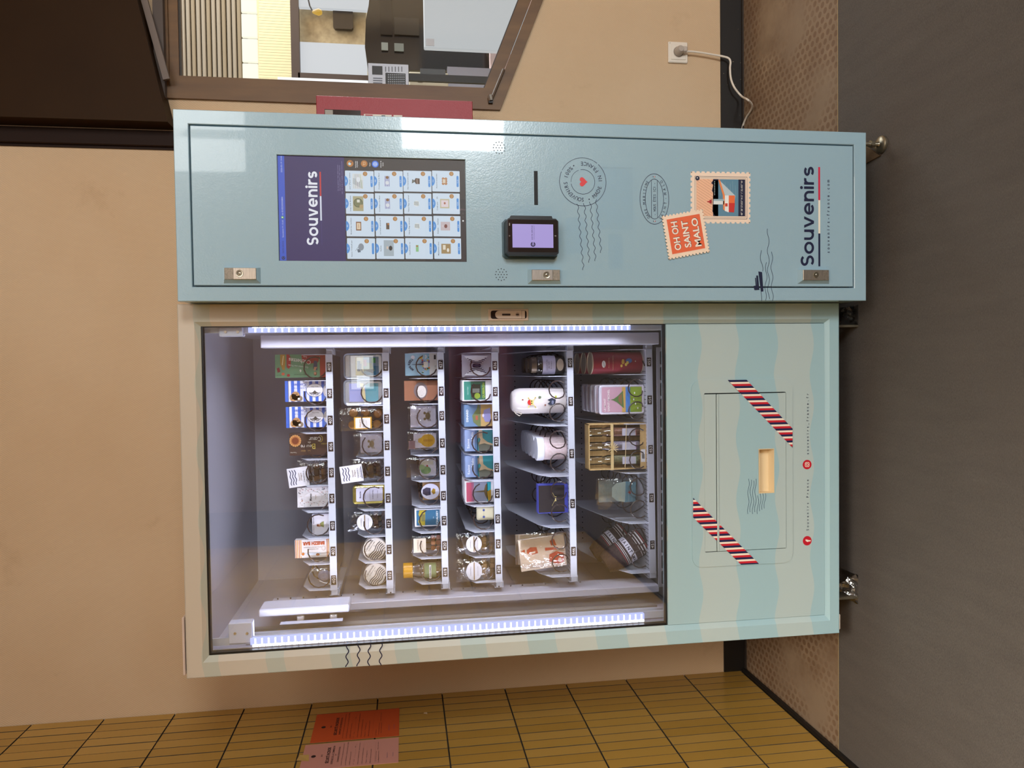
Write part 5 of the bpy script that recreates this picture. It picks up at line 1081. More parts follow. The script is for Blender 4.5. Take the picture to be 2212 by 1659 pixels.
def smooth(P, n=6):
    o = []; P = [P[0]] + P + [P[-1]]
    for i in range(1, len(P) - 2):
        for j in range(n):
            t_ = j / n; a, b, c, d = P[i - 1], P[i], P[i + 1], P[i + 2]
            o.append(0.5 * ((2 * b) + (c - a) * t_ + (2 * a - 5 * b + 4 * c - d) * t_ ** 2 + (3 * b - a - 3 * c + d) * t_ ** 3))
    o.append(P[-2]); return o
m = MB(); m.tube(smooth(pts), .0038, M_pl, 8); m.build('lead', pc)
# notices on the tiles
def lwall(px, py): return W(px, py, X=LX + .001)
for nm, lab, corners, col, rows in (('orange_notice', 'orange printed notice taped on the ochre tiles', ((684.5, 1543), (863, 1530.5), (861.5, 1589), (670, 1605)), '#bf4c1a', 0), ('pink_notice', 'pale pink printed notice on the ochre tiles beneath the orange one towards the viewer', ((668, 1609), (861, 1593), (860, 1690), (640, 1700)), '#c98c7e', 1)):
    P_ = [lwall(*c_) for c_ in corners]; y_b = (P_[0].y + P_[1].y) / 2; y_f = (P_[2].y + P_[3].y) / 2 if rows == 0 else y_b - .152
    z_t = (P_[0].z + P_[3].z) / 2 if rows == 0 else lwall(652, 1640).z; z_b = (P_[1].z + P_[2].z) / 2 if rows == 0 else lwall(861, 1620).z
    m = MB(); m.box(LX, LX + .0012, y_f, y_b, z_b, z_t, mat(col, .75)); o = solid(m, nm, lab, 'notice')
    s_ = Sheet((LX + .0012, y_f, z_b), (0, 1, 0), (0, 0, 1), rough=.75); w_, h_ = y_b - y_f, z_t - z_b; ik = '#2a1414'
    # right = +y here, text reads towards +y
    s_.ell(w_ * .5, h_ * .885, .0075, .0075, ik, 1, 20); s_.text('AVIS', w_ * .5, h_ * .80, .006, ik, 1, w=.014)
    tl_ = [('S\u00c9CURIT\u00c9 INCENDIE', .735, .62, .010, .03), ('RAPPORT DE PR\u00c9VENTION', .685, .6, .0065, .01)] if rows == 0 else [('S\u00c9CURIT\u00c9 INCENDIE', .735, .62, .010, .03), ('DISPENSE DE LA COMMISSION', .685, .72, .0065, .01), ('ET', .655, .06, .005, 0), ("CONSIGNES D'EXPLOITATION", .625, .6, .0055, .01)]
    for tx, v, wv, h, bo in tl_: s_.text(tx, w_ * .5, h_ * v, h, ik, 1, w=w_ * wv, bold=bo)
    rl = random.Random(5 + rows); v = .645 if rows == 0 else .585
    LN = ['Article R 123 du code de la construction', "et de l'habitation : arrete du 25 juin 1980", 'modifie relatif a la securite', '1\u00b0  Le  ...................  19 ...', "Nom de l'etablissement : gare maritime", 'Adresse de l\'etablissement', 'Type L   Categorie 1', 'Effectif maximal du public', '.............................', 'Le Maire']
    for i, tx in enumerate(LN): s_.text(tx, w_ * .06, h_ * v, .0034, ik, 1, al='l', w=w_ * (.86, .9, .5, .8, .84, .62, .5, .55, .8, .2)[i]); v -= .042
    s_.text("Date de visite", w_ * .72, h_ * .22, .003, ik, 1, w=w_ * .3); s_.text('Le chef du service', w_ * .3, h_ * .235, .003, ik, 1, w=w_ * .4); s_.text("pour l'etablissement", w_ * .32, h_ * .21, .003, ik, 1, w=w_ * .36)
    s_.text('Signature', w_ * .3, h_ * .12, .003, '#3a3f70', 1, w=w_ * .2); s_.text('Cachet', w_ * .32, h_ * .06, .003, '#3a3f70', 1, w=w_ * .15)
    o2 = s_.build('printed_text', o)
for lab, a in (('scrap of clear tape stuck on the ochre tiles above the pink notice', (655, 1638)), ('small torn white paper scrap on the ochre tiles below the notices', (919, 1541))):
    p = lwall(*a); m = MB(); big = 'clear' in lab; k = .02 if big else .007
    m.add([(LX + .0012, p.y - k, p.z - k), (LX + .002, p.y + k * .9, p.z - k * .8), (LX + .0013, p.y + k, p.z + k * .7), (LX + .003, p.y - k * .7, p.z + k)], [(0, 1, 2, 3)], mat('#c7a25e', .3) if big else mat('#cbb48e', .7)); solid(m, 'tape_scrap', lab, 'tape')
# ================================================================== GOODS ON THE SPIRALS
class It:
    def __init__(s, r, num, pxt, pyL, pyR, dep=.02, y=None, lift=0.0, pxb=None):
        s.y = YS + .026 if y is None else y; R = RW[r]; pm = (pyL + pyR) / 2; pb = ROWS[r][0] - 20
        s.x0, s.x1 = W(pb, pyL, Y=s.y).x, W(pb, pyR, Y=s.y).x; s.cx = (s.x0 + s.x1) / 2; s.z0 = R.tray(s.cx) + .0004 + lift
        s.z1 = W(pxt, pm, Y=s.y).z; s.w, s.h, s.d, s.num = s.x1 - s.x0, s.z1 - s.z0, dep, num
        s.zv = W(pxb, pm, Y=s.y).z if pxb else s.z0
    def carton(s, name, label, cat, col, rough=.45, side=None, group=None):
        m = MB(); m.box(s.x0, s.x1, s.y, s.y + s.d, s.z0, s.z1, mat(col, rough), .0008); return solid(m, name, label, cat, group)
    def up(s, rough=.4): return Sheet((s.x0, s.y, s.z0), rough=rough)
    def side(s, rough=.4): return Sheet((s.x1, s.y, s.z0), (0, 0, 1), (-1, 0, 0), rough=rough)
    def bag(s, root, name='plastic_film', mt=None, seed=1, bulge=.010, x0=None, x1=None, z1=None, y=None):
        x0 = s.x0 if x0 is None else x0; x1 = s.x1 if x1 is None else x1; z1 = s.z1 if z1 is None else z1; y = s.y if y is None else y
        r_ = random.Random(seed); m = MB(); n = 9; vs = []
        for i in range(n):
            for j in range(n):
                u, v = i / (n - 1), j / (n - 1); e = (4 * u * (1 - u)) * (4 * v * (1 - v)); d_ = bulge * (max(e, 0) ** .4) * r_.uniform(.75, 1.15)
                vs.append((x0 + (x1 - x0) * u, y - d_, s.z0 + (z1 - s.z0) * v + (r_.uniform(-.003, .001) if j == n - 1 else 0)))
        F_ = [(i * n + j, (i + 1) * n + j, (i + 1) * n + j + 1, i * n + j + 1) for i in range(n - 1) for j in range(n - 1)]
        m.add(vs, F_, mt or M_film, True); return m.build(name, root)
    def root(s, name, label, cat, group=None): return thing(name, label, cat, (s.cx, s.y, s.z0), group)
# ---- row 1
i = It(0, 409, 594, 815, 765, .022); o = i.carton('waffle_box', 'green and red waffle carton with white script standing above tag 409', 'box', '#6f9d78')
s_ = i.side(); H, Wd = i.h, i.w
s_.rect(0, 0, H * .15, Wd, '#a8342e', 1); s_.poly([(H * .15, Wd * .05), (H * .22, Wd * .05), (H * .36, 0), (H * .5, 0), (H * .48, Wd * .3), (H * .36, Wd * .42), (H * .18, Wd * .35)], '#a62b33', 1)
s_.poly([(H * .2, Wd * .30), (H * .26, Wd * .28), (H * .28, Wd * .62), (H * .2, Wd * .70)], '#39456a', 2); s_.poly([(H * .2, Wd * .55), (H * .26, Wd * .55), (H * .27, Wd * .7), (H * .24, Wd * .72)], '#c88f70', 3); s_.ell(H * .24, Wd * .84, H * .03, Wd * .085, '#8a4a30', 2); s_.ell(H * .245, Wd * .82, H * .022, Wd * .06, '#d29a78', 3)
s_.poly([(H * .73, 0), (H * .78, 0), (H * .78, Wd * .55), (H * .74, Wd * .62), (H * .70, Wd * .5), (H * .70, Wd * .15)], '#b0303a', 1); s_.poly([(H * .81, 0), (H * .9, 0), (H * .9, Wd * .4), (H * .86, Wd * .66), (H * .82, Wd * .68), (H * .80, Wd * .3)], '#b08a3a', 1); s_.poly([(H * .83, Wd * .06), (H * .845, Wd * .06), (H * .87, Wd * .45), (H * .855, Wd * .46)], '#e8d7a0', 2); s_.poly([(H * .92, Wd * .55), (H * .97, Wd * .6), (H * .95, Wd * .78), (H * .9, Wd * .74)], '#8c2b3c', 1); s_.ell(H * .85, Wd * .84, H * .03, Wd * .06, '#d9694a', 2); s_.ell(H * .75, Wd * .9, H * .03, Wd * .06, '#b0303a', 2)
s_.text('Les', H * .43, Wd * .12, .006, '#f3efe4', 4, rot=-12); s_.text('Cachettes', H * .53, Wd * .30, .0125, '#f3efe4', 4, w=H * .42, rot=-8, bold=.01); s_.text('Gaufrettes aux Fruits', H * .56, Wd * .52, .0052, '#e8efe0', 4, w=H * .38, rot=-8); s_.text('6', H * .52, Wd * .72, .008, '#f3efe4', 4, bold=.03); s_.text('La Maison d\'Armorine', H * .5, Wd * .88, .0038, '#33402f', 4, w=H * .28); s_.text('No 129', H * .93, Wd * .9, .0032, '#33402f', 4)
s_.build('printed_front', o)
def cookies(it, lab):
    o = it.carton('cookie_box', lab, 'box', '#e3e1ee', group='blue striped cookie cartons'); s_ = it.side(); H, Wd = it.h, it.w
    for k in range(7): s_.rect(H * (.10 + .152 * k) - H * .004, 0, H * (.10 + .152 * k) + H * .072, Wd, '#3f68c8', 1)
    s_.rect(0, Wd * .2, H * .13, Wd * .93, '#5d74b4', 2); s_.ell(H * .055, Wd * .5, H * .07, Wd * .28, '#d0c9c8', 3); s_.arc(H * .055, Wd * .5, H * .05, Wd * .2, 0, 360, .0008, '#8a8078', 4)
    s_.ell(H * .34, Wd * .46, H * .215, Wd * .32, '#6d675f', 3); s_.ell(H * .34, Wd * .46, H * .205, Wd * .305, '#e9e4ea', 4); s_.poly([(H * .22, Wd * .6), (H * .29, Wd * .56), (H * .34, Wd * .46), (H * .39, Wd * .56), (H * .47, Wd * .6), (H * .39, Wd * .62), (H * .34, Wd * .66), (H * .29, Wd * .62)], '#4c463f', 5)
    s_.arctext('PIERRE AUTRAN', H * .34, Wd * .46, H * .15, Wd * .23, 150, 30, .0042, '#3a3532', 5, bold=.02); s_.text('Saint-Malo', H * .34, Wd * .30, .004, '#5a514a', 5, w=H * .18)
    s_.rect(H * .56, 0, H * .66, Wd * .5, '#e3e1ee', 2); s_.text('Cookies', H * .72, Wd * .2, .0085, '#3558b8', 4, w=H * .3, bold=.01); s_.text('a la fleur de sel', H * .72, Wd * .36, .0042, '#3558b8', 4, w=H * .3)
    for (a, b, ra, rb, c) in ((.82, .72, .115, .21, '#b98a5c'), (.74, .84, .10, .14, '#8f7a62'), (.88, .8, .10, .18, '#c0915e')): s_.ell(H * a, Wd * b, H * ra * .92, Wd * rb, c, 5)
    rc = random.Random(4)
    for k in range(10): s_.ell(H * rc.uniform(.75, .94), Wd * rc.uniform(.6, .93), H * .012, Wd * .022, '#4a2c1c', 6, 8)
    s_.ell(H * .74, Wd * .86, H * .03, Wd * .05, '#e9e4da', 6); s_.build('printed_front', o); return o
cookies(It(0, 408, 623, 867, 822, .03), 'right one of the two blue and white striped cookie cartons'); cookies(It(0, 407, 625, 923, 878, .03), 'left one of the two blue and white striped cookie cartons')
i = It(0, 406, 625, 983, 936, .03); o = i.carton('butter_biscuit_box', 'dark brown shortbread carton with gold lettering above tag 406', 'box', '#4a342c'); s_ = i.side(); H, Wd = i.h, i.w
s_.text('C\u0153ur', H * .36, Wd * .27, .0135, '#e8e2d8', 2, w=H * .30); s_.text('de', H * .50, Wd * .42, .0065, '#e8e2d8', 2); s_.text('B', H * .40, Wd * .60, .0165, '#d6bf5c', 2); s_.text('eurre', H * .58, Wd * .60, .0105, '#e8e2d8', 2, w=H * .27); s_.text('Le Sablier', H * .60, Wd * .80, .0055, '#b08a50', 2, w=H * .24); s_.text('c\u0153ur de Beurre', H * .065, Wd * .5, .005, '#c9b25a', 2, rot=90, w=Wd * .8) if 0 else s_.text('c\u0153ur de Beurre', H * .12, Wd * .5, .0055, '#c9b25a', 2, w=.02)
s_.arc(H * .22, Wd * .25, H * .05, Wd * .14, 60, 300, .0012, '#d6bf5c', 2); s_.ell(H * .85, Wd * .32, H * .145, Wd * .26, '#b4713f', 2)
for k in range(16): a = 2 * PI * k / 16; s_.ell(H * .85 + H * .13 * math.cos(a), Wd * .32 + Wd * .24 * math.sin(a), H * .02, Wd * .04, '#d09a5c', 3, 8)
s_.ell(H * .85, Wd * .32, H * .085, Wd * .155, '#7a3c24', 4); s_.text('Traou Mad', H * .9, Wd * .86, .0038, '#cfc4b4', 2, w=H * .15); s_.build('printed_front', o)
def tagbag(r, num, px, L, R_, dark, lab):
    it = It(r, num, px, L, R_, .02); rt_ = it.root('biscuit_bag', lab, 'bag', 'plastic bags with wave printed tags'); x0, w_, h_ = it.x0, it.w, it.h
    m = MB(); rb = random.Random(num)
    for k in range(7): cx, cz = x0 + w_ * (.22 + .28 * (k % 3)), it.z0 + .004 + h_ * (.12 + .17 * (k // 3)); m.box(cx - .011, cx + .011, it.y + .004 + .003 * (k % 2), it.y + .014, cz - .008, cz + .008, mat(('#3c2b26', '#6b4a34')[0 if dark else k % 2], .5), .003)
    m.build('caramels', rt_); it.bag(rt_, seed=num, z1=it.z0 + h_ * .78)
    s_ = Sheet((x0 + w_ * .02, it.y - .013, it.z0 + h_ * .47), (1, 0, .12), (-.12, 0, 1), rough=.5); tw, th = w_ * .78, h_ * .48
    s_.mb.add([s_.P(0, 0, 0), s_.P(tw, 0, 0), s_.P(tw, th, 0), s_.P(0, th, 0)] + [s_.P(0, 0, 0) + Vector((0, .001, 0)), s_.P(tw, 0, 0) + Vector((0, .001, 0)), s_.P(tw, th, 0) + Vector((0, .001, 0)), s_.P(0, th, 0) + Vector((0, .001, 0))], [(0, 1, 2, 3), (7, 6, 5, 4), (0, 4, 5, 1), (1, 5, 6, 2), (2, 6, 7, 3), (3, 7, 4, 0)], mat('#e6e2e6', .5))
    for k in range(3): s_.line(wave(tw * .12, th * (.86 - .12 * k), tw * .9, th * (.86 - .12 * k), .0016, 2.2, 30), .0022, '#222c58', 2)
    s_.text('Savon', tw * .5, th * .46, .0045, '#7a5c3a', 2, w=tw * .4); s_.text("d'Algue", tw * .5, th * .36, .0045, '#7a5c3a', 2, w=tw * .4); s_.text('TRISKELL', tw * .5, th * .22, .0042, '#2a2c44', 2, w=tw * .6); s_.text('Bretagne', tw * .5, th * .12, .003, '#2a2c44', 2, w=tw * .5); s_.rect(tw * .15, th * .04, tw * .85, th * .07, '#222c58', 2)
    s_.build('paper_tag', rt_)
tagbag(0, 405, 621, 1047, 994, 0, 'clear bag of light brown soaps with white wave tag above tag 405')
tagbag(1, 414, 733, 1037, 990, 1, 'clear bag of dark soaps with white wave tag above tag 414')
i = It(0, 404, 642, 1095, 1052, .02); o = i.carton('memory_game_box', 'white square memory game box with tiny coloured drawings above tag 404', 'box', '#e9e4e6'); s_ = i.up(); rr_ = random.Random(8)
for k in range(150):
    x, z = rr_.uniform(.04, .93) * i.w, rr_.uniform(.04, .94) * i.h
    if abs(x / i.w - .5) < .25 and abs(z / i.h - .52) < .24: continue
    s_.poly([(x, z), (x + rr_.uniform(.001, .0035), z + rr_.uniform(-.001, .001)), (x + rr_.uniform(.0, .003), z + rr_.uniform(.0015, .004))], ('#b04a5a', '#5e7f8c', '#c98a74', '#4a4a66', '#8aa59a', '#8c6a4a')[k % 6], 1)
s_.ell(i.w * .5, i.h * .52, i.w * .26, i.h * .26, '#efeaee', 2); s_.text('Memo', i.w * .5, i.h * .60, .0068, '#2b2a3a', 3, w=i.w * .36, bold=.02); s_.text('France', i.w * .5, i.h * .45, .0036, '#8c6a4a', 3); s_.build('printed_front', o)
i = It(0, 403, 674, 1156, 1111, .02); o = i.carton('pin_box', 'small white card box with a tiny figure above tag 403', 'box', '#e8e3ea'); s_ = i.up(); w_, h_ = i.w, i.h
s_.text('LES BIJOUX BRETONS', w_ * .5, h_ * .92, .0034, '#8b8390', 1, w=w_ * .85); s_.ell(w_ * .5, h_ * .5, .006, .005, '#7d7a4e', 1); s_.ell(w_ * .46, h_ * .62, .004, .005, '#c79a78', 2); s_.ell(w_ * .47, h_ * .70, .0035, .003, '#8a4a2c', 3); s_.poly([(w_ * .36, h_ * .38), (w_ * .66, h_ * .38), (w_ * .6, h_ * .52), (w_ * .42, h_ * .52)], '#9a9a5c', 3); s_.text('Broche', w_ * .5, h_ * .24, .0032, '#a39aa6', 1); s_.text('collection', w_ * .5, h_ * .16, .0026, '#a39aa6', 1); s_.build('printed_front', o)
i = It(0, 402, 637, 1204, 1165, .022); o = i.carton('cereal_bar_box', 'white and orange snack bar carton above tag 402', 'box', '#e9e0dc'); s_ = i.side(); H, Wd = i.h, i.w
for a in (.12, .97):
    for k in range(4): s_.rect(H * (a - .045 * k) - H * .012, 0, H * (a - .045 * k) + H * .012, Wd, ('#c8702c', '#dd9a3e')[k % 2], 1)
s_.text('BREIZH BAR', H * .49, Wd * .22, .0095, '#c25a30', 2, w=H * .60, bold=.06); s_.text('la nouvelle barre bretonne', H * .52, Wd * .44, .0035, '#6a4a3a', 2, w=H * .48); s_.text('aux cacahuetes', H * .5, Wd * .54, .0035, '#6a4a3a', 2, w=H * .28); s_.poly([(H * .62, Wd * .72), (H * .74, Wd * .76), (H * .82, Wd * .66), (H * .84, Wd * .9), (H * .74, Wd * .84), (H * .3, Wd * .88), (H * .3, Wd * .74)], '#d6dce4', 2); s_.ell(H * .78, Wd * .78, H * .04, Wd * .08, '#c8702c', 3); s_.ell(H * .38, Wd * .84, H * .05, Wd * .07, '#a86a3c', 3); s_.arc(H * .22, Wd * .5, H * .05, Wd * .12, 0, 360, .0006, '#a0725a', 3, 16); s_.build('printed_front', o)
i = It(0, 401, 670, 1273, 1228, .02); o = i.root('plush_pouch', 'small clear pouch with blue grey soap and white cord above tag 401', 'bag'); m = MB(); m.lathe([(0, -.012), (.012, -.010), (.019, 0), (.012, .010), (0, .012)], (i.cx + .004, i.y + .014, i.z0 + .024), mottled('blue_grey_felt', '#7f8db4', '#a6adca', 60, .8), 'y', 20); m.build('soap', o); i.bag(o, seed=9, bulge=.006); m = MB(); m.tube([(i.cx - .004, i.y - .008, i.z0 + .036), (i.cx - .010, i.y - .010, i.z0 + .022), (i.cx - .013, i.y - .012, i.z0 + .008), (i.cx - .018, i.y - .010, i.z0 + .002)], .0013, mat('#e8e8ea', .5)); m.build('cord', o)
# ---- row 2
def tin(r, num, px, L, R_, rim, lab, art, group=None, dep=.025, y=None, rad=.012):
    it = It(r, num, px, L, R_, dep, y=y); o = it.root('metal_tin', lab, 'tin', group); m = MB(); A_ = rr(it.x0, it.z0, it.x1, it.z1, rad); B_ = rr(it.x0 + .003, it.z0 + .003, it.x1 - .003, it.z1 - .003, rad - .002)
    m.ringframe(A_, B_, it.y + .002, it.y, rim); m.ringframe(B_, rr(it.x0 + .006, it.z0 + .006, it.x1 - .006, it.z1 - .006, rad - .004), it.y, it.y + .0015, rim); n = len(A_)
    m.ringframe(A_[::-1], A_[::-1], it.y + .002, it.y + dep, rim); vs = rr(it.x0 + .006, it.z0 + .006, it.x1 - .006, it.z1 - .006, rad - .004); m.add([(p[0], it.y + .0015, p[1]) for p in vs], [tuple(range(len(vs)))], rim); m.add([(p[0], it.y + dep, p[1]) for p in A_], [tuple(range(len(A_)))[::-1]], rim); m.build('lid', o)
    s_ = Sheet((it.x0, it.y + .0013, it.z0), rough=.25); art(s_, it.w, it.h); s_.build('printed_lid', o); return o
M_tin = mat('#c9ced6', .18, .75); M_gold = mat('#c3b15e', .25, .75)
def a418(s, w, h): s.rect(w * .14, h * .12, w * .86, h * .66, '#6c8fa6', 1); s.rect(w * .14, h * .5, w * .86, h * .7, '#c3b67c', 2); s.rect(w * .14, h * .12, w * .5, h * .3, '#3d6f8c', 2); s.rect(w * .3, h * .58, w * .7, h * .66, '#1c2a4a', 3); s.poly([(w * .3, h * .22), (w * .6, h * .3), (w * .66, h * .46), (w * .3, h * .5)], '#8b9a6e', 3); s.poly([(w * .2, h * .25), (w * .38, h * .25), (w * .34, h * .5)], '#22283c', 4); s.rect(w * .62, h * .2, w * .82, h * .3, '#5aa05c', 4); s.rect(w * .5, h * .42, w * .75, h * .5, '#b06a74', 4)
def a417(s, w, h): s.rect(w * .14, h * .14, w * .86, h * .86, '#8e8fb4', 1); s.poly([(w * .14, h * .5), (w * .86, h * .6), (w * .86, h * .5), (w * .14, h * .44)], '#c9b98a', 2); s.rect(w * .14, h * .14, w * .86, h * .46, '#5f8f96', 2); s.ell(w * .7, h * .56, .003, .002, '#40322a', 3, 8)
tin(1, 418, 742, 818, 763, M_tin, 'clear lidded silver tin with blue harbour picture above tag 418', a418, 'pictorial sardine tins'); tin(1, 417, 742, 875, 820, M_tin, 'silver tin with lilac beach picture above tag 417', a417, 'pictorial sardine tins')
def a413(s, w, h): s.rrect(w * .13, h * .10, w * .87, h * .90, .004, '#d9d6ea', 1); s.text('Bougie', w * .5, h * .78, .005, '#3c3a50', 2, w=w * .36, bold=.02); s.text('GOURMANDE', w * .5, h * .64, .0035, '#6e6a86', 2, w=w * .5); s.rect(w * .2, h * .48, w * .8, h * .485, '#6e6a86', 2); s.text('CARAMEL', w * .5, h * .40, .004, '#4e4a66', 2, w=w * .5); s.text('beurre sale', w * .5, h * .26, .0028, '#6e6a86', 2, w=w * .4)
tin(1, 413, 762, 1088, 1048, M_gold, 'small gold rimmed candle tin with lilac label above tag 413', a413, rad=.009)
i = It(1, 416, 731, 930, 880, .03); o = i.root('biscuit_bag', 'clear bag of round golden biscuits with yellow framed label above tag 416', 'bag'); rb = random.Random(2)
for k, (u, v) in enumerate(((.25, .15), (.72, .13), (.2, .42), (.78, .40), (.26, .68), (.75, .66))):
    m = MB(); m.lathe([(0, -.007), (.010, -.006), (.0135, 0), (.010, .006), (0, .007)], (i.x0 + i.w * u, i.y + .010, i.z0 + i.h * v + .002), mat('#b27a42', .55), 'y', 18); m.build('biscuit', o)
i.bag(o, seed=3, bulge=.004); s_ = Sheet((i.x0, i.y - .006, i.z0)); s_.rect(i.w * .08, i.h * .28, i.w * .60, i.h * .66, '#c8932c', 1); s_.rect(i.w * .12, i.h * .31, i.w * .56, i.h * .63, '#ece4de', 2); s_.text('PALETS', i.w * .34, i.h * .53, .004, '#9a6a2c', 3, w=i.w * .34, bold=.02); s_.text('BRETONS', i.w * .34, i.h * .46, .0034, '#4a4246', 3, w=i.w * .34); s_.line([(i.w * .2, i.h * .38), (i.w * .46, i.h * .4)], .0006, '#8a8288', 3); s_.build('paper_label', o)
def cardbag(r, num, px, L, R_, lab, art, card=(.1, .1, .9, .8), pw=None, tag_=None):
    it = It(r, num, px, L, R_, .012); o = it.root('carded_charm_bag', lab, 'bag', 'clear pouches with carded charms'); m = MB(); c0, d0, c1, d1 = card
    m.box(it.x0 + it.w * c0, it.x0 + it.w * c1, it.y + .003, it.y + .0045, it.z0 + it.h * d0, it.z0 + it.h * d1, mat('#dcd8ec', .6), .0003); m.build('card', o)
    s_ = Sheet((it.x0, it.y + .003, it.z0)); art(s_, it.w, it.h); s_.build('charm', o); it.bag(o, seed=num, bulge=.004); return o
def crab(s, cx, cz, k, c):
    s.ell(cx, cz, 9 * k, 6.5 * k, c, 2)
    for sg in (-1, 1):
        s.ell(cx + sg * 7.5 * k, cz + 8 * k, 3.6 * k, 3 * k, c, 3); s.line([(cx + sg * 6 * k, cz + 3 * k), (cx + sg * 7.5 * k, cz + 7 * k)], 1.6 * k, c, 3)
        for j in range(3): s.line([(cx + sg * 7 * k, cz - j * 2.4 * k), (cx + sg * 13 * k, cz - (1 + j * 3.4) * k)], 1.3 * k, c, 3)
        s.ell(cx + sg * 2 * k, cz + 2.5 * k, .9 * k, .9 * k, '#2a2016', 4, 8)
cardbag(1, 415, 763, 983, 935, 'clear pouch with beige crab charm on lilac card above tag 415', lambda s, w, h: crab(s, w * .5, h * .42, .0011, '#9c8a6c'), (.12, .1, .95, .78))
def roundbag(r, num, px, L, R_, lab, inner, lab_col='#e0dce0', group='twisted clear sweet bags', tall=.5):
    it = It(r, num, px, L, R_, .02); o = it.root('sweet_bag', lab, 'bag', group); m = MB(); rb = random.Random(num)
    for k in range(8):
        cx, cz = it.x0 + it.w * (.18 + .22 * (k % 4)), it.z0 + .006 + it.h * .2 * (k // 4) + rb.uniform(0, .004); m.box(cx - .007, cx + .007, it.y + .003 + rb.uniform(0, .004), it.y + .016, cz - .006, cz + .008, mat(inner[k % len(inner)], .5), .002)
    m.build('sweets', o); it.bag(o, seed=num, bulge=.012); s_ = Sheet((it.cx, it.y - .0135, it.z0 + it.h * .55)); s_.ell(0, 0, it.w * .40, it.h * .20, lab_col, 1); s_.rect(-it.w * .37, -.0015, it.w * .37, .0015, '#8a6a3c', 2); s_.text('CARAMELS', 0, it.h * .09, .003, '#6b5c50', 2, w=it.w * .4); s_.text('au beurre sale', 0, -it.h * .09, .0026, '#6b5c50', 2, w=it.w * .4); s_.build('oval_label', o)
roundbag(1, 412, 750, 1147, 1104, 'twisted clear bag of dark caramels with silver oval label above tag 412', ['#5a4038', '#7a5a4c'])
def drum(num, px, L, R_, lab):
    it = It(1, num, px, L, R_, .05); o = it.root('caramel_tin', lab, 'tin', 'round cream caramel tins'); r_ = it.w / 2; c = (it.cx, it.y, it.z0 + r_ + .0005); m = MB(); m.lathe([(0, 0), (r_ - .001, 0), (r_, .001), (r_, .010), (r_ - .001, .011), (r_ - .001, .05), (0, .05)], c, mat('#ddd3c6', .5), 'y', 40); m.build('drum', o)
    s_ = Sheet(c, (math.cos(.6), 0, -math.sin(.6)), (math.sin(.6), 0, math.cos(.6)))
    for k in range(5):
        zz_ = r_ * (.05 - .16 * k); hw = math.sqrt(max(0, (r_ * .9) ** 2 - zz_ ** 2)); s_.line(wave(-hw * .95, zz_, hw * .9, zz_, .0018, 1.6, 26), .0024, '#262430', 1)
    s_.text('Caramels', 0, r_ * .62, .0062, '#262430', 1, w=r_ * 1.15); s_.text('au beurre sale', r_ * .1, r_ * .40, .0032, '#262430', 1, w=r_ * .9); s_.arc(r_ * .25, r_ * .18 + .001, .002, .002, 0, 360, .0005, '#262430', 1, 14); s_.build('printed_lid', o)
drum(411, 770, 1213, 1162, 'right one of the two round cream tins with black wave print'); drum(410, 776, 1267, 1217, 'left one of the two round cream tins with black wave print')
# ---- row 3
i = It(2, 427, 875, 811, 763, .025); o = i.carton('puzzle_box', 'pale blue mini puzzle box with cartoon landmarks above tag 427', 'box', '#9cc6dc'); s_ = i.up(); w_, h_ = i.w, i.h
s_.rect(0, 0, w_, h_ * .26, '#d5d2cc', 1); s_.arctext('MINI PUZZLE', w_ * .5, h_ * .2, w_ * .44, h_ * .68, 125, 55, .0068, '#1e3d5c', 2, bold=.03); s_.ell(w_ * .82, h_ * .76, .006, .006, '#e8e6ea', 2); s_.poly([(w_ * .46, h_ * .35), (w_ * .54, h_ * .35), (w_ * .505, h_ * .8), (w_ * .495, h_ * .8)], '#2a3350', 2); rp = random.Random(3)
for k in range(26): s_.ell(w_ * rp.uniform(.1, .92), h_ * rp.uniform(.26, .5), .0026 * rp.uniform(.5, 1.2), .0026 * rp.uniform(.6, 1.3), ('#c23b3b', '#e8c84a', '#3c7a4a', '#e9e6e2', '#4a5aa8', '#8a5aa0', '#d97a3a')[k % 7], 3 + k % 4, 10)
s_.ell(w_ * .8, h_ * .52, .0045, .005, '#d8b23c', 8); s_.rect(w_ * .35, h_ * .3, w_ * .62, h_ * .44, '#eceae2', 8); s_.rect(w_ * .72, h_ * .06, w_ * .92, h_ * .12, '#2a2828', 2); s_.text('CE', w_ * .4, h_ * .08, .004, '#4a4844', 2); s_.build('printed_front', o)
i = It(2, 426, 873, 865, 822, .03); o = i.carton('kraft_pouch', 'brown kraft gift pouch with white dotted oval seal above tag 426', 'bag', '#8c5a40', .5); s_ = i.up(); w_, h_ = i.w, i.h
s_.ell(w_ * .5, h_ * .52, w_ * .42, h_ * .2, '#6f6264', 1); s_.ell(w_ * .45, h_ * .5, w_ * .3, h_ * .14, '#d9d0c8', 2); rp = random.Random(9)
for k in range(12): s_.ell(w_ * (.45 + rp.uniform(-.2, .2)), h_ * (.5 + rp.uniform(-.09, .09)), .0006, .0006, '#3a3430', 3, 6)
s_.build('seal', o)
m = MB()
for k in range(3): m.box(i.x0 + .004 * k, i.x1 - .004 + .002 * k, i.y + .034 + .02 * k, i.y + .05 + .02 * k, i.z0, i.z1 + .002 * k, mat('#8c5a40', .5), .001)
cardbag(2, 425, 881, 924, 875, 'clear pouch with bronze crab charm on white card above tag 425', lambda s, w, h: (crab(s, w * .52, h * .36, .0012, '#7a6c50'), s.arc(w * .5, h * .72, .005, .005, 0, 360, .0004, '#5a5560', 2, 20), s.text('BZH', w * .5, h * .72, .003, '#5a5560', 2)), (.04, .1, .96, .92))
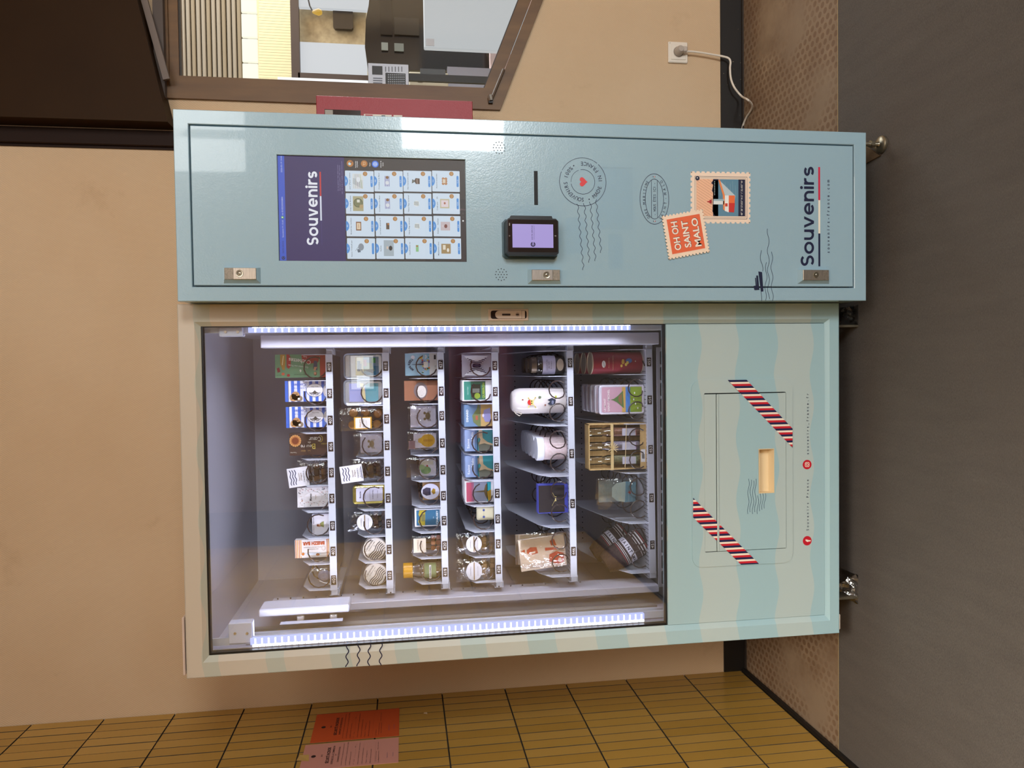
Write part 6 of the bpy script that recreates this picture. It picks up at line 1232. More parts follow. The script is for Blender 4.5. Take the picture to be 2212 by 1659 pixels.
def a424(s, w, h): s.ell(w * .5, h * .36, w * .36, h * .22, '#dcae28', 2); s.poly([(w * .3, h * .5), (w * .7, h * .5), (w * .6, h * .66), (w * .42, h * .66)], '#e3b934', 3); s.rect(w * .44, h * .2, w * .56, h * .5, '#c4951e', 4); s.arc(w * .5, h * .68, .005, .006, 0, 360, .0012, '#b9b6c0', 4, 18); s.rect(w * .05, h * .75, w * .5, h * .95, '#9a7a88', 2)
cardbag(2, 424, 879, 971, 932, 'clear pouch with yellow raincoat key ring above tag 424', a424)
def a423(s, w, h): s.ell(w * .34, h * .42, w * .2, h * .15, '#7fae7c', 2); s.ell(w * .5, h * .55, w * .14, h * .1, '#a0c49a', 3); s.ell(w * .56, h * .38, .003, .003, '#c03030', 4, 10); s.rrect(w * .62, h * .2, w * .84, h * .55, .003, '#e9e4dc', 3); s.arc(w * .74, h * .36, w * .18, h * .24, -80, 90, .0014, '#b09a3c', 4, 16)
cardbag(2, 423, 877, 1030, 988, 'shiny pouch with green and white charms above tag 423', a423, (.05, .12, .95, .6))
i = It(2, 422, 913, 1080, 1043, .02); o = i.carton('kraft_sachet', 'small kraft sachet with white oval lantern label above tag 422', 'bag', '#a5835c', .6); s_ = Sheet((i.x0, i.y - .002, i.z0)); w_, h_ = i.w, i.h; s_.ell(w_ * .5, h_ * .58, w_ * .46, h_ * .50, '#dcdaf0', 1, 30); s_.poly([(w_ * .3, h_ * .56), (w_ * .7, h_ * .56), (w_ * .74, h_ * .8), (w_ * .62, h_ * 1.0), (w_ * .38, h_ * 1.0), (w_ * .26, h_ * .8)], '#3a3650', 2); s_.poly([(w_ * .38, h_ * .3), (w_ * .62, h_ * .3), (w_ * .68, h_ * .42), (w_ * .5, h_ * .52), (w_ * .32, h_ * .42)], '#b08a2c', 2); s_.build('oval_label', o)
def card(r, num, px, L, R_, lab, art, base='#e8e6ea', back=0, glab='postcards', short='card'):
    it = It(r, num, px, L, R_, .0016); o = it.carton('postcard', lab, 'postcard', base, .35, group=glab + ' above tag %d' % num); s_ = it.up(.3); art(s_, it.w, it.h); s_.build('picture', o)
    for k in range(back):
        c = copy_tree(o, (0.0022 * (k % 2) - .001, .030 * (k + 1), 0)); c['label'] = '%s in line behind the front %s above tag %d' % (('second', 'third', 'fourth', 'fifth', 'sixth')[k], short, num)
        c.location.z += .0002
    return o
def a421(s, w, h): s.rect(w * .07, h * .06, w * .93, h * .94, '#3f7396', 1); s.poly([(w * .07, h * .62), (w * .93, h * .6), (w * .93, h * .82), (w * .7, h * .86), (w * .5, h * .8), (w * .3, h * .88), (w * .07, h * .8)], '#c4b040', 2); s.rect(w * .3, h * .62, w * .7, h * .76, '#8a8450', 3); s.text('CHAUSEY', w * .5, h * .16, .0062, '#e9eef0', 3, w=w * .78, bold=.03); s.text('iles', w * .5, h * .3, .003, '#e9eef0', 3)
card(2, 421, 896, 1137, 1099, 'small island magnet card with white lettering above tag 421', a421, back=1, glab='magnet cards', short='island magnet card')
i = It(2, 420, 888, 1195, 1157, .02); o = i.root('caramel_sachet', 'clear sachet of pink caramels with white paper header above tag 420', 'bag'); m = MB()
for k in range(6): m.box(i.x0 + i.w * (.12 + .3 * (k % 3)), i.x0 + i.w * (.36 + .3 * (k % 3)), i.y + .004, i.y + .016, i.z0 + .003 + .016 * (k // 3), i.z0 + .017 + .016 * (k // 3), mat(('#c98a72', '#b9765c')[k % 2], .5), .003)
m.build('sweets', o); i.bag(o, seed=6, bulge=.006); s_ = Sheet((i.x0, i.y - .008, i.z0)); s_.rect(i.w * .1, i.h * .52, i.w * .9, i.h * .92, '#ddd0bc', 1); s_.text('CARAMELS', i.w * .5, i.h * .78, .0036, '#7a5a3c', 2, w=i.w * .6); s_.text('tendres', i.w * .5, i.h * .66, .003, '#7a5a3c', 2); s_.build('paper_header', o)
i = It(2, 419, 871, 1253, 1217, .04); o = i.root('sweet_jar', 'glass sweet jar with yellow lid above tag 419', 'jar'); r_ = i.w / 2; c = (i.cx, i.y + r_, i.z0); zt_ = i.h; m = MB(); m.lathe([(0, .001), (r_ * .95, .001), (r_, .006), (r_, zt_ * .62), (r_ * .8, zt_ * .72), (r_ * .8, zt_ * .76)], c, M_jar, 'z', 28); m.build('glass', o)
m = MB(); m.lathe([(0, zt_), (r_ * .84, zt_), (r_ * .9, zt_ * .985), (r_ * .9, zt_ * .76), (0, zt_ * .76)], c, mat('#d59a22', .4), 'z', 28); m.build('lid', o); m = MB(); m.lathe([(0, .003), (r_ * .86, .003), (r_ * .86, zt_ * .5), (0, zt_ * .52)], c, mottled('caramel_fill', '#8a6a44', '#b9a284', 130, .6), 'z', 20); m.build('sweets', o)
m = MB(); L_ = 14; vs = []; 
for k in range(L_ + 1): a = -PI * .86 + PI * .72 * k / L_; vs += [(c[0] + r_ * 1.01 * math.cos(a), c[1] + r_ * 1.01 * math.sin(a), c[2] + zt_ * .16), (c[0] + r_ * 1.01 * math.cos(a), c[1] + r_ * 1.01 * math.sin(a), c[2] + zt_ * .46)]
m.add(vs, [(2 * k, 2 * k + 2, 2 * k + 3, 2 * k + 1) for k in range(L_)], mat('#8d9a6a', .5), True); m.build('label', o); s_ = Sheet((c[0], c[1] - r_ * 1.05, c[2] + zt_ * .31)); s_.rect(-r_ * .8, -.0028, r_ * .8, .0034, '#ece8e4', 0); s_.text('CARAMEL', 0, .0003, .0036, '#2a2828', 1, w=r_ * 1.4, bold=.03); s_.build('label_print', o)
# ---- row 4
i = It(3, 436, 998, 814, 765, .012); o = i.root('bow_hair_clip', 'navy and white striped fabric bow on card above tag 436', 'hair bow'); m = MB(); m.box(i.x0, i.x1, i.y + .008, i.y + .0095, i.z0, i.z1, mat('#b9b6c4', .5)); m.build('card', o)
s_ = Sheet((i.cx, i.y + .002, i.z0 + i.h * .5), rough=.7); a_, b_ = i.w * .42, i.h * .44
for sg in (-1, 1):
    s_.mb.add([(i.cx, i.y + .001, i.z0 + i.h * .42), (i.cx, i.y + .001, i.z0 + i.h * .58), (i.cx + sg * a_, i.y - .001, i.z0 + i.h * .93), (i.cx + sg * a_ * 1.05, i.y - .003, i.z0 + i.h * .5), (i.cx + sg * a_, i.y - .001, i.z0 + i.h * .10)], [(0, 1, 2, 3, 4)] if sg < 0 else [(4, 3, 2, 1, 0)], mat('#e0dfe6', .7))
    for k in range(6): u = .14 + k * .155; s_.line([(sg * a_ * u, -b_ * (.2 + .75 * u) * .96), (sg * a_ * (u + .06), 0), (sg * a_ * u, b_ * (.2 + .75 * u) * .96)], .0030, '#1c2040', 10)
s_.mb.box(i.cx - .003, i.cx + .003, i.y - .006, i.y + .001, i.z0 + i.h * .36, i.z0 + i.h * .64, mat('#1c2040', .7), .001); s_.build('ribbon', o)
def a435(s, w, h): s.rect(w * .06, h * .22, w * .94, h * .95, '#3f6e58', 1); s.rect(w * .06, h * .72, w * .94, h * .95, '#3f8a78', 2); s.rect(w * .2, h * .38, w * .8, h * .7, '#2b3226', 2); s.ell(w * .25, h * .5, w * .14, h * .1, '#8aa03c', 3); s.rect(w * .4, h * .42, w * .6, h * .66, '#6f7268', 3); s.text('QUIBERON', w * .5, h * .29, .0072, '#a3b848', 3, w=w * .74, bold=.03); s.text('VIEUX PORT', w * .5, h * .82, .0034, '#c3e0d4', 3, w=w * .4)
card(3, 435, 999, 866, 821, 'green landscape card with pale lettering above tag 435', a435, back=3, short='green QUIBERON card')
def a434(s, w, h): s.rect(0, 0, w, h, '#6a87a8', 1); s.rect(0, h * .35, w, h * .52, '#59718f', 2); s.poly([(0, h * .5), (w * .2, h * .68), (w * .5, h * .72), (w * .8, h * .56), (w, h * .52), (w, h * .45), (0, h * .42)], '#6f7a52', 3); s.rect(w * .3, h * .52, w * .5, h * .6, '#b0604a', 4); s.rect(0, 0, w, h * .42, '#b99a62', 3); s.poly([(w * .2, h * .05), (w * .85, h * .08), (w * .75, h * .3), (w * .45, h * .34), (w * .2, h * .26)], '#8f8cb8', 5); s.ell(w * .5, h * .33, .005, .003, '#d8cfe0', 6); s.text('DINARD', w * .5, h * .9, .0062, '#eef0f6', 4, w=w * .56, bold=.03)
card(3, 434, 1003, 921, 874, 'blue beach card lettered DINARD above tag 434', a434, base='#6a87a8', back=4, short='blue DINARD card')
def a433(s, w, h): s.rect(0, 0, w, h, '#8ea0c6', 1); s.rect(0, h * .54, w, h * .64, '#5d7a9e', 2); s.rect(0, 0, w, h * .56, '#3d8f96', 2); s.poly([(0, h * .5), (w * .4, h * .54), (w * .55, h * .38), (w * .4, h * .2), (w * .2, 0), (0, 0)], '#6a6a5e', 3); s.poly([(w * .3, h * .5), (w * .55, h * .44), (w * .7, h * .52), (w, h * .5), (w, h * .38), (w * .6, h * .36), (w * .42, h * .2), (w * .32, 0), (w * .24, 0), (w * .36, h * .3)], '#c9b090', 4); s.rect(w * .6, h * .5, w * .9, h * .56, '#8a7a68', 5); s.text('Saint', w * .36, h * .88, .0072, '#eef0fa', 3, w=w * .46, bold=.01); s.text('Malo', w * .68, h * .74, .0072, '#eef0fa', 3, w=w * .42, bold=.01)
card(3, 433, 1004, 974, 928, 'right one of the two front aerial Saint Malo cards, above tag 433', a433, base='#8ea0c6', back=5, short='right Saint Malo card'); card(3, 432, 1005, 1030, 984, 'left one of the two front aerial Saint Malo cards, above tag 432', a433, base='#8ea0c6', back=5, short='left Saint Malo card')
def a431(s, w, h): s.rect(w * .05, h * .1, w * .95, h * .96, '#a0607a', 1); s.rect(w * .05, h * .22, w * .95, h * .7, '#8c8fa0', 2); s.poly([(w * .3, h * .3), (w * .48, h * .34), (w * .5, h * .78), (w * .56, h * .34), (w * .8, h * .3), (w * .9, h * .22), (w * .1, h * .22)], '#6a5a40', 3); s.rect(w * .05, h * .1, w * .95, h * .24, '#2f9aa6', 3); s.poly([(w * .05, h * .1), (w * .6, h * .1), (w * .5, h * .24), (w * .05, h * .2)], '#b08a2c', 4); s.rect(w * .05, h * .78, w * .95, h * .96, '#b4546a', 3)
card(3, 431, 1005, 1085, 1039, 'pink sunset island card with white border above tag 431', a431, back=4, short='pink sunset card')
i = It(3, 430, 1030, 1124, 1095, .02); o = i.root('cream_coin_purse', 'cream pouch with two blue dots on a black stand above tag 430', 'purse'); m = MB(); m.box(i.x0, i.x1, i.y, i.y + .015, i.z0 + .0, i.z1, mat('#d8cfae', .6), .004); m.build('pouch', o); s_ = i.up(); s_.ell(i.w * .25, i.h * .6, .0034, .0036, '#4a5aa0', 1); s_.ell(i.w * .75, i.h * .6, .0034, .0036, '#4a5aa0', 1); s_.line([(i.w * .25, i.h * .6), (i.w * .75, i.h * .6)], .0005, '#8a8468', 1); s_.build('buttons', o); m = MB(); m.box(i.x0 - .016, i.x0 - .0003, i.y + .004, i.y + .02, i.z0, i.z0 + .012, M_dark, .002); m.build('stand', o)
roundbag(3, 429, 985, 1194, 1150, 'right one of the two crackling toffee bags with round white labels', ['#a8845c', '#8a6a48'], '#dbd6da'); roundbag(3, 428, 985, 1255, 1205, 'left one of the two crackling toffee bags with round white labels', ['#a8845c', '#9a7a50'], '#dbd6da')
# ---- row 5
def jar_preserve(it, root):
    r_ = it.w / 2 - .001; c = (it.cx, it.y + r_, it.z0); h_ = it.h; m = MB(); m.lathe([(0, .001), (r_ * .9, .001), (r_, .008), (r_, h_ * .72), (r_ * .75, h_ * .86)], c, M_jar, 'z', 28); m.build('glass', root); m = MB(); m.lathe([(0, .003), (r_ * .9, .004), (r_ * .9, h_ * .7), (0, h_ * .7)], c, mat('#4c3a30', .6), 'z', 20); m.build('contents', root); m = MB(); m.lathe([(0, h_), (r_ * .8, h_), (r_ * .82, h_ * .97), (r_ * .82, h_ * .85), (0, h_ * .85)], c, mat('#6a5a4a', .4, .4), 'z', 24); m.build('lid', root)
    m = MB(); vs = []
    for k in range(15): a = -PI * .9 + PI * .8 * k / 14; vs += [(c[0] + r_ * 1.01 * math.cos(a), c[1] + r_ * 1.01 * math.sin(a), c[2] + h_ * .30), (c[0] + r_ * 1.01 * math.cos(a), c[1] + r_ * 1.01 * math.sin(a), c[2] + h_ * .68)]
    m.add(vs, [(2 * k, 2 * k + 2, 2 * k + 3, 2 * k + 1) for k in range(14)], mat('#cdc6dc', .5), True); m.build('paper_label', root); s_ = Sheet((c[0], c[1] - r_ * 1.06, c[2] + h_ * .5)); s_.text('CONFITURE', 0, .007, .0036, '#5c5468', 0, w=r_ * 1.1); s_.text('de lait', 0, .001, .0036, '#5c5468', 0, w=r_ * .7); s_.text('Bretagne', 0, -.006, .003, '#5c5468', 0, w=r_ * .8); s_.ell(0, -h_ * .33, r_ * .62, .011, '#c7b6a2', 0); s_.build('label_print', root)
i = It(4, 450, 1150, 810, 766, .04); o = i.root('spread_jar', 'glass jar of brown spread with white label above tag 450, foremost', 'jar', 'jars above tag 450'); jar_preserve(i, o)
for k in range(2): c = copy_tree(o, (0, .075 * (k + 1), 0)); c['label'] = 'glass jar of brown spread, %s in line above tag 450' % ('second', 'third')[k]
i = It(4, 449, 1108, 894, 838, .06, lift=.0); o = i.root('water_bottle', 'white children\'s bottle with red bandana skull print above tag 449', 'bottle'); r_ = i.w / 2; c = (i.cx, i.y + r_, i.z0); h_ = i.h; m = MB(); m.lathe([(0, 0), (r_ - .002, 0), (r_, .003), (r_, h_ * .84), (r_ * .93, h_ * .92), (r_ * .75, h_ * .98), (r_ * .6, h_), (0, h_)], c, mat('#e6dcd8', .22), 'z', 36); m.build('bottle_body', o)
m = MB(); m.tube([(c[0] - r_ * .6, c[1] - .008, c[2] + h_ * .97), (c[0] - r_ * .95, c[1] - .018, c[2] + h_ * .93), (c[0] - r_ * 1.12, c[1] - .02, c[2] + h_ * .86), (c[0] - r_ * 1.0, c[1] - .02, c[2] + h_ * .82), (c[0] - r_ * .8, c[1] - .02, c[2] + h_ * .9)], .0013, mat('#e8dcc8', .4)); m.build('strap', o)
s_ = Sheet((c[0], c[1] - r_ * 1.03, c[2]), rough=.3); z_ = h_ * .66
s_.ell(-.003, z_, .0085, .0075, '#e9d27a', 1); s_.poly([(-.0115, z_ + .001), (.006, z_ + .003), (.004, z_ + .010), (-.003, z_ + .0125), (-.010, z_ + .009)], '#cf3a34', 2); s_.ell(-.006, z_ - .001, .0022, .002, '#4a3420', 3, 10); s_.ell(.001, z_ - .001, .0022, .002, '#4a3420', 3, 10)
for sg in (-1, 1): s_.line([(-.003 - sg * .015, z_ - .013), (-.003 + sg * .013, z_ + .008)], .0022, '#e9d27a', 0); s_.ell(-.003 + sg * .014, z_ + .009, .0024, .0024, '#e9d27a', 0, 10); s_.ell(-.003 + sg * .015, z_ - .013, .0024, .0024, '#e9d27a', 0, 10)
s_.poly([(-.012, h_ * .22), (.004, h_ * .2), (.010, h_ * .27), (.004, h_ * .36), (-.001, h_ * .30), (-.008, h_ * .36), (-.013, h_ * .3)], '#3c4050', 1); s_.ell(-.004, h_ * .26, .006, .004, '#8a8fa8', 2); s_.ell(.013, h_ * .5, .0035, .005, '#6f7a5c', 1); s_.ell(.013, h_ * .2, .004, .003, '#b7c04a', 1); s_.ell(.009, h_ * .21, .002, .002, '#c8483c', 2); s_.ell(-.012, h_ * .4, .003, .003, '#8a5a4a', 1); s_.ell(.006, h_ * .82, .002, .003, '#a8604a', 1); s_.build('pirate_print', o)
i = It(4, 448, 1162, 997, 945, .05); o = i.root('bath_salt_jar', 'white lidded jar of pale pink bath salts above tag 448, foremost', 'jar', 'jars of pink bath salts'); r_ = i.w / 2; c = (i.cx, i.y + r_, i.z0); h_ = i.h; m = MB(); m.lathe([(0, 0), (r_ * .92, 0), (r_ * .95, .003), (r_ * .95, h_ * .76), (0, h_ * .76)], c, mottled('pink_salts', '#e2c6c6', '#efdedd', 160, .5), 'z', 32); m.build('jar_body', o); m = MB(); m.lathe([(r_ * .9, h_ * .76), (r_, h_ * .77), (r_, h_ * .97), (r_ * .96, h_), (0, h_)], c, mat('#e6e6ee', .3), 'z', 32); m.build('lid', o)
for k in range(4): c2 = copy_tree(o, (.0, .062 * (k + 1), 0)); c2['label'] = 'white lidded jar of pink bath salts, %s in line above tag 448' % ('second', 'third', 'fourth', 'last')[k]
i = It(4, 447, 1162, 1108, 1046, .03, lift=0); o = i.root('blue_gift_box', 'flat dark gift box with blue rim and small gold bow above tag 447', 'gift box'); m = MB(); m.box(i.x0, i.x1, i.y, i.y + .03, i.z0, i.z1, mat('#4a4fae', .3), .001); m.build('tray', o); m = MB(); m.box(i.x0 + .003, i.x1 - .003, i.y - .0012, i.y, i.z0 + .012, i.z1 - .002, mat('#3a3434', .15)); m.build('lid_window', o); s_ = Sheet((i.cx, i.y - .0014, i.z0 + i.h * .42)); g = '#d8c47c'; s_.poly([(0, 0), (-.008, .004), (-.007, -.003)], g, 1); s_.poly([(0, 0), (.008, .004), (.007, -.003)], g, 1); s_.line([(-.022, .012), (0, 0), (.020, .010)], .0008, g, 1); s_.rect(-.0015, -.002, .0015, .002, '#efe0a4', 2); s_.build('bow', o)
i = It(4, 446, 1124, 1222, 1150, .02, y=YS + .02); o = i.root('tote_bag_packet', 'cream tote bag with red boat print folded in clear film above tag 446', 'bag', None); 
s_ = Sheet((i.x0, i.y + .004, i.z0 + .008), (1, 0, .10), (-.10, 0, 1), rough=.8); w_, h_ = i.w * .93, i.h * .93
s_.mb.add([s_.P(0, 0, 0), s_.P(w_, 0, 0), s_.P(w_, h_, 0), s_.P(0, h_, 0)] + [s_.P(a, b, 0) + Vector((0, .012, 0)) for a, b in ((0, 0), (w_, 0), (w_, h_), (0, h_))], [(0, 1, 2, 3), (7, 6, 5, 4), (0, 4, 5, 1), (1, 5, 6, 2), (2, 6, 7, 3), (3, 7, 4, 0)], mat('#e6d3be', .8)); s_.build('folded_cloth', o)
s_ = Sheet((i.x0, i.y + .0038, i.z0 + .008), (1, 0, .10), (-.10, 0, 1), rough=.8); rd_ = '#c8543c'
s_.poly([(w_ * .52, h_ * .60), (w_ * .72, h_ * .62), (w_ * .74, h_ * .76), (w_ * .66, h_ * .84), (w_ * .56, h_ * .84), (w_ * .50, h_ * .74)], rd_, 1); s_.poly([(w_ * .54, h_ * .66), (w_ * .60, h_ * .66), (w_ * .58, h_ * .78), (w_ * .53, h_ * .76)], '#eeddc8', 2); s_.poly([(w_ * .6, h_ * .88), (w_ * .7, h_ * .88), (w_ * .65, h_ * .97)], rd_, 1); s_.poly([(w_ * .12, h_ * .06), (w_ * .40, h_ * .04), (w_ * .50, h_ * .2), (w_ * .42, h_ * .36), (w_ * .2, h_ * .38), (w_ * .08, h_ * .2)], rd_, 1); s_.ell(w_ * .2, h_ * .14, .007, .006, '#eeddc8', 2); s_.poly([(w_ * .55, h_ * .16), (w_ * .62, h_ * .16), (w_ * .66, h_ * .44), (w_ * .56, h_ * .44)], rd_, 1); s_.poly([(w_ * .68, h_ * .18), (w_ * .9, h_ * .22), (w_ * .86, h_ * .32), (w_ * .7, h_ * .3)], rd_, 1); s_.build('boat_print', o)
i.bag(o, seed=12, bulge=.006, x0=i.x0 - .004, x1=i.x1 + .003)
m = MB()
for k in range(2):
    j = It(4, 446, 1120 - 6 * k, 1216, 1152, .01, y=YS + .10 + .07 * k); o = j.carton('tote_bag_packet', 'cream folded tote bag, %s packet in line above tag 446' % ('second', 'third')[k], 'bag', '#d9c6b2', .8); j.bag(o, seed=20 + k, bulge=.005)
# ---- row 6
i = It(5, 455, 1290, 807, 759, .05, pxb=1372); o = i.root('biscuit_canister', 'dark red biscuit canister with yellow biscuit picture above tag 455, foremost', 'canister', 'red biscuit canisters'); r_ = i.w / 2; c = (i.cx, i.y + r_, i.z0); h_ = i.h + .012; m = MB(); m.lathe([(0, 0), (r_, 0), (r_, h_), (0, h_ - .001)], c, mat('#8e2030', .35), 'z', 36); m.build('drum', o); m = MB(); m.lathe([(r_ * .99, h_ - .001), (r_ * 1.02, h_), (r_ * 1.02, h_ + .003), (r_ * .98, h_ + .003), (r_ * .96, h_ + .0005), (0, h_ + .0005)], c, mat('#cbb79c', .35, .3), 'z', 36); m.lathe([(r_ * 1.0, 0), (r_ * 1.02, 0), (r_ * 1.02, .003), (r_, .003)], c, mat('#d8c9bc', .35), 'z', 36); m.build('rim', o)
s_ = Sheet((c[0], c[1] - r_ * 1.04, c[2]), rough=.3); s_.ell(-.004, h_ * .80, .011, .006, '#ece6e0', 1); s_.text('Albert', -.004, h_ * .80, .0044, '#3a2c38', 2, w=.017, rot=12); s_.text('Galettes pur beurre', 0, h_ * .62, .0036, '#d8b48c', 1, w=r_ * 1.3); s_.text('Biscuiterie', .0, h_ * .70, .003, '#d8b48c', 1, w=r_ * .9); s_.ell(.006, h_ * .30, .0075, .010, '#4a6aa8', 1)
for k, (a, b, q_) in enumerate(((-.006, .36, .005), (.001, .42, .006), (-.010, .45, .0045), (.006, .42, .005), (.0, .33, .005))): s_.ell(a, h_ * b, q_, q_ * .8, ('#e2bf5a', '#cfa244')[k % 2], 2 + k)
s_.ell(.004, h_ * .17, .0018, .0018, '#e8ddd0', 1, 10); s_.build('canister_print', o)
for k in range(2): c2 = copy_tree(o, (0, .085 * (k + 1), 0)); c2['label'] = 'dark red biscuit canister, %s in line above tag 455' % ('second', 'third')[k]
def a454(s, w, h):
    s.rrect(w * .07, h * .05, w * .93, h * .95, .004, '#c59aa8', 1); s.rect(w * .07, h * .30, w * .93, h * .50, '#4a7cc0', 2); s.rect(w * .07, h * .42, w * .93, h * .50, '#c9a25c', 3); s.rect(w * .07, h * .06, w * .93, h * .32, '#8aa038', 3); s.poly([(w * .2, h * .46), (w * .42, h * .62), (w * .48, h * .70), (w * .5, h * .76), (w * .53, h * .68), (w * .62, h * .60), (w * .8, h * .48)], '#5f7a48', 4); s.poly([(w * .3, h * .5), (w * .44, h * .58), (w * .6, h * .58), (w * .72, h * .5)], '#8a6a48', 5); s.poly([(w * .07, h * .34), (w * .3, h * .36), (w * .55, h * .42), (w * .93, h * .36), (w * .93, h * .42), (w * .07, h * .42)], '#5a86c6', 4)
    for k, (a, b) in enumerate(((.35, .2), (.5, .24), (.72, .22), (.2, .15))): s.ell(w * a, h * b, .0035, .002, '#eeeae0', 5, 10)
    s.text('LE MONT', w * .33, h * .885, .0062, '#f0e2e2', 4, w=w * .44, bold=.02); s.text('SAINT-MICHEL', w * .48, h * .80, .0066, '#f0e2e2', 4, w=w * .76, bold=.02)
o = tin(5, 454, 1295, 894, 831, mat('#dcd6e2', .3), 'white rimmed tin lettered LE MONT SAINT-MICHEL above tag 454, foremost', a454, 'tins above tag 454', .02, rad=.008)
for k in range(4): c2 = copy_tree(o, (0, .052 * (k + 1), 0)); c2['label'] = 'pink and green pictorial tin, %s in line above tag 454' % ('second', 'third', 'fourth', 'last')[k]
i = It(5, 453, 1272, 1013, 914, .05, y=YS + .018); o = i.root('crate_of_jars', 'small wooden crate with three glass jars tied with raffia above tag 453', 'gift crate', None); M_wd = mottled('pale_crate_wood', '#b9955c', '#d0ad74', 30, .6, 0, (1, 1, 8)); x0, x1, z0, z1, y = i.x0, i.x1, i.z0, i.z1, i.y
for nm, a in (('crate_side', (x0, x0 + .003, y, y + .05, z0, z1)), ('crate_side', (x1 - .003, x1, y, y + .05, z0, z1)), ('crate_top', (x0, x1, y, y + .05, z1 - .003, z1)), ('crate_base', (x0, x1, y, y + .05, z0, z0 + .003)), ('crate_back', (x0, x1, y + .048, y + .05, z0, z1)), ('crate_front_board', (x0, x1, y - .002, y, z0, z0 + .020))): MB().box(*a, M_wd, .0004).build(nm, o)
for k in range(3):
    cx = x0 + (x1 - x0) * (.19 + .31 * k); r_ = .0165; hh = z1 - z0 - .010; c = (cx, y + .024, z0 + .004); m = MB(); m.lathe([(0, 0), (r_ * .95, 0), (r_, .004), (r_, hh * .66), (r_ * .8, hh * .72), (r_ * .8, hh * .74)], c, M_jar, 'z', 22); j_ = m.build('jar', o); m = MB(); m.lathe([(0, .002), (r_ * .9, .002), (r_ * .9, hh * .55), (0, hh * .55)], c, mottled('jar_filling_%d' % k, ('#7d7a5c', '#8a7f8e', '#9a6a5c')[k], ('#a8a37e', '#a99fae', '#b88a78')[k], 150, .6), 'z', 16); m.build('filling', j_)
    m = MB(); m.lathe([(r_ * .86, hh * .74), (r_ * .9, hh * .75), (r_ * .9, hh * .96), (r_ * .84, hh), (0, hh)], c, M_jar, 'z', 22); m.build('jar_lid', j_); s_ = Sheet((cx, y + .024 - r_ * 1.05, z0 + .03)); s_.rect(-r_ * .7, 0, r_ * .7, hh * .26, '#b9b4c0', 0); s_.line(wave(-r_ * .5, hh * .16, r_ * .5, hh * .16, .0015, 1.5, 16), .0005, '#4a4656', 1); s_.rect(-r_ * .7, 0, r_ * .7, .002, ('#7f9a7a', '#8a6a96', '#b0605c')[k], 1); s_.build('jar_label', j_)
m = MB(); hz = z0 + (z1 - z0) * .60
for k in range(5): m.tube([(x0 - .001, y - .002, hz - .004 + k * .002), (i.cx, y - .005, hz - .003 + k * .0016), (x1 + .001, y - .002, hz - .004 + k * .002)], .0009, mat('#d8bd84', .6), 5)
for an in (25, 60, 120, 155, 230, 255, 285, 310, 335): L_ = .016 if an < 180 else .018; m.tube([(i.cx - .004, y - .007, hz), (i.cx - .004 + L_ * .5 * math.cos(math.radians(an)), y - .012, hz + L_ * .5 * math.sin(math.radians(an))), (i.cx - .004 + L_ * math.cos(math.radians(an)), y - .008, hz + L_ * math.sin(math.radians(an)))], .0011, mat('#d8bd84', .6), 5)
m.build('raffia_bow', o); m = MB(); hz2 = z0 + (z1 - z0) * .36; m.tube([(x0, y - .001, hz2 + .003), (x1, y - .001, hz2 - .003)], .0011, mat('#c9b084', .6), 5); m.build('string', o); s_ = Sheet((x0, y - .0022, z0)); s_.rect(.022, .004, .062, .018, '#dcd8d6', 0)
for k in range(14): s_.rect(.032 + k * .0011, .006, .0325 + k * .0011 + (.0003 if k % 3 else 0), .015, '#2a2828', 1)
s_.build('barcode_label', o)
i = It(5, 452, 1291, 1098, 1032, .012, lift=0, y=YS + .022); o = i.root('bib_packet', 'clear bag with white and blue starfish bib above tag 452', 'bag', None); s_ = Sheet((i.x0, i.y + .006, i.z0 + .01), (1, 0, -.04), (.04, 0, 1), rough=.7); w_, h_ = i.w, i.h * .9
s_.poly([(w_ * .22, h_ * .18), (w_ * .8, h_ * .18), (w_ * .86, h_ * .4), (w_ * .8, h_ * .62), (w_ * .66, h_ * .72), (w_ * .36, h_ * .72), (w_ * .22, h_ * .6), (w_ * .18, h_ * .4)], '#cfe0dc', 0); s_.poly([(w_ * .20, h_ * .18), (w_ * .84, h_ * .18), (w_ * .86, h_ * .42), (w_ * .18, h_ * .42)], '#6fa3bc', 1); st_ = []
for k in range(10): a = PI / 2 + PI * k / 5; rr2 = .008 if k % 2 == 0 else .003; st_.append((w_ * .5 + rr2 * math.cos(a), h_ * .32 + rr2 * math.sin(a)))
s_.poly(st_, '#c84a3c', 3); [s_.line([(w_ * .2, h_ * b), (w_ * .85, h_ * b)], .0005, '#dbe8ee', 2) for b in (.26, .34, .42)]; s_.build('bib', o); i.bag(o, seed=31, bulge=.008)
j = It(5, 452, 1286, 1088, 1030, .01, y=YS + .11); o = j.root('bib_packet', 'clear film packet, second in line above tag 452', 'bag'); m = MB(); m.box(j.x0 + .008, j.x1 - .008, j.y + .004, j.y + .008, j.z0, j.z1 - .012, mat('#a9b6b4', .7), .002); m.build('bib', o); j.bag(o, seed=33, bulge=.006)
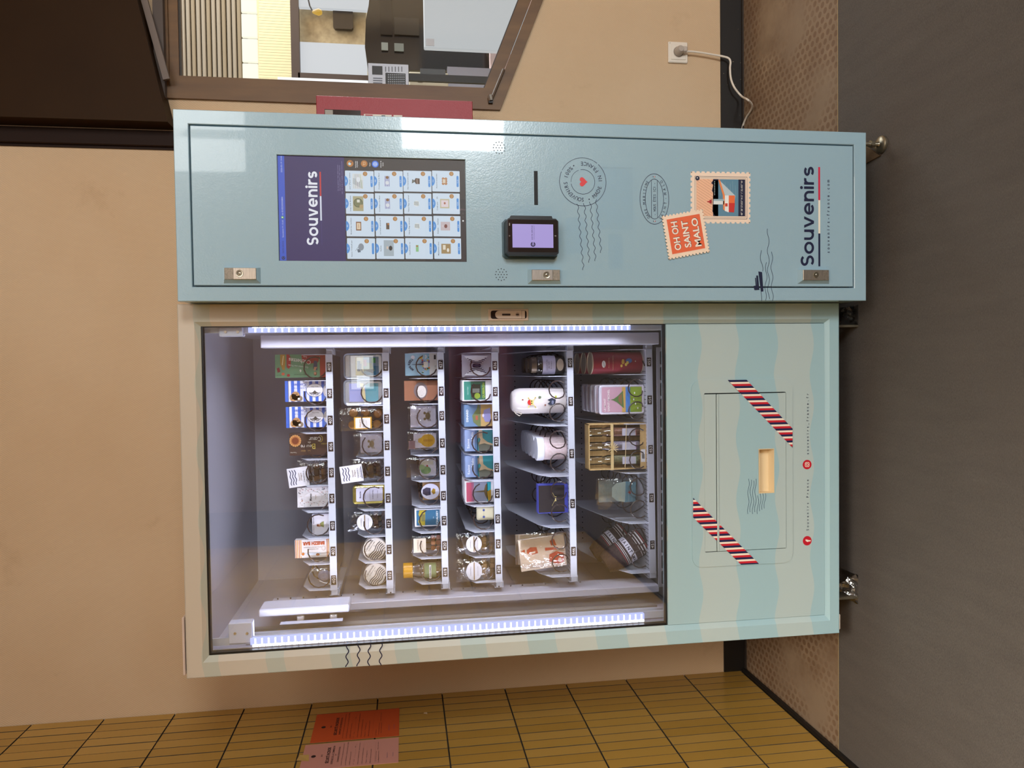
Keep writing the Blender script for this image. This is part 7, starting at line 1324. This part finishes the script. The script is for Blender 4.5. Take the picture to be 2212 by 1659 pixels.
# rolled socks
def sock(cx, cz, ang, y, sc_, lab):
    o = thing('rolled_cap_sock', lab, 'socks', (cx, y, cz)); T = Matrix.Translation((cx, y, cz)) @ Matrix.Rotation(math.radians(ang), 4, 'Y') @ Matrix.Scale(1.26 * sc_, 4)
    br = mottled('dark_brown_knit', '#30201e', '#43302c', 200, .9); m = MB(); m.T = T; L_ = .115 * sc_; m.lathe([(0, 0), (.024, .002), (.031, .02), (.033, .06), (.033, L_), (.030, L_ + .003), (.024, L_ + .001), (.020, L_ - .01), (0, L_ - .012)], (0, 0, 0), br, 'z', 26); m.build('knit_body', o)
    def band(z0_, z1_, c, nm, k=1.012):
        m = MB(); m.T = T; m.lathe([(.033 * k, z0_), (.033 * k, z1_)], (0, 0, 0), mat(c, .8), 'z', 30); m.build(nm, o)
    for z_, h_, c in ((.112, .0016, '#a83a44'), (.106, .0034, '#ded8da'), (.099, .0022, '#ded8da'), (.093, .0012, '#ded8da'), (.057, .0012, '#ded8da'), (.053, .0012, '#ded8da'), (.049, .0010, '#a83a44')): band(z_ * sc_, z_ * sc_ + h_, c, 'stripe')
    band(.064 * sc_, .078 * sc_, '#cfcad6', 'name_band', 1.016)
    s_ = Sheet(rough=.8)
    for k, chh in enumerate('SAINT MALO'):
        if chh == ' ': continue
        a = math.radians(-90 + (k - 4.5) * 15.5); rad = .0340; o_ = Vector((rad * math.cos(a), rad * math.sin(a), .071 * sc_)); vs, fs = glyphs(chh, .03); w0 = (min(v[0] for v in vs) + max(v[0] for v in vs)) / 2
        tv = Vector((-math.sin(a), math.cos(a), 0)); s_.mb.add([T @ (o_ + tv * ((v[0] - w0) * .0105) + Vector((0, 0, (v[1] - .365) * .0125))) for v in vs], fs, mat('#2c2430', .8))
    s_.build('knitted_letters', o)
c = W(1386, 1163, Y=YS + .08); ax = Vector((math.sin(math.radians(150)), 0, math.cos(math.radians(150))))
b_ = c - ax * .150; sock(b_.x, b_.z, 150, YS + .066, 1.0, 'dark brown rolled knit lettered SAINT MALO above tag 451, foremost')
b_ = b_ + Vector((.004, 0, .008)); sock(b_.x, b_.z, 147, YS + .165, .95, 'dark brown rolled knit lettered SAINT MALO behind the first above tag 451')
